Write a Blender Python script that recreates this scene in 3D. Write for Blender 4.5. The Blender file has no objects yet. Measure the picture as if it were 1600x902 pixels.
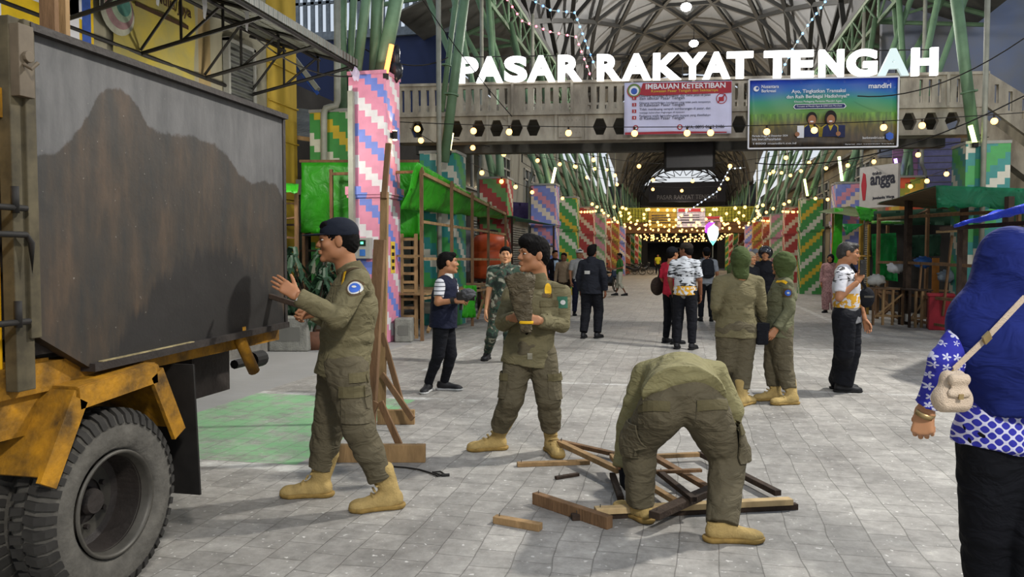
import bpy, bmesh, math, random
import numpy as np
from mathutils import Vector, Matrix, bvhtree
S = bpy.context.scene
COL = S.collection
PI = math.pi
# ---------------------------------------------------------------- camera
F, CH = 1200.0, 1.5                      # focal length in px of the 1600 px frame, camera height
YAW, PITCH = math.atan(262/F), math.atan(51/F)
RIGHT = Vector((math.cos(YAW), math.sin(YAW), 0)); FH = Vector((-math.sin(YAW), math.cos(YAW), 0))
FW = FH*math.cos(PITCH) + Vector((0, 0, -math.sin(PITCH))); UP = RIGHT.cross(FW)
CAM = Vector((0, 0, CH))
cd = bpy.data.cameras.new('camera'); cam = bpy.data.objects.new('camera', cd); COL.objects.link(cam)
cd.sensor_width = 36; cd.lens = 36*F/1600; cd.clip_end = 500; cam.location = CAM
cam.rotation_euler = Matrix((RIGHT, UP, -FW)).transposed().to_euler()
S.camera = cam
# ---------------------------------------------------------------- world, lights, exposure
S.view_settings.view_transform = 'Standard'; S.view_settings.look = 'None'
S.view_settings.gamma = 1; S.view_settings.use_curve_mapping = False
S.view_settings.exposure = 0.55
w = bpy.data.worlds.new('dusk_sky'); S.world = w; w.use_nodes = True
nt = w.node_tree; bg = nt.nodes['Background']
tc = nt.nodes.new('ShaderNodeTexCoord'); sp = nt.nodes.new('ShaderNodeSeparateXYZ'); cr = nt.nodes.new('ShaderNodeValToRGB')
nt.links.new(tc.outputs['Generated'], sp.inputs[0]); nt.links.new(sp.outputs['Z'], cr.inputs[0]); nt.links.new(cr.outputs[0], bg.inputs[0])
cr.color_ramp.elements[0].position = 0.0; cr.color_ramp.elements[0].color = (1.0, .95, .86, 1)
cr.color_ramp.elements[1].position = 0.5; cr.color_ramp.elements[1].color = (.50, .60, .76, 1)
e_ = cr.color_ramp.elements.new(.14); e_.color = (.82, .90, 1.0, 1)
bg.inputs[1].default_value = 0.60

def lamp(name, kind, loc, energy, color, size=.3, target=None, spot=None, blend=.6):
    l = bpy.data.lights.new(name, kind); l.energy = energy; l.color = color
    o = bpy.data.objects.new(name, l); COL.objects.link(o); o.location = loc
    if kind == 'AREA': l.size = size
    else: l.shadow_soft_size = size
    if kind == 'SPOT': l.spot_size = spot; l.spot_blend = blend
    if target is not None:
        o.rotation_euler = (Vector(target)-Vector(loc)).to_track_quat('-Z', 'Y').to_euler()
    return o
lamp('flood_light', 'SPOT', (5.6, 9.5, 8.6), 3500, (1, .97, .90), .25, (-1, 4.5, 0), math.radians(120))
lamp('front_fill', 'SPOT', (3.6, -3.5, 7.0), 2100, (1, .96, .90), .5, (-0.5, 8, 0.5), math.radians(130))  # unseen fill lamp behind the camera, added to light people's fronts
lamp('hall_light', 'POINT', (.4, 22, 9.3), 1100, (1, .95, .88), .5)
lamp('hall_light', 'POINT', (.4, 37, 12.6), 1500, (1, .96, .90), .4)
lamp('hall_light', 'POINT', (.4, 45, 10.5), 1000, (1, .92, .80), .4)
lamp('hall_light', 'POINT', (.3, 57, 6.0), 850, (1, .78, .50), .4)  # unseen warm fill among the bulb strings, added to brighten the far hall
lamp('hall_light', 'POINT', (.3, 76, 5.4), 850, (1, .78, .50), .4)  # second unseen warm fill, added for the far end of the hall
lamp('stall_fill', 'POINT', (-6.0, 10.8, 3.4), 95, (1, .95, .85), .15)  # unseen fill lamp added to brighten the hanging green tarp
lamp('stall_fill', 'POINT', (7.0, 13.5, 3.9), 150, (1, .95, .85), .15)  # unseen fill lamp added to brighten the dark right stall

def P(px, py, Z):
    d = FW + RIGHT*((px-800)/F) + UP*((451-py)/F)
    return CAM + d*(Z/d.dot(FH))
def G(px, py, z=0.0):
    d = FW + RIGHT*((px-800)/F) + UP*((451-py)/F)
    return CAM + d*((z-CH)/d.z)
def XY(X, px=None, Y=None): return
# ---------------------------------------------------------------- materials
MATS = {}
def nodes(name):
    m = bpy.data.materials.new(name); m.use_nodes = True
    return m, m.node_tree, m.node_tree.nodes['Principled BSDF']
def N(nt, t, **k):
    n = nt.nodes.new('ShaderNode'+t)
    for a, b in k.items():
        if a[0] == 'i' and a[1:].isdigit(): n.inputs[int(a[1:])].default_value = b
        elif a.startswith('in_'): n.inputs[a[3:].replace('_', ' ')].default_value = b
        else: setattr(n, a, b)
    return n
def ramp(nt, stops, interp='LINEAR'):
    r = nt.nodes.new('ShaderNodeValToRGB'); r.color_ramp.interpolation = interp
    el = r.color_ramp.elements
    while len(el) < len(stops): el.new(.5)
    for e, (p, c) in zip(el, stops):
        e.position = p; e.color = (c[0], c[1], c[2], 1)
    return r
def c3(h):
    if isinstance(h, (tuple, list)): return tuple(h)
    v = [int(h[i:i+2], 16)/255 for i in (0, 2, 4)]
    return tuple(x/12.92 if x <= .04045 else ((x+.055)/1.055)**2.4 for x in v)
def mat(name, col, rough=.8, metal=0, var=.25, scale=6, bump=0.0, bscale=40, stretch=(1, 1, 1), col2=None, spec=.3):
    if name in MATS: return MATS[name]
    m, nt, b = nodes(name); L = nt.links.new; c = c3(col)
    b.inputs['Roughness'].default_value = rough; b.inputs['Metallic'].default_value = metal
    b.inputs['Specular IOR Level'].default_value = spec
    tc = N(nt, 'TexCoord'); mp = N(nt, 'Mapping'); mp.inputs['Scale'].default_value = stretch
    L(tc.outputs['Object'], mp.inputs[0])
    no = N(nt, 'TexNoise', in_Scale=scale, in_Detail=5.0, in_Roughness=.6); L(mp.outputs[0], no.inputs['Vector'])
    c_lo = tuple(x*(1-var) for x in c) if col2 is None else c3(col2); c_hi = tuple(min(1, x*(1+var)) for x in c) if col2 is None else c
    r = ramp(nt, [(.32, c_lo), (.68, c_hi)]); L(no.outputs['Fac'], r.inputs[0]); L(r.outputs[0], b.inputs['Base Color'])
    if bump:
        n2 = N(nt, 'TexNoise', in_Scale=bscale, in_Detail=4.0); L(mp.outputs[0], n2.inputs['Vector'])
        bu = N(nt, 'Bump', in_Strength=min(1, bump), in_Distance=.02); L(n2.outputs['Fac'], bu.inputs['Height']); L(bu.outputs[0], b.inputs['Normal'])
    MATS[name] = m; return m
def emit(name, col, s):
    if name in MATS: return MATS[name]
    m, nt, b = nodes(name); b.inputs['Base Color'].default_value = (*c3(col), 1)
    b.inputs['Emission Color'].default_value = (*c3(col), 1); b.inputs['Emission Strength'].default_value = s
    MATS[name] = m; return m
def cloth(name, col, var=.12, fold=1.0, rough=.85, fs=9):
    """woven cloth: fine weave plus soft crumple folds"""
    if name in MATS: return MATS[name]
    m, nt, b = nodes(name); L = nt.links.new; c = c3(col)
    b.inputs['Roughness'].default_value = rough; b.inputs['Specular IOR Level'].default_value = .15
    tc = N(nt, 'TexCoord')
    no = N(nt, 'TexNoise', in_Scale=14.0, in_Detail=6.0, in_Roughness=.65); L(tc.outputs['Object'], no.inputs['Vector'])
    r = ramp(nt, [(.3, tuple(x*(1-var) for x in c)), (.7, tuple(min(1, x*(1+var)) for x in c))]); L(no.outputs['Fac'], r.inputs[0]); L(r.outputs[0], b.inputs['Base Color'])
    mp = N(nt, 'Mapping'); mp.inputs['Scale'].default_value = (1, 1, 1.9); mp.inputs['Rotation'].default_value = (.3, .35, 0); L(tc.outputs['Object'], mp.inputs[0])
    n1 = N(nt, 'TexNoise', in_Scale=float(fs), in_Detail=3.0, in_Distortion=.9); L(mp.outputs[0], n1.inputs['Vector'])
    b1 = N(nt, 'Bump', in_Strength=.55*fold, in_Distance=.05); L(n1.outputs['Fac'], b1.inputs['Height'])
    n2 = N(nt, 'TexNoise', in_Scale=500.0, in_Detail=1.0); L(tc.outputs['Object'], n2.inputs['Vector'])
    b2 = N(nt, 'Bump', in_Strength=.15, in_Distance=.002); L(n2.outputs['Fac'], b2.inputs['Height']); L(b1.outputs[0], b2.inputs['Normal']); L(b2.outputs[0], b.inputs['Normal'])
    MATS[name] = m; return m
def math_(nt, op, a, b=None, c=None):
    n = nt.nodes.new('ShaderNodeMath'); n.operation = op
    for i, v in enumerate((a, b, c)):
        if v is None: continue
        if isinstance(v, (int, float)): n.inputs[i].default_value = v
        else: nt.links.new(v, n.inputs[i])
    return n.outputs[0]
def stair(name, cols, cw=.17, ch=.12, flip=1, off=0):
    """painted stepped diagonal stripes"""
    if name in MATS: return MATS[name]
    m, nt, b = nodes(name); L = nt.links.new; b.inputs['Roughness'].default_value = .6
    tc = N(nt, 'TexCoord'); s = N(nt, 'SeparateXYZ'); L(tc.outputs['Object'], s.inputs[0])
    u = math_(nt, 'ADD', s.outputs[0], s.outputs[1]); u = math_(nt, 'MULTIPLY', u, flip/cw); u = math_(nt, 'ADD', u, 50.3)
    u = math_(nt, 'FLOOR', u); v = math_(nt, 'FLOOR', math_(nt, 'MULTIPLY', s.outputs[2], 1/ch))
    i = math_(nt, 'ADD', math_(nt, 'ADD', u, v), off); n = len(cols)
    f = math_(nt, 'DIVIDE', math_(nt, 'ADD', math_(nt, 'FLOORED_MODULO', i, n), .5), n)
    r = ramp(nt, [(k/n, c3(c)) for k, c in enumerate(cols)], 'CONSTANT'); L(f, r.inputs[0])
    no = N(nt, 'TexNoise', in_Scale=7.0, in_Detail=5.0); L(tc.outputs['Object'], no.inputs['Vector'])
    mx = N(nt, 'Mix', data_type='RGBA', blend_type='MULTIPLY'); mx.inputs[0].default_value = .35
    L(r.outputs[0], mx.inputs[6]); L(no.outputs['Fac'], mx.inputs[7]); L(mx.outputs[2], b.inputs['Base Color'])
    MATS[name] = m; return m
# ---------------------------------------------------------------- object helpers
def tag(o, label=None, cat=None, group=None, kind=None):
    if label: o['label'] = label
    if cat: o['category'] = cat
    if group: o['group'] = group
    if kind: o['kind'] = kind
    return o
def thing(name, label, cat, loc=(0, 0, 0), rz=0, group=None):
    o = bpy.data.objects.new(name, None); COL.objects.link(o); o.location = loc; o.rotation_euler = (0, 0, rz)
    o.empty_display_size = .1
    return tag(o, label, cat, group)
def link(name, me, m, parent=None, loc=None, rot=None, smooth=False, label=None):
    o = bpy.data.objects.new(name, me); COL.objects.link(o)
    if m is not None and not me.materials: me.materials.append(m)
    if parent is not None: o.parent = parent
    if loc is not None: o.location = loc
    if rot is not None: o.rotation_euler = rot
    if smooth: me.polygons.foreach_set('use_smooth', [True]*len(me.polygons))
    if label: o['label'] = label
    return o
class MB:
    def __init__(s): s.v = []; s.f = []
    def add(s, vs, fs):
        n = len(s.v); s.v += [tuple(v) for v in vs]; s.f += [tuple(i+n for i in f) for f in fs]; return s
    def box(s, c, d, rz=0, rot=None):
        c = Vector(c); R = rot if rot is not None else Matrix.Rotation(rz, 3, 'Z'); x, y, z = (q/2 for q in d)
        vs = [c+R@Vector((a*x, b*y, e*z)) for a in (-1, 1) for b in (-1, 1) for e in (-1, 1)]
        return s.add(vs, [(0, 1, 3, 2), (4, 6, 7, 5), (0, 4, 5, 1), (2, 3, 7, 6), (0, 2, 6, 4), (1, 5, 7, 3)])
    def bb(s, x0, x1, y0, y1, z0, z1): return s.box(((x0+x1)/2, (y0+y1)/2, (z0+z1)/2), (abs(x1-x0), abs(y1-y0), abs(z1-z0)))
    def beam(s, a, b, wd, ht, upv=(0, 0, 1)):
        a = Vector(a); b = Vector(b); w_ = (b-a).normalized(); u = Vector(upv)
        sd = w_.cross(u)
        if sd.length < 1e-3: sd = w_.cross(Vector((1, 0, 0)))
        sd.normalize(); u = sd.cross(w_).normalized()
        return s.box((a+b)/2, (wd, (b-a).length, ht), rot=Matrix((sd, w_, u)).transposed())
    def tube(s, pts, r, n=8, cap=True):
        pts = [Vector(p) for p in pts]; rs = r if isinstance(r, (list, tuple)) else [r]*len(pts)
        t0 = (pts[1]-pts[0]).normalized(); ref = Vector((0, 0, 1)) if abs(t0.z) < .9 else Vector((1, 0, 0)); vs = []; fs = []
        for i, p in enumerate(pts):
            t = (pts[min(i+1, len(pts)-1)]-pts[max(i-1, 0)]).normalized(); u = t.cross(ref).normalized(); v = t.cross(u)
            for k in range(n): a = 2*PI*k/n; vs.append(p+(u*math.cos(a)+v*math.sin(a))*rs[i])
        for i in range(len(pts)-1):
            for k in range(n): k2 = (k+1) % n; fs.append((i*n+k, i*n+k2, (i+1)*n+k2, (i+1)*n+k))
        if cap: fs.append(tuple(range(n))[::-1]); fs.append(tuple((len(pts)-1)*n+k for k in range(n)))
        return s.add(vs, fs)
    def lathe(s, prof, n=32, M=None):
        """prof: (radius, height) closed ring profile around z; M maps to place"""
        M = M or Matrix.Identity(4); vs = []; fs = []; m = len(prof)
        for k in range(n):
            a = 2*PI*k/n
            for r, z in prof: vs.append(M@Vector((r*math.cos(a), r*math.sin(a), z)))
        for k in range(n):
            k2 = (k+1) % n
            for j in range(m-1): fs.append((k*m+j, k2*m+j, k2*m+j+1, k*m+j+1))
        return s.add(vs, fs)
    def ball(s, c, r, n=8, sc=(1, 1, 1)):
        c = Vector(c); prof = [(math.sin(PI*j/n)*r, -math.cos(PI*j/n)*r) for j in range(n+1)]
        return s.lathe(prof, n*2, Matrix.Translation(c)@Matrix.Diagonal((*sc, 1)))
    def sheet(s, rows, th=.004):
        """rows: grid of points -> thin solid sheet"""
        A = np.array(rows, float); R, C = A.shape[:2]
        du = np.gradient(A, axis=0); dv = np.gradient(A, axis=1); nn = np.cross(du, dv); nn /= np.linalg.norm(nn, axis=2, keepdims=True)+1e-9
        B = A+nn*th; vs = list(A.reshape(-1, 3))+list(B.reshape(-1, 3)); n = R*C; fs = []
        for i in range(R-1):
            for j in range(C-1):
                a, b, c, d = i*C+j, i*C+j+1, (i+1)*C+j+1, (i+1)*C+j
                fs.append((d, c, b, a)); fs.append((n+a, n+b, n+c, n+d))
        bd = [j for j in range(C)]+[i*C+C-1 for i in range(1, R)]+[(R-1)*C+j for j in range(C-2, -1, -1)]+[i*C for i in range(R-2, 0, -1)]
        for k in range(len(bd)):
            a, b = bd[k], bd[(k+1) % len(bd)]; fs.append((a, b, n+b, n+a))
        return s.add(vs, fs)
    def mesh(s, name):
        me = bpy.data.meshes.new(name); me.from_pydata(s.v, [], s.f); me.validate(); 
        bm = bmesh.new(); bm.from_mesh(me); bmesh.ops.remove_doubles(bm, verts=bm.verts, dist=1e-6); bmesh.ops.recalc_face_normals(bm, faces=bm.faces); bm.to_mesh(me); bm.free(); return me
    def build(s, name, m, parent=None, loc=None, rot=None, smooth=False, label=None, bevel=0):
        o = link(name, s.mesh(name), m, parent, loc, rot, smooth, label)
        if bevel:
            md = o.modifiers.new('bevel', 'BEVEL'); md.width = bevel; md.segments = 2; md.limit_method = 'ANGLE'
        return o
def curve_mesh(name, splines, depth=.01, bev=0):
    """filled 2D outline with holes (xy), extruded by +-depth"""
    cu = bpy.data.curves.new(name, 'CURVE'); cu.dimensions = '2D'; cu.fill_mode = 'BOTH'; cu.extrude = depth; cu.bevel_depth = bev
    for sp_ in splines:
        q = cu.splines.new('POLY'); q.points.add(len(sp_)-1)
        for i, p in enumerate(sp_): q.points[i].co = (p[0], p[1], 0, 1)
        q.use_cyclic_u = True
    o = bpy.data.objects.new(name, cu); me = bpy.data.meshes.new_from_object(o)
    bpy.data.objects.remove(o); bpy.data.curves.remove(cu); me.name = name; return me
def text_mesh(txt, size, ext=.002, bold=0.0, align='LEFT', res=3):
    cu = bpy.data.curves.new('lettering', 'FONT'); cu.body = txt; cu.size = size; cu.extrude = ext; cu.offset = bold; cu.align_x = align; cu.resolution_u = res
    o = bpy.data.objects.new('lettering', cu); me = bpy.data.meshes.new_from_object(o)
    bpy.data.objects.remove(o); bpy.data.curves.remove(cu); return me
def fit(me, w_=None, h_=None, center=False):
    co = np.zeros(len(me.vertices)*3); me.vertices.foreach_get('co', co); co = co.reshape(-1, 3)
    lo = co.min(0); hi = co.max(0); sx = (w_/(hi[0]-lo[0])) if w_ else 1; sy = (h_/(hi[1]-lo[1])) if h_ else (sx if w_ else 1)
    if not w_: sx = sy
    co[:, 0] = (co[:, 0]-lo[0])*sx; co[:, 1] = (co[:, 1]-lo[1])*sy
    if center: co[:, 0] -= co[:, 0].max()/2
    me.vertices.foreach_set('co', co.ravel()); me.update(); return me
def flip_up(me):
    """xy drawing -> standing in the xz plane, facing -y"""
    me.transform(Matrix.Rotation(PI/2, 4, 'X')); return me
def ngon(cx, cy, r, n=6, a0=0, sx=1, sy=1): return [(cx+r*sx*math.cos(a0+2*PI*k/n), cy+r*sy*math.sin(a0+2*PI*k/n)) for k in range(n)]
def rect(x0, y0, x1, y1): return [(x0, y0), (x1, y0), (x1, y1), (x0, y1)]
random.seed(4); rng = np.random.RandomState(3)
# ---------------------------------------------------------------- ground
def ground_mat():
    m, nt, b = nodes('grey_pavers'); L = nt.links.new
    tc = N(nt, 'TexCoord'); s = N(nt, 'SeparateXYZ'); L(tc.outputs['Object'], s.inputs[0])
    X, Y = s.outputs[0], s.outputs[1]
    wn = N(nt, 'TexNoise', in_Scale=1.3, in_Detail=2.0); L(tc.outputs['Object'], wn.inputs['Vector'])
    wob = math_(nt, 'MULTIPLY', math_(nt, 'SUBTRACT', wn.outputs['Fac'], .5), .10)
    cb = N(nt, 'CombineXYZ'); L(math_(nt, 'ADD', Y, wob), cb.inputs[0]); L(math_(nt, 'ADD', X, wob), cb.inputs[1])
    br = N(nt, 'TexBrick', in_Scale=1.0, in_Mortar_Size=.004, in_Mortar_Smooth=.5, in_Brick_Width=.22, in_Row_Height=.2, in_Bias=0.0)
    br.inputs['Color1'].default_value = (.262, .252, .236, 1); br.inputs['Color2'].default_value = (.345, .332, .31, 1); br.inputs['Mortar'].default_value = (.19, .18, .165, 1)
    L(cb.outputs[0], br.inputs['Vector'])
    n1 = N(nt, 'TexNoise', in_Scale=.55, in_Detail=6.0, in_Roughness=.62, in_Distortion=.6); L(tc.outputs['Object'], n1.inputs['Vector'])
    r1 = ramp(nt, [(.3, (.60, .585, .57)), (.62, (1.12, 1.11, 1.08))]); L(n1.outputs['Fac'], r1.inputs[0])
    mx = N(nt, 'Mix', data_type='RGBA', blend_type='MULTIPLY'); mx.inputs[0].default_value = 1; L(br.outputs['Color'], mx.inputs[6]); L(r1.outputs[0], mx.inputs[7])
    n2 = N(nt, 'TexNoise', in_Scale=9.0, in_Detail=8.0, in_Roughness=.75); L(tc.outputs['Object'], n2.inputs['Vector'])
    r2 = ramp(nt, [(.35, (.66, .655, .65)), (.6, (1.06, 1.06, 1.06)), (.69, (1.35, 1.34, 1.3))]); L(n2.outputs['Fac'], r2.inputs[0])
    m2 = N(nt, 'Mix', data_type='RGBA', blend_type='MULTIPLY'); m2.inputs[0].default_value = 1; L(mx.outputs[2], m2.inputs[6]); L(r2.outputs[0], m2.inputs[7])
    # light mortar smears
    n3 = N(nt, 'TexNoise', in_Scale=26.0, in_Detail=3.0); L(tc.outputs['Object'], n3.inputs['Vector'])
    r3 = ramp(nt, [(.66, (0, 0, 0)), (.70, (1, 1, 1))]); L(n3.outputs['Fac'], r3.inputs[0])
    m3 = N(nt, 'Mix', data_type='RGBA'); L(r3.outputs[0], m3.inputs[0]); L(m2.outputs[2], m3.inputs[6]); m3.inputs[7].default_value = (.52, .5, .47, 1)
    # concrete strip beyond X < -4.6
    conc = ramp(nt, [(.3, (.20, .195, .19)), (.7, (.29, .285, .275))]); L(n1.outputs['Fac'], conc.inputs[0])
    m4 = N(nt, 'Mix', data_type='RGBA'); L(math_(nt, 'LESS_THAN', X, -4.5), m4.inputs[0]); L(m3.outputs[2], m4.inputs[6]); L(conc.outputs[0], m4.inputs[7])
    # worn green painted patch with white edge
    def box_(x0, x1, y0, y1):
        a = math_(nt, 'MULTIPLY', math_(nt, 'GREATER_THAN', X, x0), math_(nt, 'LESS_THAN', X, x1))
        c = math_(nt, 'MULTIPLY', math_(nt, 'GREATER_THAN', Y, y0), math_(nt, 'LESS_THAN', Y, y1)); return math_(nt, 'MULTIPLY', a, c)
    n5 = N(nt, 'TexNoise', in_Scale=3.2, in_Detail=9.0, in_Roughness=.75); L(tc.outputs['Object'], n5.inputs['Vector'])
    worn = ramp(nt, [(.40, (.15,)*3), (.56, (.85,)*3)]); L(n5.outputs['Fac'], worn.inputs[0])
    cur = m4.outputs[2]
    worn2 = ramp(nt, [(.42, (0,)*3), (.62, (.75,)*3)]); L(n5.outputs['Fac'], worn2.inputs[0])
    for bx_, colr, wr in ((box_(-4.5, -2.68, 5.0, 7.55), (.16, .40, .17, 1), worn), (box_(-4.5, -2.5, 4.82, 4.98), (.6, .6, .56, 1), worn2),
                          (box_(-4.5, -2.0, 7.56, 7.7), (.6, .6, .57, 1), worn2), (box_(-2.0, 3.2, 8.9, 9.0), (.55, .55, .53, 1), worn2), (box_(-3.3, -3.15, 9.5, 40), (.55, .55, .53, 1), worn2),
                          (box_(3.35, 3.5, 15, 40), (.55, .55, .53, 1), worn2), (box_(-1.2, 4.5, 13.0, 13.12), (.5, .5, .48, 1), worn2)):
        mm = N(nt, 'Mix', data_type='RGBA'); L(math_(nt, 'MULTIPLY', math_(nt, 'MULTIPLY', bx_, wr.outputs[0]), math_(nt, 'SUBTRACT', 1.0, math_(nt, 'MULTIPLY', br.outputs['Fac'], .8))), mm.inputs[0]); L(cur, mm.inputs[6]); mm.inputs[7].default_value = colr; cur = mm.outputs[2]
    L(cur, b.inputs['Base Color'])
    rr = ramp(nt, [(.35, (.55,)*3), (.65, (.85,)*3)]); L(n1.outputs['Fac'], rr.inputs[0]); L(rr.outputs[0], b.inputs['Roughness'])
    inc = math_(nt, 'MULTIPLY', br.outputs['Fac'], math_(nt, 'GREATER_THAN', X, -4.5))
    hgt = math_(nt, 'SUBTRACT', math_(nt, 'MULTIPLY', n2.outputs['Fac'], .35), inc)
    bu = N(nt, 'Bump', in_Strength=.5, in_Distance=.012); L(hgt, bu.inputs['Height'])
    wn2 = N(nt, 'TexNoise', in_Scale=1.6, in_Detail=2.0); L(tc.outputs['Object'], wn2.inputs['Vector'])
    b2 = N(nt, 'Bump', in_Strength=.35, in_Distance=.08); L(wn2.outputs['Fac'], b2.inputs['Height']); L(b2.outputs[0], bu.inputs['Normal']); L(bu.outputs[0], b.inputs['Normal'])
    return m
g = MB().bb(-26, 30, -8, 130, -.2, 0).build('floor', ground_mat()); tag(g, kind='structure')
def struct(name, mb, m, **k):
    o = mb.build(name, m, **k) if isinstance(mb, MB) else mb
    return tag(o, kind='structure')
M_cream = mat('cream_plaster', '8f8a76', .9, var=.22, scale=1.5, bump=.2, stretch=(1, 1, .3))
M_grey = mat('grey_wall', '5d5c57', .9, var=.3, scale=1.2, stretch=(1, 1, .35))
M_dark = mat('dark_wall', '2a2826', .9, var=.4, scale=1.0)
M_yel = mat('yellow_plaster', 'a58a2c', .85, var=.22, scale=1.6, bump=.15, stretch=(1, 1, .3))
M_blue = mat('dark_blue_cladding', '152347', .6, var=.25, scale=.4)
M_conc = mat('stained_concrete', 'b3ab9a', .9, var=.28, scale=2.6, bump=.25, stretch=(1, 1, .35), col2='7a7266')
M_gpipe = mat('green_steel', '637f62', .5, var=.2, scale=3, metal=.1)
M_wpipe = mat('pale_pipe', '85867a', .5, var=.2, scale=3)
M_iron = mat('black_iron', '1b1917', .7, var=.4, scale=8)
M_wood = mat('weathered_timber', '6b5138', .85, var=.35, scale=9, bump=.4, bscale=60, stretch=(1, 1, .25))
M_woodl = mat('pale_timber', '8a6f4c', .85, var=.3, scale=9, bump=.35, bscale=60, stretch=(1, 1, .25))
M_woodd = mat('dark_timber', '33271e', .85, var=.4, scale=9, bump=.35, bscale=60)
M_glass = mat('dark_glass', '16181a', .12, var=.2, spec=.6)
M_wframe = mat('white_frame', '8c8c86', .6, var=.1)
def corrug(name, col, axis=1, period=.12):
    m, nt, b = nodes(name); L = nt.links.new; tc = N(nt, 'TexCoord'); s = N(nt, 'SeparateXYZ'); L(tc.outputs['Object'], s.inputs[0])
    h = math_(nt, 'SINE', math_(nt, 'MULTIPLY', s.outputs[axis], 2*PI/period))
    bu = N(nt, 'Bump', in_Strength=.9, in_Distance=.03); L(h, bu.inputs['Height']); L(bu.outputs[0], b.inputs['Normal'])
    no = N(nt, 'TexNoise', in_Scale=2.5, in_Detail=5.0); L(tc.outputs['Object'], no.inputs['Vector']); c = c3(col)
    r = ramp(nt, [(.3, tuple(x*.55 for x in c)), (.7, tuple(x*1.2 for x in c))]); L(no.outputs['Fac'], r.inputs[0]); L(r.outputs[0], b.inputs['Base Color'])
    b.inputs['Roughness'].default_value = .6; return m
M_corr = corrug('corrugated_grey', '6b6d66')
M_corrb = corrug('corrugated_blue', '1a2a50', axis=0, period=.4)
M_shut = corrug('ribbed_shutter', '5b5d58', axis=2, period=.11)

# left shop building (yellow / cream) that ends at Y=14
wl = MB().bb(-12, -7.5, -6, 11.0, 0, 7.2)
struct('wall_left', wl, M_cream)
struct('wall_left', MB().bb(-12, -7.52, 11.0, 11.35, 0, 7.2), mat('tan_column', '8d7a55', .85, var=.2, scale=2))
struct('wall_left', MB().bb(-12, -7.52, 11.35, 13.1, 0, 7.2), M_cream)
yw = MB().bb(-12, -7.5, 13.1, 14.2, 0, 7.2)
for z in (2.6, 3.7, 4.4, 5.1, 5.8): yw.bb(-12, -7.47, 13.12, 14.23, z, z+.03)
struct('wall_left', yw, M_yel)
w1 = thing('window_1', None, None, (-7.47, 12.1, 0)); tag(w1, kind='structure')
MB().bb(-.02, .05, -.38, .38, 3.2, 5.1).build('shutter_slats', M_shut, w1)
MB().bb(-.03, .08, -.43, -.37, 3.1, 5.15).bb(-.03, .08, .37, .43, 3.1, 5.15).bb(-.03, .08, -.43, .43, 5.1, 5.16).build('window_frame', M_wframe, w1)
# blue cladding wall and railing terrace further back on the left
struct('wall_back_left', MB().bb(-26, -7.9, 27, 27.4, 0, 9.6), M_blue)
rl = MB()
for i in range(60): rl.bb(-26+i*.31, -26+i*.31+.14, 26.9, 27.0, 9.6, 11.2)
rl.bb(-26, -7.6, 26.9, 27.0, 10.9, 11.0); rl.bb(-26, -7.6, 26.85, 27.1, 9.55, 9.85)
tag(rl.build('terrace_railing', mat('pale_metal', '6f7880', .5), None), 'pale slatted terrace railing on top of the dark blue wall', 'railing')
# left facade behind the pillars
def facade(side, X, y0, y1, H, m, name):
    s = -1 if side == 'left' else 1
    a, b_ = (X-1.5, X) if s < 0 else (X, X+1.5)
    return struct(name, MB().bb(a, b_, y0, y1, 0, H), m)
facade('left', -7.9, 27.4, 95, 8.2, mat('pale_plaster', '7c7b72', .9, var=.25, scale=1.2, stretch=(1, 1, .3)), 'wall_left_far')
facade('right', 9.2, 14, 30, 5.5, mat('tan_plaster', '77705f', .9, var=.25, scale=1.2, stretch=(1, 1, .3)), 'wall_right')
facade('right', 9.2, 30, 95, 8.4, mat('tan_plaster', '77705f', .9, var=.25, scale=1.2, stretch=(1, 1, .3)), 'wall_right_far')
M_blpaint = mat('grey_blue_paint', '6e7890', .85, var=.28, scale=.5, col2='7c7b76')
struct('wall_back_right', MB().bb(6.9, 34, 29.6, 29.95, 5.0, 17), M_blpaint)
# facade windows, ledges, shop doors
wi = [1]
def window(X, s, y0, y1, z0, z1, panes=2):
    wi[0] += 1; t = thing('window_%d' % wi[0], None, None, (X, (y0+y1)/2, 0)); tag(t, kind='structure'); w2 = (y1-y0)/2
    MB().bb(0, .03*s, -w2, w2, z0, z1).build('pane', M_glass, t)
    f = MB()
    for k in range(panes+1): yy = -w2+2*w2*k/panes; f.bb(0, .09*s, yy-.04, yy+.04, z0, z1)
    for z in (z0, z1, z0+(z1-z0)*.72): f.bb(0, .09*s, -w2-.04, w2+.04, z-.04, z+.04)
    f.build('window_frame', M_wframe, t)
for y0, y1, z0, z1, p in ((27.6, 30.0, 4.1, 6.1, 2), (33, 35.4, 4.1, 6.0, 3), (39, 42, 4.1, 6.0, 3), (47, 51, 4.1, 6.0, 4), (57, 61, 4.1, 6.0, 4)): window(-7.9, 1, y0, y1, z0, z1, p)
for y0, y1, z0, z1, p in ((16, 18.6, 3.7, 5.0, 2), (20.5, 23, 3.7, 5.1, 3), (25.6, 28.2, 3.7, 5.1, 3), (33, 36, 4.2, 6.4, 3), (41, 45, 4.2, 6.2, 4), (52, 57, 4.2, 6.2, 4)): window(9.2, -1, y0, y1, z0, z1, p)
for X, s in ((-7.9, 1), (9.2, -1)):
    tr = MB()
    for z in (3.3, 6.9): tr.bb(X, X+.35*s, 27.5, 94, z, z+.16)
    struct('trim_1', tr, M_grey)
    sh = MB()
    for y in range(29, 92, 6): sh.bb(X, X+.06*s, y, y+4.2, .05, 2.9)
    struct('door_1', sh, M_shut)
# raised kerb platform on the left
struct('trim_2', MB().bb(-12, -6.3, 8.2, 30, 0, .16), mat('kerb_concrete', '6d6962', .9, var=.3, scale=4, bump=.4))
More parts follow.
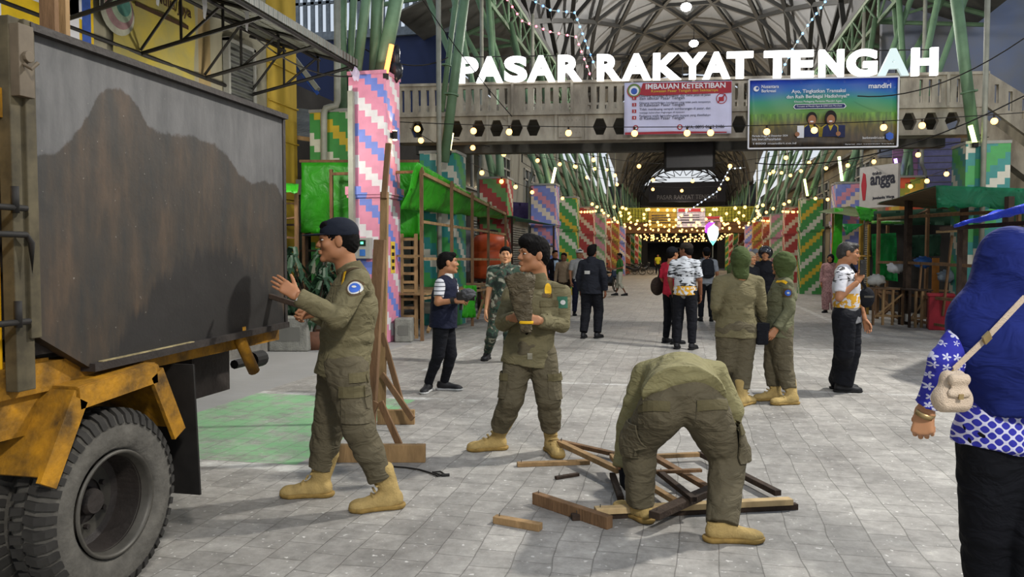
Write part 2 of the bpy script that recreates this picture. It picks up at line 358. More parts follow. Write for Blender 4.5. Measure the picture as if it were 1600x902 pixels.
# far end wall with dark passage
ew = MB().bb(-9, -3.9, 96, 96.5, 0, 10.1).bb(4.4, 9, 96, 96.5, 0, 10.1).bb(-3.9, 4.4, 96, 96.5, 3.1, 10.1)
struct('wall_end', ew, mat('dim_wall', '3a3834', .9, var=.3, scale=.5))
struct('wall_end_inner', MB().bb(-9, 9, 108, 108.4, 0, 9), M_dark)
struct('ceiling_passage', MB().bb(-9, 9, 96.5, 108, 3.2, 3.4), M_dark)
# ---------------------------------------------------------------- vaults
def vault(name, cx, hw, z0, rise, y0, y1, nth, m, lat=.075, nu=None, gap=.35):
    """curved roof skin above a triangulated steel lattice"""
    def pt(th, y, e=0): return Vector((cx-(hw+e)*math.cos(th), y, z0+(rise+e)*math.sin(th)))
    sk = MB(); n = nth*2; ys = (y0, y1)
    rows = [[pt(PI*i/n, y, gap) for y in (y0, y1)] for i in range(n+1)]
    sk.sheet(rows, .05); struct(name, sk, m)
    la = MB(); m_ = int((y1-y0)/(hw*.62)); dy = (y1-y0)/m_
    for j in range(m_+1):
        for i in range(nth):
            o = .5 if j % 2 else 0
            a0 = PI*(i+o)/nth; a1 = PI*min(i+1+o, nth)/nth
            A = pt(min(a0, PI), y0+j*dy); B = pt(min(a1, PI), y0+j*dy)
            if (A-B).length > .1: la.beam(A, B, lat, lat)
            if j < m_:
                o2 = .5-o
                C1 = pt(PI*(i+o2)/nth, y0+(j+1)*dy)
                la.beam(A, C1, lat, lat)
                k2 = (i+o2+(-1 if o == 0 else 1)) / nth*PI
                if 0 <= k2 <= PI: la.beam(A, pt(k2, y0+(j+1)*dy), lat, lat)
                ins = pt(a0+.5*PI/nth, y0+(j+.5)*dy, .32)
    for sd in (0, PI): la.beam(pt(sd, y0), pt(sd, y1), .2, .2)
    return la
M_skin = mat('roof_skin', '777879', .9, var=.14, scale=.25)
M_skin.node_tree.nodes['Principled BSDF'].inputs['Transmission Weight'].default_value = 0
M_lat = mat('dark_lattice_steel', '2b2b2a', .6, var=.2, scale=2)
la = vault('ceiling', .3, 6.1, 10.6, 5.2, 14.5, 64, 7, M_skin, .19)
struct('trim_3', la, M_lat)
lb = vault('ceiling_far', .3, 5.0, 7.3, 5.0, 64, 95, 7, mat('far_roof_skin', '55544f', .9, var=.2, scale=.3), .10)
struct('trim_4', lb, M_lat)
# arched lattice window at the far end (sky behind)
ar = MB(); cx, zz = .3, 10.2
R_ = 4.7
def ap(a, r=1.0): return Vector((cx-R_*.83*r*math.cos(a), 95.1, zz+1.75*r*math.sin(a)))
for i in range(10):
    ar.beam(ap(PI*i/10), ap(PI*(i+1)/10), .14, .14); ar.beam(ap(PI*i/10), ap(PI*(i+.5)/10, .55), .08, .08); ar.beam(ap(PI*(i+1)/10), ap(PI*(i+.5)/10, .55), .08, .08)
ar.beam((cx-4, 95.1, zz), (cx+4, 95.1, zz), .25, .25)
struct('trim_5', ar, M_lat)
# side lean-to roofs outside the near vault
for s, nm in ((-1, 'ceiling_side_left'), (1, 'ceiling_side_right')):
    e = MB().sheet([[Vector((.3+s*6.2, y, 10.7)) for y in (24, 59)], [Vector((.3+s*(9.5), y, 9.4)) for y in (24, 59)]], .06)
    struct(nm, e, M_grey)
    tr = MB()
    for y in np.arange(18, 50, 2.0):
        tr.tube([(.3+s*6.1, y, 10.5), (.3+s*6.1, y, 9.3)], .045, 6); tr.tube([(.3+s*6.1, y, 10.5), (.3+s*6.1, y+2, 9.3)], .04, 6)
        tr.tube([(.3+s*6.1, y, 9.3), (.3+s*6.1, y+2, 10.5)], .04, 6)
    tr.tube([(.3+s*6.1, 14.5, 9.3), (.3+s*6.1, 50, 9.3)], .08, 6); tr.tube([(.3+s*6.1, 14.5, 10.5), (.3+s*6.1, 50, 10.5)], .09, 6)
    for y in np.arange(16, 48, 6.0):
        tr.tube([(.3+s*6.1, y, 10.5), (.3+s*9.4, y, 9.3)], .09, 6); tr.tube([(.3+s*6.1, y, 9.3), (.3+s*9.4, y, 9.0)], .07, 6)
        tr.tube([(.3+s*6.1, y, 9.3), (.3+s*8.0, y, 9.8)], .05, 6)
    struct('trim_6', tr, M_gpipe)
# gable between the two vaults
def arc(hw, z0, rise, n=28): return [(.3-hw*math.cos(PI*i/n), z0+rise*math.sin(PI*i/n)) for i in range(n+1)]
me = curve_mesh('wall_gable', [arc(6.4, 10.6, 5.4)+arc(5.15, 7.3, 5.15)[::-1]], .1); flip_up(me); struct('wall_gable', link('wall_gable', me, M_grey, None, (0, 64, 0)), None)
# ---------------------------------------------------------------- hall lamps hanging in the near vault
for (px, py, Z), lb_ in (((1072, 11, 38), 'round white lamp hanging highest in the vaulted roof'), ((1084, 68, 45), 'round white lamp hanging lower and further back in the vaulted roof')):
    p = P(px, py, Z); t = thing('ceiling_lamp', lb_, 'lamp', p, 0)
    MB().ball((0, 0, 0), .26, 8, (1, 1, .75)).build('lamp_globe', emit('white_lamp', (1, 1, .97), 30), t, smooth=True)
    MB().tube([(0, 0, .13), (0, 0, 15.0-p.z if p.z < 14.6 else .5)], .025, 6).tube([(0, 0, .13), (0, 0, .3)], [.16, .07], 12).build('lamp_stem', M_iron, t)
# ---------------------------------------------------------------- footbridge with sign
A_ = P(715, 132, 17.6); B_ = P(1453, 120, 16.6); bd = (B_-A_); bd.z = 0; BL = bd.length; brz = math.atan2(bd.y, bd.x)
def bs(px):                                   # distance along the bridge front for a picture column
    d = FW + RIGHT*((px-800)/F); d.z = 0; n = Vector((-math.sin(brz), math.cos(brz), 0)); q = Vector((A_.x, A_.y, 0))
    t = q.dot(n)/d.dot(n); return (d*t-q).dot(Vector((math.cos(brz), math.sin(brz), 0)))
def bz(px, py):
    s = bs(px); q = Vector((A_.x+s*math.cos(brz), A_.y+s*math.sin(brz), 0)); Z = q.dot(FH); return P(px, py, Z).z
br = thing('footbridge', 'stained concrete footbridge with slotted railing and hexagon holes spanning the street', 'footbridge', (A_.x, A_.y, 0), brz)
ZB, ZH0, ZH1, ZD, ZR = bz(800, 221), bz(800, 216), bz(800, 184), bz(800, 178), bz(800, 131)
s0, s1 = bs(622), bs(1535)
def bpart(name, x0, x1, z0, z1, holes, d, m, y=0.0):
    me = curve_mesh(name, [rect(x0, z0, x1, z1)]+holes, d/2); flip_up(me); return link(name, me, m, br, (0, y, 0))
hz = (ZH0+ZH1)/2; hr = (ZH1-ZH0)*.40; hx = [bs(p) for p in (653, 713, 748, 776, 806, 833, 936, 967, 1010, 1045, 1082, 1118, 1152, 1260, 1300, 1340, 1415, 1449, 1482)]
bpart('beam_web', s0, s1, ZH0-.05, ZH1+.05, [ngon(x, hz, hr, 6, 0, .85, 1.15) for x in hx], .12, M_conc, .06)
MB().bb(s0, s1, -.05, .45, ZB, ZH0-.05).bb(s0, s1, -.08, .25, ZH1+.04, ZD+.02).build('beam_flange', M_conc, br)
for px in (762, 796, 868, 915, 985, 1178, 1395, 1520): x = bs(px); MB().bb(x-.03, x+.03, -.04, .06, ZH0-.05, ZH1+.05).build('beam_stiffener', M_conc, br)
bpl = MB().bb(bs(872), bs(908), -.03, .03, ZH0, ZH1)
for i in range(6):
    for j in range(4): bpl.ball((bs(876)+i*.085, -.03, ZH0+.1+j*.14), .014, 4)
bpl.build('bolted_plate', M_conc, br)
MB().bb(s0, s1, .12, 2.2, ZH1, ZD).bb(s0, s1, 1.9, 2.2, ZB, ZH1).build('deck', M_grey, br)
sl = []; x = s0+.12; k = 0
while x < s1-.1:
    if k % 7 != 6: sl.append([(x, ZD+.07), (x+.065, ZD+.07), (x+.065, ZR-.11), (x, ZR-.11)][:]);
    x += .19 if k % 7 != 5 else .27; k += 1
bpart('railing', s0, s1, ZD, ZR, sl, .09, M_conc, 0)
bpart('railing', s0, s1, ZD, ZR-.05, sl, .09, M_conc, 2.1)
rr = MB()
for i in range(int((s1-s0)/1.3)+1): x = s0+i*1.33; rr.bb(x-.03, x+.03, -.10, .05, ZD-.02, ZR+.02)
rr.bb(s0, s1, -.09, .09, ZR-.03, ZR+.03).build('railing_post', M_conc, br)
# sloping flank at the right end
fl = thing('footbridge_stair', 'concrete stair flank with slotted parapet sloping down at the far right of the bridge', 'stairs', (A_.x, A_.y, 0), brz)
xa, xb = s1, bs(1660)
me = curve_mesh('parapet', [[(xa, ZD-.05), (xb, ZD-1.3), (xb, ZR-1.05), (xa, ZR)]]+[[(x, ZD+.12-(x-xa)*.62), (x+.08, ZD+.1-(x-xa)*.62), (x+.08, ZR-.18-(x-xa)*.55), (x, ZR-.18-(x-xa)*.55)] for x in (xa+.12, xa+.4, xa+.68, xa+.96, xa+1.24)], .05); flip_up(me); link('parapet', me, M_conc, fl)
me = curve_mesh('stringer', [[(xa, ZB), (xb, ZB-1.3), (xb, ZD-1.3), (xa, ZD-.05)]], .15); flip_up(me); link('stringer', me, M_conc, fl, (0, .6, 0))
# lit sign
sg = thing('lit_sign', 'big glowing white letters PASAR RAKYAT TENGAH on a frame above the bridge', 'sign', (A_.x, A_.y-.12, 0), brz)
M_lit = emit('lit_letter_white', (1, 1, 1), 1.9)
M_dimA = emit('unlit_letter_glow', (.50, .60, .60), .55)  # no lamp in this letter; its grey brightness is put in as faint emission
M_rim = mat('letter_side', '9a9a98', .5)
LT = [('P', 718, 750), ('A', 747, 788), ('S', 790, 825), ('A', 825, 868), ('R', 872, 909), ('R', 932, 969), ('A', 970, 1015), ('K', 1018, 1061), ('Y', 1057, 1100), ('A', 1094, 1136), ('T', 1131, 1171),
      ('T', 1188, 1229), ('E', 1230, 1264), ('N', 1272, 1310), ('G', 1315, 1361), ('A', 1362, 1410), ('H', 1414, 1454)]
for ch, a, b_ in LT:
    f_ = (a-718)/(1453-718); yb = 132-12*f_; yt = 92-15*f_
    z0 = bz(a, yb); z1 = bz(a, yt); x0 = bs(a); x1 = bs(b_)
    me = text_mesh(ch, 1, .04, .045, res=6); me.transform(Matrix.Translation((0, 0, 0))); fit(me, x1-x0, z1-z0); flip_up(me)
    o = link('letter', me, M_dimA if a == 1362 else M_lit, sg, (x0, 0, z0))
    if a == 1362: o['label'] = 'greyish unlit letter A'
fr = MB(); zt = bz(1000, 86)
fr.tube([(bs(718), .09, bz(718, 90)), (bs(1453), .09, bz(1453, 78))], .012, 6); fr.tube([(bs(718), .09, bz(718, 133)), (bs(1453), .09, bz(1453, 121))], .02, 6)
for px in range(735, 1450, 47): fr.tube([(bs(px), .09, ZR), (bs(px), .09, bz(px, 94))], .014, 6)
fr.build('support_frame', M_iron, sg)
# banners ------------------------------------------------------------
def banner_base(name, label, px0, px1, yt, yb, m, y=-.2, wav=.012, nx=24, ny=10, sag=0, parent=None):
    x0, x1 = bs(px0), bs(px1); xc = (x0+x1)/2; t = thing(name, label, 'banner', tuple(Vector((A_.x, A_.y, 0))+Matrix.Rotation(brz, 3, 'Z')@Vector((xc, y, bz((px0+px1)/2, yb)))), brz)
    W = x1-x0; H = bz((px0+px1)/2, yt)-bz((px0+px1)/2, yb)
    rows = [[(-W/2+W*i/nx, wav*math.sin(i*.9+j*.7)-.01, H*j/ny) for i in range(nx+1)] for j in range(ny+1)]
    MB().sheet(rows, .004).build('fabric', m, t, smooth=True); return t, W, H
M_bw = mat('banner_white', 'c9c8e2', .6, var=.06, scale=3, bump=.2, bscale=5)
t, W, H = banner_base('notice_banner', 'white notice banner with red heading IMBAUAN KETERTIBAN hung on the bridge railing', 973, 1137, 131, 212, M_bw)
M_red = mat('banner_red', '9c2a35', .6, var=.08); M_ink = mat('banner_ink', '33343f', .7, var=.05); M_wt = mat('print_white', 'dcdce0', .6, var=.03); M_gold = mat('print_gold', 'c8a63a', .6, var=.05)
M_inkr = mat('print_red', 'a8323c', .7, var=.05)
def put(me, m, x, z, t, name='lettering', y=-.034): flip_up(me); return link(name, me, m, t, (x, y, z))
def shape(pts, m, t, name='printed_panel', y=-.03, d=.001, holes=()): me = curve_mesh(name, [pts]+list(holes), d); flip_up(me); return link(name, me, m, t, (0, y, 0))
shape([(-W/2+.40, H-.02), (-W/2+.32, H*.77), (-W/2+.46, H*.74), (W/2-.01, H*.765), (W/2-.01, H-.02)], M_red, t)
shape([(-W/2+.02, 0.0), (-W/2+.02, .05), (-.1, .06), (W/2-.1, .035), (W/2-.1, .01)], M_red, t)
shape(ngon(-W/2+.21, H*.84, .155, 24), M_inkr, t, 'printed_emblem', -.031); shape(ngon(-W/2+.21, H*.85, .14, 24), mat('print_green', '68864f', .7), t, 'printed_emblem', -.033); shape(ngon(-W/2+.21, H*.84, .105, 24), M_wt, t, 'printed_emblem', -.035)
shape(ngon(-W/2+.21, H*.83, .07, 24), mat('print_blue', '3a59a8', .7), t, 'printed_emblem', -.037)
put(fit(text_mesh('IMBAUAN KETERTIBAN', 1, .001, .02), W*.74, .115), M_wt, -W/2+.46, H*.862, t)
put(fit(text_mesh('Kawasan Pasar Tengah dan Sekitarnya', 1, .001, .01), W*.62, .075), M_gold, -W/2+.58, H*.785, t)
lines = ['Dilarang berjualan di trotoar dan bahu jalan di Jalan', 'dan sekitar Pasar Tengah', 'Dilarang memarkirkan kendaraan yang tidak pada tempatnya', 'di Kawasan Pasar Tengah', 'Tidak membuang sampah sembarangan di pasar, dan', 'menjaga kebersihan lingkungan di kawasan', 'Pedagang wajib berjualan pada tempat yang disediakan', 'di Kawasan Pasar Tengah']
for i, s_ in enumerate(lines):
    z = H*(.70-.058*i) - (i//2)*.012; put(fit(text_mesh(s_, 1, .0008, .0), W*(.66 if i % 2 == 0 else .42)), M_ink, -W/2+.33, z, t)
for i in range(4):
    z = H*(.665-.125*i); shape(rect(-W/2+.17, z, -W/2+.26, z+.075), M_red, t, 'printed_panel', -.033); put(fit(text_mesh(str(i+1), 1, .001, .01), None, .05), M_wt, -W/2+.2, z+.012, t, y=-.036)
shape(ngon(W/2-.22, H*.66, .115, 28), M_red, t, 'printed_emblem', -.033, holes=[ngon(W/2-.22, H*.66, .098, 28)]); shape(rect(W/2-.28, H*.61, W/2-.17, H*.69), M_inkr, t, 'printed_emblem', -.033)
shape([(W/2-.31, H*.59), (W/2-.295, H*.57), (W/2-.13, H*.73), (W/2-.145, H*.75)], M_red, t, 'printed_emblem', -.036)
for x in (-W/2+.2, .0): shape(ngon(x+.05, H*.13, .06, 20), M_red, t, 'printed_emblem', -.033); shape(ngon(x+.05, H*.13, .035, 20), M_wt, t, 'printed_emblem', -.035)
put(fit(text_mesh('WA: 0895 0612 2186', 1, .001, .012), W*.36, .07), M_ink, .17, H*.10, t)

# bank banner: horizontal colour bands are its print
def bank_mat(H):
    m, nt, b = nodes('printed_gradient'); L = nt.links.new; tc = N(nt, 'TexCoord'); s = N(nt, 'SeparateXYZ'); L(tc.outputs['Object'], s.inputs[0])
    v = math_(nt, 'MULTIPLY', s.outputs[2], 1/H); cx_ = math_(nt, 'ABSOLUTE', s.outputs[0])
    v2 = math_(nt, 'SUBTRACT', v, math_(nt, 'MULTIPLY', math_(nt, 'SUBTRACT', 1.0, cx_), .05))
    r = ramp(nt, [(0, c3('241a10')), (.15, c3('3a2c14')), (.33, c3('5a5220')), (.5, c3('578a38')), (.68, c3('2f8a6a')), (.82, c3('1560a8')), (.97, c3('1b35a0'))]); L(v2, r.inputs[0])
    mp = N(nt, 'Mapping'); mp.inputs['Scale'].default_value = (9, 1, 2.2); L(tc.outputs['Object'], mp.inputs[0]); no = N(nt, 'TexNoise', in_Scale=1.5, in_Detail=4.0); L(mp.outputs[0], no.inputs['Vector'])
    msk = math_(nt, 'MULTIPLY', math_(nt, 'LESS_THAN', v, .5), .6); r2 = ramp(nt, [(.4, (.45, .45, .4)), (.62, (1.9, 1.7, .9))]); L(no.outputs['Fac'], r2.inputs[0])
    mx = N(nt, 'Mix', data_type='RGBA', blend_type='MULTIPLY'); L(msk, mx.inputs[0]); L(r.outputs[0], mx.inputs[6]); L(r2.outputs[0], mx.inputs[7]); L(mx.outputs[2], b.inputs['Base Color']); b.inputs['Roughness'].default_value = .45
    return m
H2 = bz(1277, 125)-bz(1277, 232)
t, W, H = banner_base('advertising_banner', 'blue and green bank advertising banner showing two people, hung right on the bridge', 1163, 1391, 126, 233, bank_mat(H2), wav=.02)
e = MB(); 
for a, b_ in (((-W/2, 0), (W/2, 0)), ((-W/2, H), (W/2, H)), ((-W/2, 0), (-W/2, H)), ((W/2, 0), (W/2, H))): e.beam((a[0], -.02, a[1]), (b_[0], -.02, b_[1]), .03, .035, (0, 1, 0))
e.build('hem', M_wt, t)
YB = -.045
def put2(s_, w_, h_, x, z, m=M_wt, bold=.012, y=YB): put(fit(text_mesh(s_, 1, .0008, bold), w_, h_), m, x, z, t, y=y)
put2('mandiri', .46, .11, W/2-.62, H-.24, bold=.02)
put2('Nusantara', .36, .07, -W/2+.26, H-.19); put2('Berkreasi', .30, .065, -W/2+.26, H-.28)
shape(ngon(-W/2+.15, H-.2, .06, 10), M_wt, t, 'printed_emblem', YB, holes=[ngon(-W/2+.17, H-.19, .03, 8)])
put2('Ayo, Tingkatkan Transaksi', 1.12, .10, -.66, H*.775); put2('dan Raih Berbagai Hadiahnya!*', 1.30, .10, -.76, H*.70)
put2('Khusus Pedagang Pertama Mandiri Agen', .98, .055, -.6, H*.645, bold=.0)
shape([(-.58, H*.56), (.44, H*.56), (.48, H*.59), (.44, H*.63), (-.58, H*.63), (-.62, H*.59)], M_wt, t, 'printed_panel', YB); shape([(-.57, H*.567), (.43, H*.567), (.46, H*.595), (.43, H*.622), (-.57, H*.622), (-.6, H*.595)], mat('print_navy', '1d2257', .6), t, 'printed_panel', YB-.002)
put2('Transaksi di Mandiri Agen & QRIS Livin Merchant', .94, .045, -.55, H*.58, y=YB-.005, bold=0)
put2('Periode hingga 31 Desember 2024', .74, .05, -W/2+.08, H*.16, bold=.008); put2('Info: bmri.id/PestaHadiah', .6, .05, -W/2+.08, H*.115, bold=0); put2('14000 mandiri.co.id', .9, .04, -W/2+.1, H*.055, bold=0)
put2('bankmandiri.co.id', .44, .05, W/2-.72, H*.115, bold=0); put2('Syarat dan ketentuan berlaku', 1.0, .03, W/2-1.08, H*.03, bold=0)
shape(ngon(W/2-.17, H*.15, .09, 6, PI/6), mat('print_blue', '3a59a8', .7), t, 'printed_emblem', YB)
# the two printed people (simple flat print)
M_pskin = mat('print_skin', '9a6a4c', .7, var=.08); M_phair = mat('print_hair', '1a1414', .7); M_pvest = mat('print_vest', '20264a', .7); M_pyel = mat('print_yellow', 'b09a34', .7)
for cx_, fem in ((-.23, 0), (.16, 1)):
    z0 = H*.02+.2
    shape([(cx_-.26, z0), (cx_-.24, z0+.17), (cx_-.1, z0+.26), (cx_+.1, z0+.26), (cx_+.24, z0+.17), (cx_+.26, z0)], M_pyel, t, 'printed_figure', YB)
    shape([(cx_-.17, z0), (cx_-.15, z0+.20), (cx_-.06, z0+.27), (cx_, z0+.12), (cx_+.07, z0+.27), (cx_+.14, z0+.2), (cx_+.15, z0)], M_pvest, t, 'printed_figure', YB-.002)
    shape(ngon(cx_, z0+.40, .115 if not fem else .13, 20, 0, .95, 1.15 if not fem else 1.25), M_phair, t, 'printed_figure', YB-.003)
    shape(ngon(cx_+.005, z0+.36, .088, 20, 0, .95, 1.2), M_pskin, t, 'printed_figure', YB-.005); shape(ngon(cx_, z0+.325, .03, 12, 0, 1.3, .5), M_wt, t, 'printed_figure', YB-.007)
    hx_ = cx_+(-.22 if not fem else .24); shape(rect(hx_-.08, z0-.02, hx_+.06, z0+.24), M_wt if not fem else M_pvest, t, 'printed_figure', YB-.008); shape(ngon(hx_-.08, z0+.06, .05, 12), M_pskin, t, 'printed_figure', YB-.009)

# screen hanging under the bridge
p = P(1077, 266, 18.6); q = P(1116, 222, 18.6); sw = 1.2; sh_ = q.z-p.z+.05
t = thing('hanging_screen', 'black rectangular display screen hanging below the bridge', 'screen', (p.x, p.y, p.z), 0)
MB().bb(-sw/2, sw/2, -.08, .08, 0, sh_).build('housing', M_iron, t, bevel=.02); MB().bb(-sw/2+.06, sw/2-.06, -.092, -.079, .06, sh_-.06).build('screen', mat('screen_dark', '232226', .35), t)
MB().bb(-.4, -.36, -.02, .02, sh_, 5.0-p.z).bb(.36, .4, -.02, .02, sh_, 5.0-p.z).build('bracket', M_iron, t)
# far bridge with yellow railing, its banners and the dark sign board behind
fb = thing('far_footbridge', 'distant footbridge with yellow green slatted railing crossing the hall', 'footbridge', (.3, 62, 0), 0)
yr = MB()
for i in range(44): yr.bb(-5.2+i*.24, -5.2+i*.24+.12, 0, .08, 4.15, 5.25)
yr.bb(-5.2, 5.4, -.03, .12, 5.2, 5.32).bb(-5.2, 5.4, .1, .14, 4.15, 5.2); yr.build('railing', mat('yellow_green_paint', '8a8a2c', .7), fb)
MB().bb(-5.2, 5.4, 0, 2.5, 3.3, 4.15).build('beam', mat('brown_beam', '5a4028', .9), fb)
for x0, x1, zt, zb, cm, lb_, sub in ((-2.75, -.6, 5.3, 3.7, 'a08334', 'yellowish banner on the left of the distant footbridge', 0), (-.55, 1.6, 5.25, 3.75, 'b9b4cc', 'white and red notice banner in the middle of the distant footbridge', 1), (1.6, 2.8, 4.6, 3.5, 'b08a94', 'small pink banner hung low on the distant footbridge', 2)):
    t = thing('notice_banner', lb_, 'banner', (x0+.3, 61.9, zb), 0); MB().sheet([[(i*(x1-x0)/8, .02*math.sin(i), j*(zt-zb)/3) for i in range(9)] for j in range(4)], .01).build('fabric', mat('print_%d' % sub, cm, .7), t)
    shape([(.1, (zt-zb)*.8), (x1-x0-.1, (zt-zb)*.8), (x1-x0-.1, (zt-zb)*.96), (.1, (zt-zb)*.96)], M_inkr if sub else M_gold, t, 'printed_panel', -.05)
    for k in range(4): shape(rect(.25, (zt-zb)*(.6-.12*k), (x1-x0)*.8, (zt-zb)*(.64-.12*k)), M_ink, t, 'printed_panel', -.05)
sb = thing('hanging_sign_board', 'dark blue sign board hung below the arched window at the far end', 'sign', (.6, 76, 0), 0)
MB().bb(-3.6, 3.6, 0, .15, 6.7, 8.6).build('panel', mat('dark_navy_board', '20222f', .6), sb)
put(fit(text_mesh('PASAR RAKYAT TENGAH', 1, .01, .01), 5.6, .42), mat('dull_letters', '6c6e78', .6), -2.8, 6.95, sb, y=-.03)
MB().beam((-4.6, .1, 8.0), (-3.6, .1, 6.8), .12, .12).beam((4.6, .1, 8.0), (3.6, .1, 6.8), .12, .12).build('bracket', M_iron, sb)
# LED face ornament on a pole
p = P(1114, 366, 42); t = thing('lit_ornament', 'glowing violet and mint light ornament on a thin pole in the middle of the street', 'lamp', (p.x, p.y, 0), 0)
MB().tube([(0, 0, 0), (0, 0, p.z-.6)], .03, 6).build('pole', M_wpipe, t)
me = curve_mesh('face_plate', [[(-.30, .3), (-.3, 0), (-.2, -.32), (0, -.62), (.2, -.32), (.3, 0), (.28, .35), (0, .55)]], .04); flip_up(me); link('face_plate', me, emit('lit_white_mint', (.7, .95, .95), .75), t, (0, 0, p.z))
me = curve_mesh('hair_plate', [[(-.42, .1), (-.42, .45), (-.2, .66), (.1, .62), (-.1, .45), (-.28, .3), (-.3, .05)]], .05); flip_up(me); link('hair_plate', me, emit('lit_violet', (.35, .06, 1.0), 1.2), t, (0, -.02, p.z))
me = curve_mesh('beard_plate', [[(-.16, -.32), (0, -.62), (.16, -.32), (0, -.4)]], .05); flip_up(me); link('beard_plate', me, emit('lit_green', (.1, .9, .6), 1.6), t, (0, -.02, p.z))

# ---------------------------------------------------------------- pillars
def bands(*p):
    r = []
    for c, n in p: r += [c]*n
    return tuple(r)
PAL = {'pink': bands(('d98aa4', 3), ('d8d4d6', 2), ('d98aa4', 3), ('6f82cf', 2)), 'pinkblue': bands(('cf8a9c', 2), ('7a86c8', 3), ('d9c9b8', 2), ('7a86c8', 1)),
       'teal': bands(('2f8a86', 2), ('cfccbc', 2), ('2f8a86', 2), ('3f9f52', 3)), 'green': bands(('3f8f44', 3), ('ccccb8', 2), ('3f8f44', 3), ('c8ad2c', 2)),
       'red': bands(('b2403c', 4), ('d6cab2', 2)), 'pinkgreen': bands(('c78a98', 3), ('86a878', 2), ('d2cbbb', 2), ('86a878', 2)),
       'orange': bands(('a8552c', 3), ('d2c2a0', 2), ('8e3a2a', 2)), 'yellow': bands(('8c6a26', 2), ('c2a23a', 2), ('a8452c', 2)),
       'redgreen': bands(('b0433f', 3), ('6fa05c', 3), ('b0433f', 2), ('d6cab2', 2)), 'flame': bands(('c8502c', 3), ('d0862c', 2), ('cfae3a', 2), ('8ea03c', 2))}
def pillar(px, Z, top, pal, label, group=None, w_=.8, band=2.5, flip=1, near=False, pipes=True, X=None, off=0, lean=0.0):
    if X is None: p = P(px, 400, Z); x, y = p.x, p.y
    else: x, y = X, Z
    s = -1 if x < .3 else 1
    t = thing('painted_pillar', label, 'pillar', (x, y, 0), 0, group)
    h = w_/2; sc = MB().bb(-h, h, -h, h, 0, top)
    cwk = dict(cw=w_/6.0, ch=w_/6*.95)
    sc.build('plinth', stair('paint_%s_%d_%d' % (pal, flip, int(w_*100)), PAL[pal], cwk['cw'], cwk['ch'], flip), t, bevel=.015 if near else 0)
    MB().bb(-h-.05, h+.05, -h-.05, h+.05, band, band+.14).bb(-h-.03, h+.03, -h-.03, h+.03, band-.05, band).build('band', stair('paint_%s_%d_%d' % (pal, flip, int(w_*100)), PAL[pal], cwk['cw'], cwk['ch'], flip), t)
    MB().bb(-h-.015, h+.015, -h-.015, h+.015, top-.03, top+.03).build('cap', M_wframe if not near else mat('pink_cap', 'c07f93', .7), t)
    if pipes:
        base = [(-.1, -.14), (.13, .1), (-.05, .18), (.12, -.12)]
        tops = [(.3+s*6.1-x+s*.2, -2.4, 9.3), (.3+s*6.1-x+s*.1, 2.2, 9.3), (.3+s*6.1-x+s*1.6, -.3, 9.6), (.3+s*6.1-x-s*.2, .6, 9.3)]
        if y > 63: tops = [(s*.2, -1.4, 7.4), (s*.2, 1.2, 7.4), (s*.9, 0, 7.5), (-s*.1, .4, 7.3)]
        for (bx, by), tp in zip(base, tops): MB().tube([(bx, by, top-.1), (bx*1.0, by, top+.1), tp], .085 if near or y < 30 else .07, 8).build('strut', M_gpipe, t, smooth=True)
        MB().tube([(s*(h+.09), -.15, .0), (s*(h+.09), -.15, top+.15), (s*(h-.0), -.15, top+.35), (s*(h-.0), -.15, 9.3 if y < 63 else 7.3)], .055, 8).build('downpipe', M_wpipe, t, smooth=True)
    return t
big = pillar(587, 13.55, 4.62, 'pink', 'nearest tall pillar painted in pink, white and blue steps', w_=.68, band=2.55, near=True, pipes=False)
pillar(529, 15.6, 4.35, 'green', 'green, yellow and white stepped pillar just behind the pink one', w_=.8, band=2.5, pipes=False)
L_ = [(693, 16.9, 3.72, 'teal', 'teal and green pillar rising behind the left green canopy'), (776, 22.3, 3.72, 'redgreen', 'red and green stepped pillar behind the left stall end'),
      (852, 25.2, 3.8, 'pinkblue', 'pink and blue stepped pillar on the left row'), (887, 30, 3.75, 'green', 'green and yellow pillar beside the small left stall, with wide steps'),
      (915, 36, 3.75, 'red', 'red and white pillar, first red one on the left row'), (935, 42, 3.75, 'pinkgreen', 'pink and pale green pillar on the left row')]
for px, Z, tp, pal, lb_ in L_: pillar(px, Z, tp, pal, lb_, pipes=px != 693)
R_l = [(1528, 15.7, 3.75, 'teal', 'teal and white stepped pillar above the right dark green canopy'), (1411, 22.3, 3.75, 'flame', 'orange and yellow stepped pillar behind the right stall roofs'),
       (1321, 25.2, 3.85, 'pinkblue', 'pink and blue stepped pillar on the right row'), (1265, 30.5, 3.75, 'green', 'green and yellow pillar right of the pair of women in uniform'),
       (1238, 36, 3.75, 'red', 'red and white pillar, first red one on the right row'), (1215, 42, 3.75, 'pinkgreen', 'pink and pale green pillar on the right row')]
for px, Z, tp, pal, lb_ in R_l: pillar(px, Z, tp, pal, lb_, flip=-1, pipes=px != 1528)
for i, pal in enumerate(['orange', 'yellow', 'pinkblue', 'orange', 'green', 'red', 'green']):
    for s in (-1, 1):
        pillar(0, 46.5+i*6.2, 3.75, pal, 'distant %s stepped pillar of the %s row near the end of the hall' % ({'orange': 'orange and white', 'yellow': 'yellow and brown', 'pinkblue': 'pink and blue', 'green': 'green and white', 'red': 'red and white'}[pal], 'left' if s < 0 else 'right'),
               X=.3+s*4.75, flip=1 if s < 0 else -1, group='distant painted pillars, %s row, %s' % ('left' if s < 0 else 'right', pal))
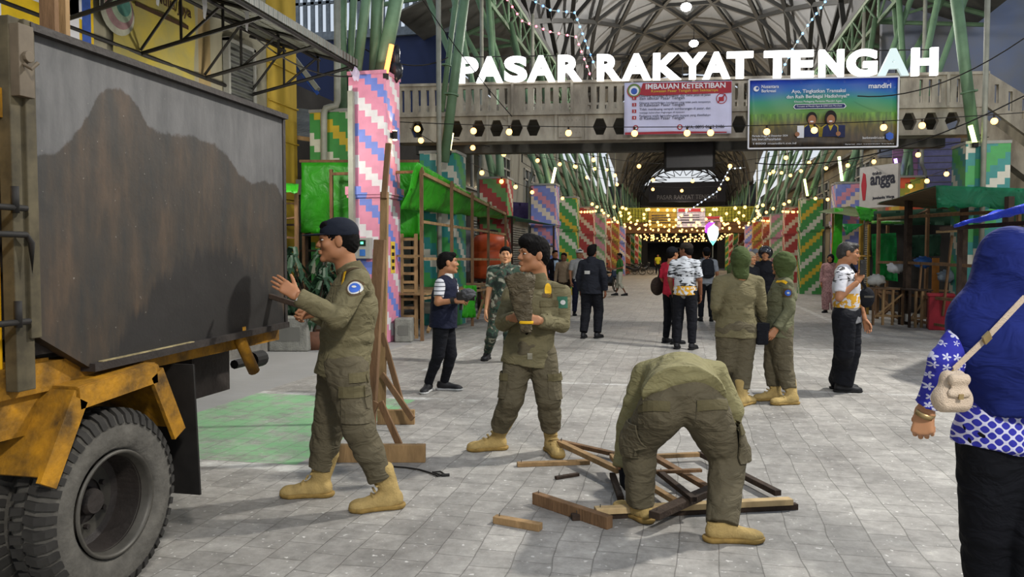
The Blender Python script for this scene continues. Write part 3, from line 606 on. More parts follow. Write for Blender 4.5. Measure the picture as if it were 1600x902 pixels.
# near left steel cluster and poles
def pipes_thing(name, label, cat, lst, m, loc, n=10):
    t = thing(name, label, cat, loc); 
    for pts, r in lst: MB().tube([Vector(p)-Vector(loc) for p in pts], r, n).build('pipe', m, t, smooth=True)
    return t
Zp = 13.55; b0 = P(587, 122, Zp)
t = thing('rag', 'white and lilac rag tied at the top left corner of the pink pillar', 'cloth', tuple(P(553, 118, 13.1))); q = Vector(t.location); quad_rag = [[P(546+i*4, 108+6*math.sin(i*2), 13.1+.03*(i % 2))-q, P(549+i*3.2, 117, 13.12)-q, P(553+i*2, 126+4*math.sin(i*3), 13.08)-q] for i in range(5)]; MB().sheet(quad_rag, .006).build('cloth', mat('rag_lilac', 'b6a8bc', .8, var=.2), t, smooth=True)
t = thing('stored_bundle', 'dark plastic bundle stuffed behind the light tube on the pink pillar', 'bundle', tuple(P(617, 112, 13.6))); e = MB().ball((0, 0, 0), .16, 8, (.9, .7, 1.1)).ball((.0, 0, .25), .12, 8, (.8, .7, 1.6)); e.v = [tuple(Vector(v)*(1+.18*math.sin(v[0]*40+v[2]*31)*math.sin(v[1]*37))) for v in e.v]; e.build('film', mat('dark_plastic', '1c2026', .35, var=.5, scale=15), t, smooth=True)
cl = []
for (xa, ya), (xb_, yb_), r, dz in (((556, 112), (580, -60), .085, -.15), ((586, 112), (592, -60), .11, .1), ((594, 112), (634, -70), .125, .0), ((570, 112), (588, -60), .06, .2)):
    a = P(xa, ya+10, Zp+dz); b_ = P(xb_, yb_, Zp+dz); cl.append(([a, b_], r))
pipes_thing('steel_column', 'cluster of thick green steel tubes rising from the top of the pink pillar', 'column', cl[:3], M_gpipe, (b0.x, b0.y, 4.62))
t = pipes_thing('steel_column', 'two green tubes rising behind and left of the pink pillar', 'column', [([P(535, 175, 15.6), P(535, -70, 15.6)], .09), ([P(543, 175, 15.8), P(556, -60, 15.4)], .07)], M_gpipe, tuple(P(539, 175, 15.6)))
t = thing('downpipe', 'pale rusty vertical pipe left of the pink pillar with an elbow at its foot', 'pipe', tuple(P(507, 545, 15.0).xy)+(0,)); o0 = Vector(t.location)
MB().tube([P(527, -60, 15)-o0, P(527, 158, 15)-o0, P(525, 165, 15)-o0, P(518, 167, 15)-o0, P(509, 169, 15)-o0, P(506, 178, 15)-o0, P(506, 400, 15)-o0], .065, 10).build('pipe', M_wpipe, t, smooth=True)
MB().tube([Vector((P(506, 400, 15)-o0).xy.to_3d()), P(506, 400, 15)-o0], .07, 10).build('pipe_foot', M_grey, t, smooth=True)
z = P(686, 240, 15.6); t = thing('lamp_pole', 'tall pale vertical pole standing left of the teal pillar in front of the bridge', 'pole', (z.x, z.y, 0)); MB().tube([(0, 0, 0), (0, 0, 8.2)], .05, 10).build('pole', M_wpipe, t, smooth=True); MB().tube([(0, 0, 0), (0, 0, .1)], .12, 10).build('foot', M_iron, t)
z = P(1537, 240, 15.2); t = thing('lamp_pole', 'pale vertical pole beside the teal pillar on the right', 'pole', (z.x, z.y, 0)); MB().tube([(0, 0, 0), (0, 0, 9.2)], .05, 10).build('pole', M_wpipe, t, smooth=True); MB().tube([(0, 0, 0), (0, 0, .1)], .12, 10).build('foot', M_iron, t)
z = P(552, 545, 13.2); t = thing('lamp_pole', 'pale square post standing directly left of the pink pillar', 'pole', (z.x, z.y, 0)); MB().bb(-.045, .045, -.045, .045, 0, 4.3).build('post', M_wpipe, t); MB().bb(-.12, .12, -.12, .12, 0, .06).build('foot', M_grey, t)
for (x0, y0, x1, y1, Z, r, lb_) in ((694, 238, 733, -60, 16.0, .10, 'leaning green steel tube left of the lit letter P'), (1526, 232, 1487, -60, 15.7, .11, 'leaning thick green steel tube at the right in front of the bridge'),
                                 (690, 160, 716, -30, 16.6, .06, 'thin leaning green steel tube behind the thick one near letter P')):
    a, b_ = P(x0, y0, Z), P(x1, y1, Z); t = thing('steel_tube', lb_, 'column', tuple(a)); MB().tube([(0, 0, -.2), b_-a], r, 10).build('tube', M_gpipe, t, smooth=True)
    MB().lathe([(r, 0), (r+.05, 0), (r+.05, .03), (r, .03)], 16, Matrix.Translation((b_-a)*.3)@(b_-a).to_track_quat('Z', 'Y').to_matrix().to_4x4()).build('flange', M_gpipe, t)
# neon tubes on pillar tops, wall lamp
for (x0, y0, x1, y1, Z, c, lb_, s_) in ((602, 119, 612, 70, 13.2, (1, .20, .05), 'glowing orange red light tube on top of the pink pillar', 3.0), (701, 238, 706, 208, 16.4, (1, .85, .4), 'glowing yellow light tube on the teal pillar at left', 3.0), (1524, 226, 1516, 196, 15.3, (.8, 1, .3), 'glowing yellow green light tube on the right teal pillar', 3.0),
                                      (1404, 275, 1399, 248, 22, (.45, .25, 1), 'glowing violet light tube above the flame coloured pillar', 3.0), (862, 290, 868, 262, 25, (1, .8, .4), 'glowing warm light tube above the left pink and blue pillar', 3.0), (1316, 285, 1311, 245, 25, (.8, 1, .5), 'glowing pale light tube above the right pink and blue pillar', 3.0),
                                      (1262, 308, 1257, 280, 30, (.8, 1, .3), 'glowing green tinted light tube above the right green and yellow pillar', 3.0)):
    a, b_ = P(x0, y0, Z), P(x1, y1, Z); t = thing('light_tube', lb_, 'lamp', tuple(a)); MB().tube([(0, 0, 0), b_-a], .045, 8).build('tube', emit('glow_%d_%d' % (x0, int(c[1]*100)), c, s_), t); MB().tube([(0, 0, -.05), (0, 0, .04)], .06, 8).build('socket', M_iron, t)
p = P(615, 207, 13.05); t = thing('wall_lamp', 'small wall lamp shining up and down on the right face of the pink pillar', 'lamp', (big.location.x+.34, big.location.y-.1, p.z)); MB().tube([(.07, 0, -.07), (.07, 0, .07)], .045, 10).build('housing', M_iron, t); MB().bb(0, .03, -.05, .05, -.04, .04).build('bracket', M_iron, t)
MB().tube([(.07, 0, .06), (.07, 0, .085)], .035, 10).tube([(.07, 0, -.085), (.07, 0, -.06)], .035, 10).build('lens', emit('warm_lens', (1, .75, .4), 12), t)
for dz, tz in ((.12, 1), (-.12, -1)): lamp('wall_lamp_light', 'SPOT', t.location+Vector((.09, 0, dz)), 14, (1, .72, .4), .02, t.location+Vector((.02, 0, tz*2)), math.radians(75))
p = big.location; t = thing('electric_box', 'white electric box with small green display on the pink pillar', 'box', (p.x-.05, p.y-.34, 1.45)); MB().bb(-.16, .14, -.12, 0, 0, .36).build('casing', M_wframe, t, bevel=.01)
MB().bb(-.08, .06, -.128, -.118, .22, .32).build('display', mat('display_dark', '10241a', .3), t); MB().bb(-.03, .02, -.132, -.127, .25, .29).build('lit_digits', emit('green_digits', (.1, 1, .4), 1.5), t); MB().bb(-.05, .05, -.128, -.118, .05, .16).build('blue_label', mat('blue_sticker', '2f5fa0', .6), t)
t = thing('warning_sticker', 'yellow sticker strip on the right face of the pink pillar', 'sticker', (p.x+.344, p.y-.06, 1.2)); MB().bb(0, .004, -.1, .1, 0, .55).build('sheet', mat('sticker_yellow', 'c9a93a', .6), t)
for k in range(4): MB().bb(.004, .006, -.06, .06, .06+k*.12, .12+k*.12).build('printed_mark', M_iron, t)

# ---------------------------------------------------------------- string lights
M_bulb = emit('warm_bulb', (1, .46, .11), 4.2)
bulb_me = MB().ball((0, 0, -.12), .062, 6).mesh('bulb'); bulb_me.materials.append(M_bulb); bulb_me.polygons.foreach_set('use_smooth', [True]*len(bulb_me.polygons))
sock_me = MB().tube([(0, 0, -.07), (0, 0, .0)], .02, 5).mesh('socket'); sock_me.materials.append(M_iron)
def string_lights(a, b_, n, sag, label, group, r=.008, sc=1.0, skip=0):
    a, b_ = Vector(a), Vector(b_); t = thing('string_lights', label, 'string lights', tuple(a), 0, group)
    pts = [(b_-a)*(i/24)+Vector((0, 0, -sag*4*(i/24)*(1-i/24))) for i in range(25)]
    MB().tube(pts, r, 4).build('cord', M_iron, t)
    for k in range(n):
        f_ = min(.99, max(.01, (k+.5)/n+rng.uniform(-.03, .03))); q = (b_-a)*f_+Vector((0, 0, -sag*4*f_*(1-f_)))
        o = link('bulb', bulb_me, None, t, q); o.scale = (sc,)*3
        if a.y < 30: link('socket', sock_me, None, o)
    return t
string_lights(P(610, 190, 15.2), P(1600, 176, 14.4), 12, .18, 'long string of warm bulbs in front of the bridge beam and banners', None)
string_lights(P(700, 214, 17), P(960, 262, 34), 7, .1, 'string of warm bulbs running from the left teal pillar into the hall', None)
string_lights(P(1545, 214, 16), P(1190, 268, 34), 8, .1, 'string of warm bulbs running from the right teal pillar into the hall', None)
string_lights(P(640, 200, 16), P(890, 306, 30), 9, .3, 'string of warm bulbs sagging above the left stall roofs', None)
string_lights(P(1500, 256, 19), P(1270, 305, 30), 10, .3, 'string of warm bulbs sagging above the right stall roofs', None)
string_lights(P(1380, 300, 25), P(1300, 285, 25), 3, .1, 'short string of warm bulbs by the white shop sign', None)
for Y, wd in ((23, 'nearest'), (27, 'middle'), (31, 'furthest')): string_lights((-4.4, Y, 5.0), (5.0, Y+.7, 5.0), 7, .8, '%s of the three high sagging bulb strings just beyond the bridge' % wd, 'high sagging light strings, front half')
Y = 35.0
for s in (-1, 1): t = thing('support_cable', 'thin steel cable along the %s pillar row carrying the light strings' % ('left' if s < 0 else 'right'), 'cable', (.3+s*4.6, 21, 0)); MB().tube([(0, 0, 4.1), (0, 14, 4.05), (0, 73, 3.5)], .012, 4).build('cable', M_iron, t); MB().tube([(0, .0, 4.1), (0, .0, 5.2)], .02, 5).tube([(-.03*s, 72.9, 3.5), (-.03*s, 72.9, 9)], .02, 5).build('hanger', M_iron, t)
while Y < 92:
    zt = 4.05-(Y-35)*.0094; sgx = rng.uniform(.12, .5)
    string_lights((-4.3, Y, zt), (4.9, Y+rng.uniform(-.8, .8), zt-.01), int(rng.choice([8, 9, 10, 11, 12])), sgx, 'string of warm bulbs across the far half of the hall', 'light strings across the far half of the hall', sc=1.15); Y += 2.15
for p, wd in ((P(915, 400, 35.4), 'left red and white'), (P(1238, 400, 35.4), 'right red and white'), (Vector((-4.45, 46.5, 0)), 'left orange'), (Vector((5.05, 46.5, 0)), 'right orange')):
     string_lights((p.x-.55, p.y-.5, 3.62), (p.x+.55, p.y-.5, 3.62), 9, .04, 'short bulb string across the head of the nearest %s pillar' % wd, 'bulb strings round pillar heads', sc=.8)
# LED rope lights along the roof edge
for pts, Z, c, lb_ in ((((793, 0), (816, 33), (860, 50), (900, 58), (926, 127)), 24, (1, .16, .22), 'red pink light rope zigzagging down the left roof truss'), (((826, -3), (860, 16), (898, 20), (931, 108)), 24.5, (.12, .35, 1), 'blue light rope hanging from the left roof truss'),
                      (((1296, -6), (1262, 40), (1238, 78), (1215, 124)), 24, (.15, .45, 1), 'blue light rope along the right edge of the vaulted roof'), (((1262, 330), (1060, 340), (1120, 300), (1140, 264), (1165, 262)), 40, (.6, .75, 1), 'white blue light rope deep in the hall on the right')):
    pp = [P(x, y, Z) for x, y in pts][(1 if Z == 40 else 0):]; t = thing('light_rope', lb_, 'light rope', tuple(pp[0])); o0 = pp[0]
    MB().tube([q-o0 for q in pp], .018, 5).build('cord', M_wframe, t); m = emit('rope_'+lb_[:4].strip()+str(Z), c, 3.0); dots = MB()
    for a, b_ in zip(pp, pp[1:]):
        n = max(2, int((b_-a).length/.22))
        for k in range(n): dots.ball(a+(b_-a)*(k/n)-o0+Vector((0, -.02, 0)), .038, 3)
    o = dots.build('lit_diodes', m, t); o['kind'] = 'stuff'

for x0, y0, Z0, x1, y1, Z1, sg_, lb_ in ((640, -30, 15, 800, 182, 17, .1, 'black overhead wire slanting past letter P down to the bridge'), (560, 70, 13.4, 700, 90, 16, .25, 'black overhead wire from the pink pillar top to the left tube cluster'), (1340, 150, 16.2, 1600, 60, 13, .3, 'black overhead wire rising at right from the bridge railing'), (1180, 255, 17, 1600, 150, 13, .4, 'black overhead wire sagging low across the right end of the bridge'), (400, 60, 12, 560, 118, 13.2, .2, 'black overhead wire from the awning to the pink pillar')):
    a, b_ = P(x0, y0, Z0), P(x1, y1, Z1); t = thing('overhead_wire', lb_, 'cable', tuple(a)); MB().tube([(b_-a)*(i/12)-Vector((0, 0, sg_*4*(i/12)*(1-i/12))) for i in range(13)], .012, 4).build('wire', M_iron, t)
# ---------------------------------------------------------------- truck
def YZ(px, py, X):
    d = FW + RIGHT*((px-800)/F) + UP*((451-py)/F); return CAM + d*(X/d.x)
M_ty = mat('truck_yellow', 'a87616', .6, var=.35, scale=7, bump=.25, col2='4a3618')
M_tdark = mat('dark_rusty_steel', '2c2724', .6, var=.35, scale=4, bump=.2)
M_rub = mat('tyre_rubber', '504d47', .95, var=.3, scale=10, bump=.3)
M_rubd = mat('tread_rubber', '2b2926', .9, var=.3, scale=10)
M_rim = mat('rim_steel', '48453f', .5, var=.3, scale=8, metal=.3)
def panel_mat():
    m, nt, b = nodes('sooty_side_panel'); L = nt.links.new; tc = N(nt, 'TexCoord'); s = N(nt, 'SeparateXYZ'); L(tc.outputs['Object'], s.inputs[0])
    Y, Z = s.outputs[1], s.outputs[2]
    # wavy tide line: dry paint above, wet soot below (object z up, y along)
    cu = N(nt, 'FloatCurve'); c = cu.mapping.curves[0]
    pts = [(0, .62), (.08, .66), (.14, .74), (.24, .90), (.30, .88), (.36, .80), (.45, .79), (.55, .80), (.66, .77), (.76, .68), (.84, .66), (.90, .68), (.96, .66), (1, .50)]
    while len(c.points) < len(pts): c.points.new(.5, .5)
    for p_, q in zip(c.points, pts): p_.location = q
    cu.mapping.update()
    L(math_(nt, 'MULTIPLY', Y, 1/1.98), cu.inputs['Value'])
    n1 = N(nt, 'TexNoise', in_Scale=14.0, in_Detail=6.0, in_Roughness=.7); L(tc.outputs['Object'], n1.inputs['Vector'])
    lim = math_(nt, 'ADD', cu.outputs[0], math_(nt, 'MULTIPLY', math_(nt, 'SUBTRACT', n1.outputs['Fac'], .5), .06))
    zn = math_(nt, 'MULTIPLY', Z, 1/1.32)
    d = math_(nt, 'SUBTRACT', lim, zn); wet = ramp(nt, [(.495, (0,)*3), (.505, (1,)*3)]); L(math_(nt, 'ADD', d, .5), wet.inputs[0])
    # second dark drip arc low on the panel
    y2 = math_(nt, 'SUBTRACT', math_(nt, 'MULTIPLY', Y, 1/1.98), .62); arc = math_(nt, 'SUBTRACT', .36, math_(nt, 'MULTIPLY', math_(nt, 'MULTIPLY', y2, y2), 2.3))
    mp0 = N(nt, 'Mapping'); mp0.inputs['Scale'].default_value = (1, 22, 2.0); L(tc.outputs['Object'], mp0.inputs[0]); n3 = N(nt, 'TexNoise', in_Scale=1.0, in_Detail=4.0); L(mp0.outputs[0], n3.inputs['Vector'])
    d2 = math_(nt, 'SUBTRACT', math_(nt, 'ADD', arc, math_(nt, 'MULTIPLY', math_(nt, 'SUBTRACT', n3.outputs['Fac'], .5), .22)), zn)
    r5 = ramp(nt, [(.47, (0,)*3), (.52, (1,)*3)]); L(math_(nt, 'ADD', d2, .5), r5.inputs[0])
    mp = N(nt, 'Mapping'); mp.inputs['Scale'].default_value = (1, 5, 1.2); L(tc.outputs['Object'], mp.inputs[0])
    n2 = N(nt, 'TexNoise', in_Scale=1.6, in_Detail=7.0, in_Roughness=.65); L(mp.outputs[0], n2.inputs['Vector'])
    dry = ramp(nt, [(.3, c3('3f3f3f')), (.7, c3('5f5d5c'))]); L(n2.outputs['Fac'], dry.inputs[0])
    sg_ = ramp(nt, [(.34, c3('1c1b18')), (.52, c3('2e251b')), (.70, c3('443424'))]); L(n2.outputs['Fac'], sg_.inputs[0])
    mx = N(nt, 'Mix', data_type='RGBA'); L(wet.outputs[0], mx.inputs[0]); L(dry.outputs[0], mx.inputs[6]); L(sg_.outputs[0], mx.inputs[7])
    m2 = N(nt, 'Mix', data_type='RGBA'); L(r5.outputs[0], m2.inputs[0]); L(mx.outputs[2], m2.inputs[6]); m2.inputs[7].default_value = (*c3('15110e'), 1)
    n4 = N(nt, 'TexNoise', in_Scale=60.0, in_Detail=2.0); L(tc.outputs['Object'], n4.inputs['Vector']); r4 = ramp(nt, [(.74, (0,)*3), (.78, (.5,)*3)]); L(n4.outputs['Fac'], r4.inputs[0])
    m3 = N(nt, 'Mix', data_type='RGBA'); L(r4.outputs[0], m3.inputs[0]); L(m2.outputs[2], m3.inputs[6]); m3.inputs[7].default_value = (.25, .23, .2, 1)
    L(m3.outputs[2], b.inputs['Base Color']); b.inputs['Roughness'].default_value = .62
    n6 = N(nt, 'TexNoise', in_Scale=2.2, in_Detail=3.0); L(tc.outputs['Object'], n6.inputs['Vector']); bu = N(nt, 'Bump', in_Strength=.25, in_Distance=.05); L(n6.outputs['Fac'], bu.inputs['Height'])
    b2 = N(nt, 'Bump', in_Strength=.2, in_Distance=.003); L(n4.outputs['Fac'], b2.inputs['Height']); L(bu.outputs[0], b2.inputs['Normal']); L(b2.outputs[0], b.inputs['Normal'])
    return m
TX = -2.5; Y0, Y1, ZT, ZBt = 2.52, 4.50, 2.38, 1.06
tk = thing('dump_truck', 'yellow dump truck at the left edge with sooty dark side panel and big rear wheel', 'truck', (TX, 3.1, 0))
def tp(x, y, z): return (x-TX, y-3.1, z)
pm = panel_mat()
me = curve_mesh('side_panel', [[(0.0, .14), (.30, -.04), (1.98, 0.0), (1.98, 1.32), (0, 1.32)]], .028)
me.transform(Matrix(((0, 0, 1, 0), (1, 0, 0, 0), (0, 1, 0, 0), (0, 0, 0, 1))))
link('side_panel', me, pm, tk, tp(TX, Y0, ZBt))
e = MB(); e.beam(tp(TX+.02, Y0, ZT), tp(TX+.02, Y1, ZT), .09, .03).beam(tp(TX+.01, Y1, ZBt), tp(TX+.01, Y1, ZT), .05, .03, (0, 1, 0)).beam(tp(TX+.01, Y0+.3, ZBt-.04), tp(TX+.01, Y1, ZBt), .09, .035)
e.build('panel_edge', M_tdark, tk)
o = MB().beam(tp(TX+.035, Y0+.35, ZBt-.035), tp(TX+.035, Y0+1.0, ZBt-.02), .03, .035).build('worn_edge', mat('scraped_paint', '8c7f5c', .6, var=.5, scale=30), tk)
# left upright with hinge bracket and hooks
e = MB().bb(-.012, .045, Y0-.085-3.1, Y0-3.1, .98, 2.40).bb(.0, .06, Y0-.03-3.1, Y0+.02-3.1, 1.18, 2.40)
e.build('corner_post', mat('dull_metal_post', '47402f', .7, var=.4, scale=9), tk, bevel=.004)
MB().bb(.04, .085, Y0-.08-3.1, Y0-.01-3.1, 2.10, 2.37).tube([(.085, Y0-.045-3.1, 2.25), (.10, Y0-.045-3.1, 2.25)], .022, 10).tube([(.085, Y0-.06-3.1, 2.22), (.12, Y0-.06-3.1, 2.20), (.12, Y0-.03-3.1, 2.23)], .008, 6).build('hinge_bracket', mat('hinge_metal', '544a3c', .6, var=.3), tk, bevel=.006)
for z in (1.68, 1.25): MB().tube([(.07, -1.0, z), (.07, Y0-.05-3.1, z)], .012, 8).tube([(.07, Y0-.1-3.1, z-.02), (.07, Y0-.1-3.1, z+.08)], .014, 8).build('latch_bar', M_iron, tk, smooth=True)
MB().tube([(.075, -1.0, 1.58), (.075, Y0-.06-3.1, 1.58), (.075, Y0-.035-3.1, 1.55), (.075, Y0-.035-3.1, 1.43)], .012, 8).build('hook_rod', M_iron, tk, smooth=True)
MB().bb(-2.0, -.02, -1.6, Y0-.08-3.1, 1.06, 2.12).build('front_body', mat('truck_yellow_clean', 'd6a012', .5, var=.15, scale=3), tk, bevel=.01)
MB().bb(-2.05, 0.01, -1.6, Y0-.085-3.1, 2.02, 2.13).bb(0, .03, -.9, -.84, 1.06, 2.12).build('body_rib', M_ty, tk)
# bed floor, far side panel, tailgate
MB().bb(-2.0, -.03, Y0-3.1, Y1-3.1, 1.10, 1.17).bb(-2.05, -2.0, Y0-3.1, Y1-3.1, 1.1, 2.38).bb(-2.0, -.03, Y1-.05-3.1, Y1-3.1, 1.1, 2.36).bb(-2.0, -.03, Y0-3.1, Y0+.05-3.1, 1.1, 2.2).build('bed', M_tdark, tk)
MB().beam((-.06, -1.6, 1.0), (-.06, Y1-3.1, 1.02), .08, .12).beam((-.08, -1.5, .95), (-.08, -.42, .93), .06, .3).build('bed_rail', M_ty, tk)
e = MB()
for x in (-.62, -1.35): e.bb(x-.05, x+.05, -2.2, 1.30, .78, .98)
e.bb(-1.4, -.55, -.3, -.2, .8, .95).bb(-1.5, -.28, 1.10, 1.2, .72, .96).bb(-.5, -.2, .75, 1.12, .68, .98); e.build('chassis', M_tdark, tk)
p = YZ(405, 570, TX-.3); MB().tube([(p.x-TX, p.y-3.1-.1, .8), (p.x-TX, p.y-3.1+.03, .8)], .055, 14).tube([(p.x-TX, p.y-3.1-.3, .8), (p.x-TX, p.y-3.1, .8)], .03, 8).build('tow_bolt', M_iron, tk, smooth=False)
a = YZ(375, 532, TX+.0); b_ = YZ(397, 580, TX+.0); MB().tube([(0, a.y-3.1, a.z+.08), (0, a.y-3.1, a.z), (0, b_.y-3.1, b_.z)], .035, 10).build('hanging_pipe', M_ty, tk, smooth=True)
MB().bb(-.16, -.04, 1.0, 1.3, 1.0, 1.06).build('rear_bracket', M_ty, tk)
# mudguard
gp = [YZ(x, y, TX+.10) for x, y in ((72, 748), (122, 612), (243, 573), (279, 668))]
gs = MB(); rows = [[(.10, p.y-3.1, p.z), (-.42, p.y-3.1, p.z)] for p in gp]; 
for k in range(3): gs.sheet([rows[k], rows[k+1]], .02)
for k in range(3): gs.beam((.10, gp[k].y-3.1, gp[k].z-.03), (.10, gp[k+1].y-3.1, gp[k+1].z-.03), .02, .09)
gs.build('mudguard', M_ty, tk); MB().beam((-.1, gp[1].y-3.1+.2, gp[1].z), (-.1, gp[1].y-3.1+.25, 1.02), .05, .05).beam((-.02, gp[2].y-3.15, gp[2].z), (-.08, gp[2].y-3.0, 1.02), .04, .04).build('mudguard_stay', M_ty, tk)
f1 = YZ(281, 645, TX+.02); MB().sheet([[(.10, f1.y-3.1+.01*k, .95-.17*k), (-.42, f1.y-3.1+.01*k, .95-.17*k)] for k in range(5)], .012).build('mud_flap', M_iron, tk)
# wheels
wc = YZ(177, 772, TX+.07); WR = .41; WY = wc.y
print('wheel', wc)
def wheel(xo, name):
    M = Matrix.Translation((xo, WY-3.1, WR))@Matrix.Rotation(PI/2, 4, 'Y')
    wo = MB().lathe([(.225, .06), (.25, .088), (.30, .10), (.35, .095), (.385, .078), (.40, .05), (.402, 0), (.40, -.05), (.385, -.078), (.35, -.095), (.30, -.10), (.25, -.088), (.225, -.06), (.225, .06)], 56, M).build('tyre', M_rub, wh, smooth=True)
    t_ = MB()
    for k in range(46):
        a = 2*PI*k/46
        for s in (-1, 1):
            R = Matrix.Rotation(a+(.07 if s > 0 else 0), 4, 'X'); c = Matrix.Translation((xo, WY-3.1, WR))@R
            vs = []
            for (r, x) in ((.352, .104), (.393, .088), (.418, .055), (.418, .004), (.396, .004), (.352, .08)):
                vs.append((r, x))
            n = len(vs); V = [c@Vector((x*s, -.016+( .008 if x < .02 else 0), r)) for r, x in vs]+[c@Vector((x*s, .014+(.008 if x < .02 else 0), r)) for r, x in vs]
            t_.add(V, [tuple(range(n)), tuple(range(2*n-1, n-1, -1))]+[(i, (i+1) % n, n+(i+1) % n, n+i) for i in range(n)])
    t_.build('tread', M_rubd, wo)
    MB().lathe([(.235, .085), (.232, .095), (.222, .095), (.215, .08), (.205, .04)], 48, M).lathe([(.235, -.085), (.2, -.09), (.1, -.08)], 48, M).build('rim', M_rim, wo, smooth=True)
    return M
wh = thing('wheel', None, None, (0, 0, 0)); wh.parent = tk; wh['label'] = 'outer rear tyre with deep dished rim'
M = wheel(.0, 'outer'); h = MB().lathe([(.206, .05), (.20, -.075), (.16, -.092), (.08, -.094)], 48, M).lathe([(0, -.02), (.05, -.02), (.06, -.04), (.065, -.09), (.15, -.09)], 24, M)
for k in range(6): h.tube([M@Vector((.115*math.cos(k*PI/3), .115*math.sin(k*PI/3), -.09)), M@Vector((.115*math.cos(k*PI/3), .115*math.sin(k*PI/3), -.06))], .012, 6)
h.build('hub', M_tdark, wh, smooth=False)
wh = thing('wheel', None, None, (0, 0, 0)); wh.parent = tk; wheel(-.25, 'inner')
wh = thing('wheel', None, None, (0, 0, 0)); wh.parent = tk; wheel(-1.75, 'far')
MB().tube([(-2.0, WY-3.1, WR), (-.1, WY-3.1, WR)], .07, 12).ball((-1, WY-3.1, WR), .17, 8).build('axle', M_tdark, tk, smooth=True)
# boards standing in the bed
for px, lb_, m, w_, ztop in ((78, 'dark brown board standing upright in the truck behind the side panel', M_wood, .08, 2.78), (97, 'pale board standing upright in the truck beside the dark one', M_woodl, .07, 2.85)):
    y = 2.75+.0; q = YZ(px, 60, TX-.25); t = thing('wooden_board', lb_, 'board', (q.x, q.y, 1.17)); MB().beam((0, 0, 0), (-.03, .03, ztop-1.17+.5), w_, .025, (0, 1, 0)).build('plank', m, t); MB().tube([(.0, -.02, 1.2), (0, -.016, 1.2)], .006, 6).build('nail', M_iron, t)

# ---------------------------------------------------------------- left building dressings
by = MB().sheet([[(-7.46+.02*math.sin(i*1.1+j), 9.05+i*.2, 4.2+j*.2+.012*math.sin(i)) for i in range(10)] for j in range(9)], .004)
t = thing('shop_banner', 'faded yellow fabric shop banner with dark lettering on the cream wall', 'banner', (-7.46, 9.05, 4.2)); o = by.build('fabric', mat('faded_yellow_cloth', 'a8963c', .8, var=.22, scale=2, bump=.4, bscale=4, col2='8a8456'), t); o.location = (7.46, -9.05, -4.2)
def wall_text(s_, w_, h_, y, z, m, t, x=.04):
    me = fit(text_mesh(s_, 1, .001, .02), w_, h_); me.transform(Matrix.Rotation(PI/2, 4, 'X')); me.transform(Matrix.Rotation(PI/2, 4, 'Z')); link('lettering', me, m, t, (x, y, z))
M_brtxt = mat('brown_print', '3c2a1c', .7)
wall_text('UD. Mulia Jaya', 1.25, .22, .42, .92, M_brtxt, t); wall_text('Perdana', .4, .14, .1, 1.1, M_brtxt, t)
MB().bb(.03, .036, .42, 1.6, .78, .84).build('printed_panel', M_brtxt, t)
for r, c in ((.33, 'a0a090'), (.27, '8c6f70'), (.2, '8fa08a'), (.14, '4a7a70')):
    me = curve_mesh('printed_emblem', [ngon(0, 0, r, 28)], .001); me.transform(Matrix.Rotation(PI/2, 4, 'X')); me.transform(Matrix.Rotation(PI/2, 4, 'Z')); link('printed_emblem', me, mat('emblem_'+c, c, .7), t, (.045+(.33-r)*.02, .05+(.33-r)*.6, .60+(.33-r)*.5))
t = thing('shop_banner', 'bright yellow and white printed banner above the front of the truck', 'banner', (-7.46, 6.6, 3.6)); MB().bb(0, .01, 0, 2.1, 0, 2.6).build('fabric', mat('bright_yellow_cloth', 'd6b21c', .7, var=.1), t)
MB().bb(.011, .014, 1.0, 1.9, .9, 1.25).bb(.011, .014, 1.6, 1.85, .3, 1.3).bb(.011, .014, .2, .7, .5, 1.3).build('printed_panel', M_wt, t); MB().bb(.011, .014, 1.9, 2.05, .1, 1.2).build('printed_stripe', mat('print_blue', '3a59a8'), t)
# awning with truss
t = thing('awning', 'corrugated grey awning on a black iron truss jutting from the cream building', 'awning', (-7.46, 10, 4.9))
MB().sheet([[(-.0, y, .55), (1.0, y, .22), (2.0, y, -.08)] for y in (-3.0, 2.55)], .02).build('roof_sheet', M_corr, t)
MB().bb(1.96, 2.04, -3.0, 2.55, -.16, -.04).build('edge_trim', M_corr, t)
for k, y in enumerate((-1.9, -.4, 1.1, 2.45)):
    MB().tube([(0, y, -.55), (2.0, y, -.14)], .028, 6).tube([(0, y, .48), (2.0, y, -.14)], .028, 6).tube([(.65, y, .25), (.65, y, -.42)], .02, 6).tube([(1.3, y, .05), (1.3, y, -.28)], .02, 6).tube([(.0, y, -.5), (.65, y, .25)], .02, 6).tube([(.65, y, -.42), (1.3, y, .05)], .02, 6).build('truss', M_iron, t)
MB().tube([(.65, -3, .2), (.65, 2.5, .2)], .025, 6).tube([(1.3, -3, .0), (1.3, 2.5, .0)], .025, 6).tube([(2.0, -3, -.2), (2.0, 2.5, -.2)], .03, 6).tube([(0, -3, -.55), (0, 2.5, -.55)], .03, 6).build('purlin', M_iron, t)
for k in range(3):
    y = .2+k*.75; t2 = thing('pennant', ('small torn white pennant under the awning, %s of three' % ('leftmost', 'middle', 'rightmost')[k]), 'flag', (-5.9-.25*(2-k), 10+y*.8-1.6, 4.95)); MB().sheet([[(-.0, -.06, 0), (0, .06, 0)], [(.01, -.05, -.15), (.01, .05, -.16)], [(0, -.02, -.32), (0, .02, -.33)]], .003).build('cloth', M_wt, t2)
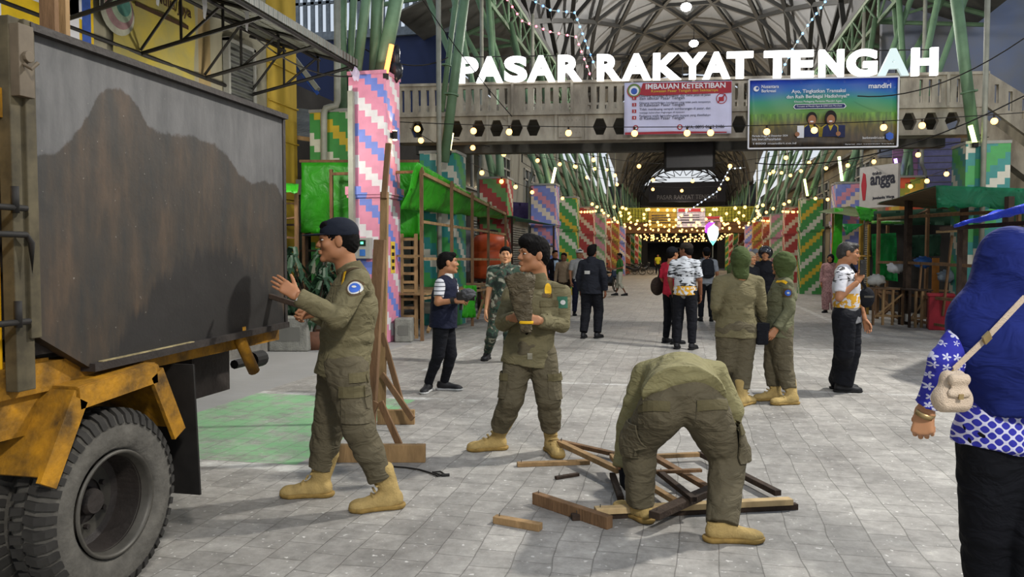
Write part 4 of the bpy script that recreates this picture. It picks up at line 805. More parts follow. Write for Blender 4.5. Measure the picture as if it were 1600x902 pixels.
# blue/white striped strip sloping behind awning and lower lean-to roofs
a, b_ = P(440, 65, 17), P(497, 140, 17); t = thing('roof_gutter', 'slanting pale gutter with a blue edge below the awning tip', 'gutter', tuple(a)); MB().beam((0, 0, 0), b_-a, .18, .1).build('gutter', M_wpipe, t); MB().beam((0, 0, -.1), (b_-a)+Vector((0, 0, -.1)), .05, .07).build('blue_edge', mat('blue_paint', '2a4f9c'), t)
a = [P(432, 192, 15.5), P(512, 222, 15.5), P(470, 180, 20), P(415, 182, 20)]
t = thing('lean_to_roof', 'dark mossy lean-to roof between the yellow building and the white pipe', 'roof', tuple(a[1])); o0 = Vector(t.location)
MB().sheet([[a[0]-o0-Vector((1.5, 0, 0)), a[1]-o0], [a[0]-o0+Vector((-1.5, 2.5, .9)), a[1]-o0+Vector((0, 2.5, .9))]], .05).build('roof_sheet', M_corr, t); MB().beam(a[0]-o0-Vector((1.5, 0, 0)), a[1]-o0, .08, .08).build('edge_pole', M_woodl, t)
MB().tube([(0, 0, 0), (0, 0, -a[1].z)], .04, 6).tube([(-1.4, 0, .0), (-1.4, 0, -a[1].z)], .04, 6).build('post', M_woodd, t)
# ---------------------------------------------------------------- tarps, stalls
def tarp_mat(name, col, tr=.35):
    m, nt, b = nodes(name); L = nt.links.new; c = c3(col); tc = N(nt, 'TexCoord')
    no = N(nt, 'TexNoise', in_Scale=2.4, in_Detail=6.0, in_Distortion=1.2); L(tc.outputs['Object'], no.inputs['Vector'])
    r = ramp(nt, [(.3, tuple(x*.75 for x in c)), (.7, tuple(min(1, x*1.15) for x in c))]); L(no.outputs['Fac'], r.inputs[0]); L(r.outputs[0], b.inputs['Base Color'])
    bu = N(nt, 'Bump', in_Strength=.8, in_Distance=.08); L(no.outputs['Fac'], bu.inputs['Height']); L(bu.outputs[0], b.inputs['Normal']); b.inputs['Roughness'].default_value = .42
    tl = N(nt, 'BsdfTranslucent'); L(r.outputs[0], tl.inputs[0]); ms = N(nt, 'MixShader'); ms.inputs[0].default_value = tr
    L(b.outputs[0], ms.inputs[1]); L(tl.outputs[0], ms.inputs[2]); L(ms.outputs[0], nt.nodes['Material Output'].inputs[0]); return m
T_g = tarp_mat('bright_green_tarp', '36a81e', .3); T_dg = tarp_mat('dark_green_tarp', '1c7a52', .3); T_b = tarp_mat('blue_tarp', '1c3fd0', .25); T_br = mat('dusty_brown_sheet', '6b5a40', .9, var=.2, scale=2)
T_em = tarp_mat('emerald_tarp', '1f9a4c', .5)
def quad_tarp(a, b_, c, d, m, name, parent, o0, nx=14, ny=8, amp=.03, sag=0.0, ragged=0.0):
    """a,b top edge, d,c bottom edge"""
    a, b_, c, d = (Vector(q) for q in (a, b_, c, d)); nrm = (b_-a).cross(d-a).normalized(); rows = []
    for j in range(ny+1):
        v = j/ny; r = []
        for i in range(nx+1):
            u = i/nx; p = (a*(1-u)+b_*u)*(1-v)+(d*(1-u)+c*u)*v
            p = p+nrm*(amp*math.sin(u*19+v*4)*math.sin(v*5+u*3+1)*(.35+v))-Vector((0, 0, sag*4*u*(1-u)))
            if j == ny: p += (a-d).normalized()*ragged*random.uniform(-1, 1)
            r.append(p-o0)
        rows.append(r)
    return MB().sheet(rows, .006).build(name, m, parent, smooth=True)
def posts(t, o0, lst, m=M_wood, name='post'):
    for a, b_, w_ in lst: MB().beam(Vector(a)-o0, Vector(b_)-o0, w_, w_*.8, (1, .2, 0)).build(name, m, t)
def gx(px, Z, z): q = P(px, 400, Z); return Vector((q.x, q.y, z))
# hanging tarp behind the pillar
t = thing('hanging_tarp', 'bright green tarp hung as a wall behind the pink pillar', 'tarp', tuple(gx(565, 14.35, 0))); o0 = Vector(t.location)
quad_tarp(P(471, 254, 14.3), P(652, 254, 14.35), P(661, 374, 14.3), P(470, 362, 14.4), T_g, 'sheet', t, o0, 26, 12, .05, ragged=.03)
posts(t, o0, [(gx(474, 14.5, 0), P(474, 252, 14.5), .06), (gx(648, 14.5, 0), P(648, 252, 14.5), .06), (P(468, 252, 14.45), P(655, 252, 14.45), .05)])
# left stall with long canopy
t = thing('market_stall', 'left timber market stall frame under a long bright green canopy', 'stall', tuple(gx(700, 14.5, 0))); o0 = Vector(t.location)
pp = [(659, 13.5, 3.05), (706, 15.0, 2.95), (738, 16.4, 2.85), (763, 17.8, 2.75), (790, 19.4, 2.62)]
quad_tarp(P(652, 253, 13.2), P(797, 338, 19.9), P(797, 338, 19.9)+Vector((-.30, 0, -.06)), P(652, 253, 13.2)+Vector((-.30, 0, -.80)), T_g, 'canopy', t, o0, 26, 8, .04)
lst = []
for px, Z, h in pp: g_ = gx(px, Z, 0); lst += [(g_, (g_.x, g_.y, h), .075), ((g_.x-1.7, g_.y, 0), (g_.x-1.7, g_.y, h), .07), ((g_.x-1.7, g_.y, h-.08), (g_.x+.05, g_.y, h-.08), .05)]
posts(t, o0, lst)
A = gx(659, 13.5, 0); Bp = gx(790, 19.4, 0); lst = []
for z in (.75, 1.45, 2.1): lst.append(((A.x, A.y, z), (Bp.x, Bp.y, z*.97), .05)); lst.append(((A.x-1.7, A.y, z), (Bp.x-1.7, Bp.y, z), .05))
lst += [((A.x, A.y, 2.95), (Bp.x, Bp.y, 2.55), .06), ((A.x-.9, A.y, 2.95), (Bp.x-.9, Bp.y, 2.55), .05), ((A.x-.5, A.y, 1.5), (A.x, A.y, 1.5), .04), ((A.x-.1, A.y+.6, .1), (A.x-.1, A.y+1.7, .8), .06), ((A.x-.1, A.y+2.6, .8), (A.x-.1, A.y+1.7, .1), .06),
        ((A.x, A.y+3.8, .1), (A.x, A.y+4.8, .8), .06), ((A.x, A.y+4.9, .1), (A.x, A.y+4.0, .8), .05)]
posts(t, o0, lst, M_woodl, 'rail')
tb = MB()
for k in range(7): tb.bb(A.x-1.65-o0.x, A.x+.05-o0.x, A.y+.1+k*.8-o0.y, A.y+.75+k*.8-o0.y, .80, .83)
tb.build('table_board', M_woodl, t)
# slatted crate rack left of the stall, behind the tarp
t = thing('slat_rack', 'rough timber slat rack under the hanging green tarp right of the pink pillar', 'rack', tuple(gx(640, 13.9, 0))); o0 = Vector(t.location)
posts(t, o0, [(gx(628, 13.9, 0), gx(628, 13.9, 1.9), .07), (gx(650, 13.9, 0), gx(650, 13.9, 1.9), .07), (gx(628, 14.7, 0), gx(628, 14.7, 1.9), .07), (gx(650, 14.7, 0), gx(650, 14.7, 1.9), .07)], M_woodl)
e = MB()
for k in range(11): z = .25+k*.155; e.beam(gx(627, 13.88, z)-o0, gx(651, 13.88, z)-o0, .03, .05); e.beam(gx(651, 13.88, z)-o0, gx(651, 14.7, z)-o0, .03, .05)
e.build('slat', M_woodl, t)
# second small stall, dark green canopy
t = thing('market_stall', 'small stall with dark green canopy further along the left row', 'stall', tuple(gx(850, 23, 0))); o0 = Vector(t.location)
quad_tarp(P(797, 337, 20.5), P(868, 352, 24.5), P(868, 352, 24.5)+Vector((-2, 0, .2)), P(797, 337, 20.5)+Vector((-2, 0, .2)), T_dg, 'canopy', t, o0, 12, 6, .03)
g1, g2 = gx(800, 20.8, 0), gx(865, 24.3, 0)
posts(t, o0, [(g1, (g1.x, g1.y, 2.55), .07), (g2, (g2.x, g2.y, 2.45), .07), ((g1.x-1.9, g1.y, 0), (g1.x-1.9, g1.y, 2.7), .07), ((g2.x-1.9, g2.y, 0), (g2.x-1.9, g2.y, 2.7), .07), ((g1.x, g1.y, .9), (g2.x, g2.y, .9), .05), ((g1.x, g1.y, 1.8), (g2.x, g2.y, 1.8), .05)], M_woodd)
# far left little tarp
t = thing('hanging_tarp', 'small bright green awning strip beside the truck rear', 'tarp', tuple(gx(450, 13.2, 0))); o0 = Vector(t.location)
quad_tarp(P(420, 285, 13.2), P(467, 288, 13.2), P(465, 302, 13.0), P(420, 300, 13.0), T_g, 'sheet', t, o0, 8, 3, .02)
posts(t, o0, [(gx(463, 13.3, 0), P(463, 288, 13.3), .07), (P(425, 345, 13.4), P(463, 340, 13.3), .03), (P(425, 370, 13.4), P(463, 372, 13.3), .03), (P(425, 318, 13.6), P(463, 318, 13.6), .03), (gx(425, 13.6, 0), P(425, 288, 13.6), .06)])
# dark rolling shutters behind left stalls, curtain, tank
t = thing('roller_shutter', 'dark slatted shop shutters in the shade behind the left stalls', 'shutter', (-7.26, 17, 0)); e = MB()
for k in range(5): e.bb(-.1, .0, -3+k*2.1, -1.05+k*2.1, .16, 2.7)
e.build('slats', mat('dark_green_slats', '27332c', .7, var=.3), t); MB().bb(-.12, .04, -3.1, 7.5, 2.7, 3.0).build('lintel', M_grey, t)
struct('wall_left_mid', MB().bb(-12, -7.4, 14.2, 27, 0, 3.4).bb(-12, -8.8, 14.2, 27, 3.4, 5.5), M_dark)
q = gx(766, 20.5, 0); t = thing('water_tank', 'orange plastic water tank standing behind the left stall frame', 'tank', tuple(q)); MB().lathe([(0, .9), (.48, .9), (.5, .95), (.5, 1.2), (.47, 1.23), (.5, 1.27), (.5, 1.6), (.47, 1.63), (.5, 1.67), (.5, 1.85), (.4, 2.02), (.2, 2.1), (0, 2.1)], 28).build('tank_shell', mat('orange_plastic', 'b04a22', .45, var=.15), t, smooth=True)
MB().lathe([(0, 2.1), (.2, 2.1), (.22, 2.17), (.1, 2.2), (0, 2.2)], 20).build('lid', M_iron, t); MB().bb(-.45, .45, -.45, .45, .82, .9).bb(-.45, -.37, -.45, -.37, 0, .82).bb(.37, .45, -.45, -.37, 0, .82).bb(-.45, -.37, .37, .45, 0, .82).bb(.37, .45, .37, .45, 0, .82).build('tank_stand', M_woodd, t)
q = P(815, 345, 27); t = thing('curtain', 'dark purple cloth hung above the left stall roofs', 'curtain', tuple(q)); quad_tarp(P(787, 315, 27), P(842, 318, 27), P(842, 348, 27), P(787, 345, 27), mat('purple_cloth', '2b2144', .85), 'cloth', t, q, 12, 4, .05)
for i, (px, Z, lb_) in enumerate(((706, 19.5, 'pale hanging sheet behind the stall, left of the tank'), (729, 21, 'pale grey hanging sheet just left of the orange tank'))):
    q = P(px, 420, Z); t = thing('hanging_sheet', lb_, 'sheet', tuple(q)); quad_tarp(P(px-13, 355, Z), P(px+13, 355, Z), P(px+12, 425, Z), P(px-12, 425, Z), mat('dusty_white_sheet', '8d8f93', .8, var=.2), 'cloth', t, q, 6, 6, .04)
q = gx(733, 16.1, 0); t = thing('hanging_bag', 'green plastic bag hung low on the left stall', 'bag', tuple(q)); quad_tarp(P(724, 446, 16.0), P(744, 446, 16.3), P(742, 496, 16.3), P(722, 497, 16.0), T_g, 'sheet', t, q, 6, 6, .05)
# ---- right side stalls
q0, q1 = gx(1357, 21.2, 0), gx(1640, 17.8, 0); t = thing('shade_board', 'dark board wall closing the back of the right stalls', 'board', tuple(q0)); bv = q1-q0  # added dark boards stand in for the shade inside the stalls
for k in range(8): MB().beam(bv*(k/8)+Vector((0, 0, 1.2)), bv*((k+.96)/8)+Vector((0, 0, 1.2)), .04, 2.4).build('shade_panel', M_dark, t)
t = thing('market_stall', 'large timber stall with dark green canopy and dusty underside at right', 'stall', tuple(gx(1460, 16.5, 0))); o0 = Vector(t.location)
a, b_ = P(1462, 290, 14.2), P(1640, 296, 12.6)
quad_tarp(a, b_, b_+Vector((0, -.1, -.34)), a+Vector((.0, -.1, -.40)), T_dg, 'front_valance', t, o0, 18, 4, .03, ragged=.03)
c = P(1370, 318, 18.5)
quad_tarp(a, b_, b_+Vector((0, 5.0, -.0)), c, T_dg, 'canopy', t, o0, 18, 8, .03)
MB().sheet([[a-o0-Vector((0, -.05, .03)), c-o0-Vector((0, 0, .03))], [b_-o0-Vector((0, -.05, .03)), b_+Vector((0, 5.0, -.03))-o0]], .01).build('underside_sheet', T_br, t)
p0 = gx(1418, 16.8, 0)
fp = [(1418, 16.8, 2.75, .14), (1505, 14.6, 2.5, .12), (1575, 13.0, 2.5, .12), (1372, 18.3, 2.5, .08), (1448, 18.6, 2.9, .08), (1386, 20.3, 2.6, .08), (1520, 18.0, 2.8, .08), (1590, 16.2, 2.8, .08)]
for px, Z, h, w_ in fp: posts(t, o0, [(gx(px, Z, 0), gx(px, Z, h), w_)], M_woodd if w_ > .1 else M_wood)
lst = []
for z, z2 in ((2.35, 2.25), (1.35, 1.3), (.65, .65)): lst += [(gx(1372, 18.3, z), gx(1418, 16.8, z), .06), (gx(1418, 16.8, z), gx(1575, 13.0, z2), .06), (gx(1386, 20.3, z), gx(1520, 18, z2), .05)]
lst += [(gx(1380, 18.0, .1), gx(1415, 16.9, .65), .05), (gx(1372, 18.3, .65), gx(1405, 17.2, .1), .05), (gx(1372, 18.3, .12), gx(1575, 13, .12), .05), (gx(1418, 16.8, 2.3), gx(1448, 18.6, 2.6), .05), (gx(1505, 14.6, 2.2), gx(1520, 18, 2.6), .05),
        (gx(1475, 15.4, .3), gx(1487, 15.1, 1.9), .045), (gx(1437, 16.2, .66), gx(1440, 16.2, 1.35), .04)]
posts(t, o0, lst, M_wood, 'rail')
posts(t, o0, [(gx(1372, 18.2, 2.38), gx(1500, 14.8, 2.33), .05), (gx(1463, 15.4, 1.98), gx(1502, 14.6, 1.98), .05)], mat('bare_timber', '9c8460', .85, var=.25, scale=9), 'new_rail')
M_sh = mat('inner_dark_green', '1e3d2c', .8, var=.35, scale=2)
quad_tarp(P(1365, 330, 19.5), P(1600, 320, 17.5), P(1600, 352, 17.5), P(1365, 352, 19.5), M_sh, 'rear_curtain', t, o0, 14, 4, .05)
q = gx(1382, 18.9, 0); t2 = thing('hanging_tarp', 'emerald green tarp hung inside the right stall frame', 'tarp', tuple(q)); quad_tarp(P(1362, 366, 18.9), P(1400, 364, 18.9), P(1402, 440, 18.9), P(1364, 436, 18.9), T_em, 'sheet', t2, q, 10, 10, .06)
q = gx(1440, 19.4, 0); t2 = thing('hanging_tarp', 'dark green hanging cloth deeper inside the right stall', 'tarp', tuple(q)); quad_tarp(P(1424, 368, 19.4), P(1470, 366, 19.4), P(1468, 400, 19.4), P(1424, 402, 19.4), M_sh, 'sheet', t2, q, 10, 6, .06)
# trestle tables inside
def trestle(px0, px1, Z, h, lb_, m=M_wood):
    a, b_ = gx(px0, Z, 0), gx(px1, Z, 0); t = thing('trestle_table', lb_, 'table', tuple(a)); o0 = Vector(a); d = Vector((0, .75, 0))
    MB().beam(a-o0+d*.5+Vector((0, 0, h)), b_-o0+d*.5+Vector((0, 0, h)), .8, .03).build('tabletop', m, t)
    for q in (a, b_, a+d, b_+d): posts(t, o0, [(q, q+Vector((0, 0, h)), .05)], m, 'leg')
    posts(t, o0, [(a+Vector((0, 0, .2)), b_+Vector((0, 0, .2)), .04), (a+Vector((0, 0, .15)), b_+Vector((0, 0, h-.1)), .035), (a+(b_-a)*.33, a+(b_-a)*.33+Vector((0, 0, h)), .05), (a+(b_-a)*.66, a+(b_-a)*.66+Vector((0, 0, h)), .05)], M_woodl, 'brace'); return t
trestle(1366, 1412, 16.6, .78, 'low timber trestle table left of the thick dark stall post'); trestle(1423, 1452, 16.0, .78, 'low timber trestle table right of the thick dark stall post', M_woodd)
q = gx(1471, 15.6, 0); t = thing('red_crate', 'dark red box standing under the right stall', 'box', tuple(q), -.2); MB().bb(-.22, .22, -.2, .2, 0, .72).build('body', mat('dull_red_paint', '8e1f2a', .55, var=.15), t, bevel=.02); MB().bb(-.24, .24, -.22, .22, .68, .74).build('lid', mat('dull_red_paint', '8e1f2a'), t, bevel=.01)
random.seed(11)
for k, (px, py, Z, c, lb_, cat) in enumerate(((1400, 418, 17.5, 'b9bcc0', 'crumpled white plastic bag on the trestle under the right stall', 'bag'), (1442, 410, 17.2, '2c5a9c', 'small blue bag hanging inside the right stall', 'bag'), (1369, 438, 17.3, 'b0b0aa', 'small white bundle at the left end of the right stall', 'bundle'), (1425, 498, 16.7, 'c0beb8', 'white paper box on the ground by the dark stall post', 'box'), (1480, 432, 16.0, '6a7680', 'grey cloth bundle on the stall shelf above the red box', 'bundle'), (1462, 436, 16.6, 'a86a2c', 'orange brown board leaning inside the right stall', 'board'))):
    q = P(px, py, Z); t = thing('stall_'+cat, lb_, cat, tuple(q)); e = MB()
    if cat == 'board': e.beam((0, 0, -.5), (.02, .1, .45), .14, .03, (0, 1, 0))
    elif cat == 'box': e.bb(-.14, .14, -.1, .1, -.06, .1)
    else:
        e.ball((0, 0, 0), .17, 8, (1.1, .7, .75)); e.v = [tuple(Vector(v)*(1+.25*math.sin(v[0]*40+v[2]*31)*math.sin(v[1]*37))) for v in e.v]
    e.build({'board': 'plank', 'box': 'carton', 'bag': 'bag_body', 'bundle': 'cloth'}[cat], mat('stuff_'+c, c, .7, var=.15), t, smooth=cat in ('bag', 'bundle'))
# small stalls at far end of right row
t = thing('market_stall', 'narrow stall with bright green tarp flap and olive roof, right row behind the phone man', 'stall', tuple(gx(1330, 22, 0))); o0 = Vector(t.location)
a, b_ = P(1278, 330, 23.5), P(1306, 322, 22.5); c, d = P(1372, 330, 20.5), P(1345, 336, 20.2)
quad_tarp(P(1279, 331, 24), P(1318, 321, 25.5), P(1372, 334, 21.5), P(1340, 339, 20.0), mat('olive_tarp', '4a5a2c', .7, var=.2), 'canopy', t, o0, 10, 6, .03)
quad_tarp(P(1336, 322, 20.2), P(1371, 328, 20.2), P(1362, 347, 20), P(1345, 344, 20), T_g, 'tarp_flap', t, o0, 6, 5, .03); quad_tarp(P(1362, 345, 19.2), P(1421, 345, 17.2), P(1421, 350, 17.2), P(1362, 350, 19.2), T_g, 'edge_strip', t, o0, 8, 2, .01)
quad_tarp(P(1303, 325, 23), P(1318, 326, 22.6), P(1314, 440, 22.6), P(1300, 440, 23), T_g, 'side_sheet', t, o0, 5, 10, .05); quad_tarp(P(1316, 350, 20), P(1350, 350, 20), P(1340, 356, 19.8), P(1322, 368, 19.8), T_em, 'torn_flap', t, o0, 6, 4, .05)
posts(t, o0, [(gx(1345, 20.3, 0), gx(1345, 20.3, 2.5), .1), (gx(1301, 23.4, 0), gx(1301, 23.4, 2.8), .07), (gx(1357, 19.6, 0), gx(1357, 19.6, 2.3), .06), (gx(1340, 20.5, 1.5), gx(1360, 19.5, 1.5), .04)], mat('ochre_timber', '9c7a30', .8, var=.2))
# blue tarp (near right)
t = thing('blue_tarp_awning', 'bright blue tarp awning at the right edge above the blue headscarf', 'tarp', tuple(gx(1590, 8.4, 0))); o0 = Vector(t.location)
quad_tarp(P(1491, 352, 9.2), P(1660, 302, 7.6), P(1720, 302, 9.8), P(1560, 330, 11.2), T_b, 'sheet', t, o0, 18, 8, .04); quad_tarp(P(1491, 351, 9.2), P(1660, 301, 7.6), P(1660, 322, 7.6), P(1491, 355, 9.2), T_b, 'valance', t, o0, 18, 3, .015, ragged=.01)
posts(t, o0, [(gx(1500, 9.6, 0), P(1500, 352, 9.6), .05), (P(1470, 358, 9.8), P(1640, 346, 8.4), .05), (gx(1640, 8.2, 0), P(1640, 330, 8.2), .06), (gx(1570, 11, 0), P(1570, 330, 11), .05)], M_woodd)
# shop sign on right facade
q = P(1374, 288, 20.6); t = thing('shop_sign', 'white shop sign with dark lettering and a red mark, right facade', 'sign', tuple(q), math.radians(-55)); MB().bb(-.62, .62, -.04, .04, -.62, .5).build('board', mat('sign_white', 'b5b2ae', .6, var=.06), t)
for s_, w_, h_, x, z, m in (('angga', .8, .34, -.26, -.12, M_ink), ('Jawabanku Warga', .7, .1, -.18, -.42, M_ink), ('toko', .3, .1, -.2, .25, M_ink)): me = fit(text_mesh(s_, 1, .002, .03), w_, h_); flip_up(me); link('lettering', me, m, t, (x, -.045, z))
me = curve_mesh('emblem', [[(-.5, -.4), (-.42, -.4), (-.38, 0), (-.42, .3), (-.5, .35), (-.56, 0)]], .004); flip_up(me); link('emblem', me, M_inkr, t, (0, -.045, 0))
q = P(1452, 262, 25); t = thing('painted_shutter', 'lilac painted roller shutter high on the right side', 'shutter', tuple(q)); MB().bb(-1.1, -.35, 0, .08, -.9, 1.0).build('pink_panel', mat('lilac_paint', '7d5a7c', .8, var=.15), t); MB().bb(-.33, .9, 0, .08, -.9, 1.0).build('blue_panel', mat('blue_lilac_paint', '5f5f84', .8, var=.15), t)
e = MB(); 
for k in range(9): e.bb(-1.1, .9, -.015, 0, -.9+k*.21, -.88+k*.21)
e.build('slat_line', M_grey, t)
# ---------------------------------------------------------------- wooden stands
def stand(label, base, upr, br_, ground_z=0, m=M_wood):
    (bx0, by0, bx1, by1) = base; a, b_ = G(bx0, by0), G(bx1, by1); c = (a+b_)/2; t = thing('wooden_stand', label, 'stand', (c.x, c.y, 0)); o0 = Vector((c.x, c.y, 0))
    MB().beam(a-o0+Vector((0, 0, .065)), b_-o0+Vector((0, 0, .065)), .05, .13).build('foot_board', M_woodl, t, bevel=.004)
    for (x0, y0, Z0, x1, y1, Z1, w_, mm) in upr: p0, p1 = P(x0, y0, Z0), P(x1, y1, Z1); p0.z = max(p0.z, .02); MB().beam(p0-o0, p1-o0, w_, w_*.6, (0, 1, 0)).build('upright', mm, t, bevel=.004)
    for (x0, y0, Z0, x1, y1, Z1, w_) in br_: p0, p1 = P(x0, y0, Z0), P(x1, y1, Z1); MB().beam(p0-o0, p1-o0, w_, w_*.5, (0, 1, 0)).build('brace', m, t, bevel=.003)
    return t
stand('near wooden stand with flat foot board beside the left officer, thick leaning upright', (520, 722, 665, 722), [(575, 712, 5.6, 594, 375, 5.75, .085, M_wood)], [(594, 628, 5.6, 624, 695, 5.6, .05), (588, 628, 5.6, 556, 698, 5.6, .05)])
stand('further wooden stand with a tall thin pole reaching above the officer', (590, 663, 648, 663), [(596, 655, 6.85, 601, 300, 6.9, .07, M_woodl), (600, 310, 6.86, 607, 224, 6.9, .05, M_wood)], [(597, 520, 6.85, 628, 632, 6.85, .05), (597, 585, 6.8, 645, 655, 6.5, .05)])
# ---------------------------------------------------------------- loose timber
pl = [((808, 726), (921, 722), .05, .03, .015, M_woodl, 'pale plank lying flat left of the pile at the middle officer’s boots'), ((836, 778), (953, 817), .05, .07, .035, M_wood, 'thick dark beam lying at an angle left of the bent officer'),
      ((773, 811), (845, 824), .05, .04, .02, M_woodl, 'short pale block, nearest stick on the left of the pile'), ((868, 747), (904, 741), .03, .02, .012, M_woodd, 'small broken dark splinter lying alone above the thick beam'),
      ((874, 692), (968, 736), .05, .035, .09, M_woodl, 'long pale edged batten slanting from the middle officer into the pile'), ((873, 690), (974, 713), .045, .03, .04, M_wood, 'brown batten behind the long slanting one at the pile’s left corner'),
      ((957, 742), (970, 779), .04, .03, .03, M_woodd, 'short dark batten between the bent officer’s left boot and the slanting batten'), ((1010, 714), (1096, 710), .04, .03, .05, M_woodl, 'pale batten at the back edge of the pile'),
      ((1094, 709), (1216, 771), .045, .035, .05, M_woodd, 'dark batten forming the right slanting side of the pile'), ((930, 798), (1236, 783), .06, .035, .05, mat('fresh_timber', 'b39a70', .8, var=.25, scale=9, stretch=(1, 1, .3)), 'long fresh pale batten along the front edge of the pile'),
      ((893, 808), (1245, 791), .04, .035, .018, M_woodd, 'long dark batten right in front of the fresh pale one'), ((1022, 806), (1112, 765), .07, .04, .09, M_woodd, 'thick dark board crossing near the bent officer’s right leg'),
      ((1008, 706), (1110, 765), .05, .03, .09, M_wood, 'brown batten slanting through the middle of the pile'), ((1030, 738), (1084, 781), .04, .03, .12, M_woodd, 'thin dark batten lying lower across the pile middle'),
      ((1012, 738), (1096, 735), .035, .02, .13, M_wood, 'thin flat lath lying across the top of the pile'), ((1012, 757), (1056, 784), .04, .03, .07, M_woodl, 'pale short batten inside the pile between the officer’s legs'), ((957, 712), (977, 741), .045, .03, .11, M_woodl, 'short pale batten on top at the left corner of the pile')]
for a, b_, w_, h_, z, m, lb_ in pl:
    a, b_ = G(*a, z), G(*b_, z); t = thing('timber_batten', lb_.replace('’', ''), 'timber', (a.x, a.y, max(0, z-h_/2)), 0, 'timber pieces of the dismantled frame on the ground'); o0 = Vector(t.location)
    MB().beam(a-o0, b_-o0, w_, h_).build('plank', m, t, bevel=.003); u = (b_-a).normalized()
    MB().tube([a-o0+u*.03+Vector((0, 0, h_/2-.002)), a-o0+u*.03+Vector((0, 0, h_/2+.018))], .0025, 5).build('nail', M_rim, t)
pts = [G(x, y, .008) for x, y in ((612, 729), (635, 731), (655, 734), (672, 739), (684, 744), (694, 741), (688, 737), (676, 738), (690, 743))]; t = thing('cable', 'thin black cable end lying on the pavers right of the wooden stand', 'cable', tuple(pts[0])); MB().tube([q-pts[0] for q in pts], .006, 6).build('cord', M_iron, t); MB().tube([pts[-1]-pts[0], pts[-1]-pts[0]+Vector((.05, .02, 0))], .011, 6).build('plug', M_iron, t)
# concrete blocks, plant
for px, py, w_, h_, lb_ in ((632, 534, .3, .42, 'grey concrete block standing at the right foot of the pink pillar'), (455, 548, .62, .55, 'large grey concrete block at the kerb left of the pink pillar'), (410, 540, .7, .3, 'flat broken concrete slab at the kerb behind the truck')):
    q = G(px, py); t = thing('concrete_block', lb_, 'block', (q.x, q.y, 0), .2); MB().bb(-w_/2, w_/2, -.15, .15, 0, h_).build('block', mat('block_grey', '77766f', .9, var=.25, scale=6, bump=.5), t, bevel=.025); MB().bb(-w_*.3, w_*.3, -.155, -.15, h_*.3, h_*.7).build('cast_recess', M_grey, t)
M_leaf = mat('dark_leaf', '1f3a26', .5, var=.4, scale=20)
def plant(px, Z, h, lb_, n=90, spread=.55, seed=1):
    rg = random.Random(seed); q = gx(px, Z, 0); t = thing('potted_plant', lb_, 'plant', tuple(q)); MB().lathe([(0, 0), (.17, 0), (.22, .3), (.2, .3), (.16, .05), (0, .05)], 20).build('pot', mat('pot_brown', '5a3c2c', .8), t, smooth=True)
    st = MB(); lf = MB()
    for k in range(7):
        a = rg.uniform(0, 6.28); tip = Vector((math.cos(a)*spread*.5, math.sin(a)*spread*.5, h*rg.uniform(.8, 1))); st.tube([(0, 0, .2), tip*.6+Vector((0, 0, .1)), tip], [.02, .015, .008], 5)
        for j in range(n//7):
            f_ = rg.uniform(.35, 1); b0 = tip*f_; a2 = rg.uniform(0, 6.28); L2 = rg.uniform(.22, .42); d = Vector((math.cos(a2), math.sin(a2), .35)); d2 = Vector((math.cos(a2), math.sin(a2), -1.1)); s_ = Vector((-math.sin(a2), math.cos(a2), 0))*.035
            m1 = b0+d*L2*.35; m2 = m1+d2*L2*.4; e_ = m2+Vector((0, 0, -1))*L2*.35
            lf.add([b0, m1+s_, m1-s_, m2+s_*1.1, m2-s_*1.1, e_, m1+Vector((0, 0, .012)), m2+Vector((0, 0, .012))], [(0, 1, 6), (0, 6, 2), (1, 3, 7, 6), (2, 6, 7, 4), (3, 5, 7), (4, 7, 5)])
    st.build('stem', M_woodd, t); lf.build('foliage', M_leaf, t)
plant(488, 12.3, 1.75, 'large drooping leafy plant in the shade behind the capped officer', 150, .7, 3); plant(455, 12.9, 1.5, 'smaller leafy plant left of the large drooping one', 90, .5, 5)
# shelves in the shade behind truck end
t = thing('slat_rack', 'dark timber shelving in the shade between the truck and the green tarp', 'rack', tuple(gx(500, 14.9, 0))); o0 = Vector(t.location)
posts(t, o0, [(gx(x, 14.9, 0), gx(x, 14.9, 2.6), .06) for x in (438, 480, 520)], M_woodd)
posts(t, o0, [(gx(436, 14.9, z), gx(522, 14.9, z), .04) for z in (.5, 1.0, 1.6, 2.1)], M_woodd, 'shelf_rail')
# litter on ground
random.seed(2)
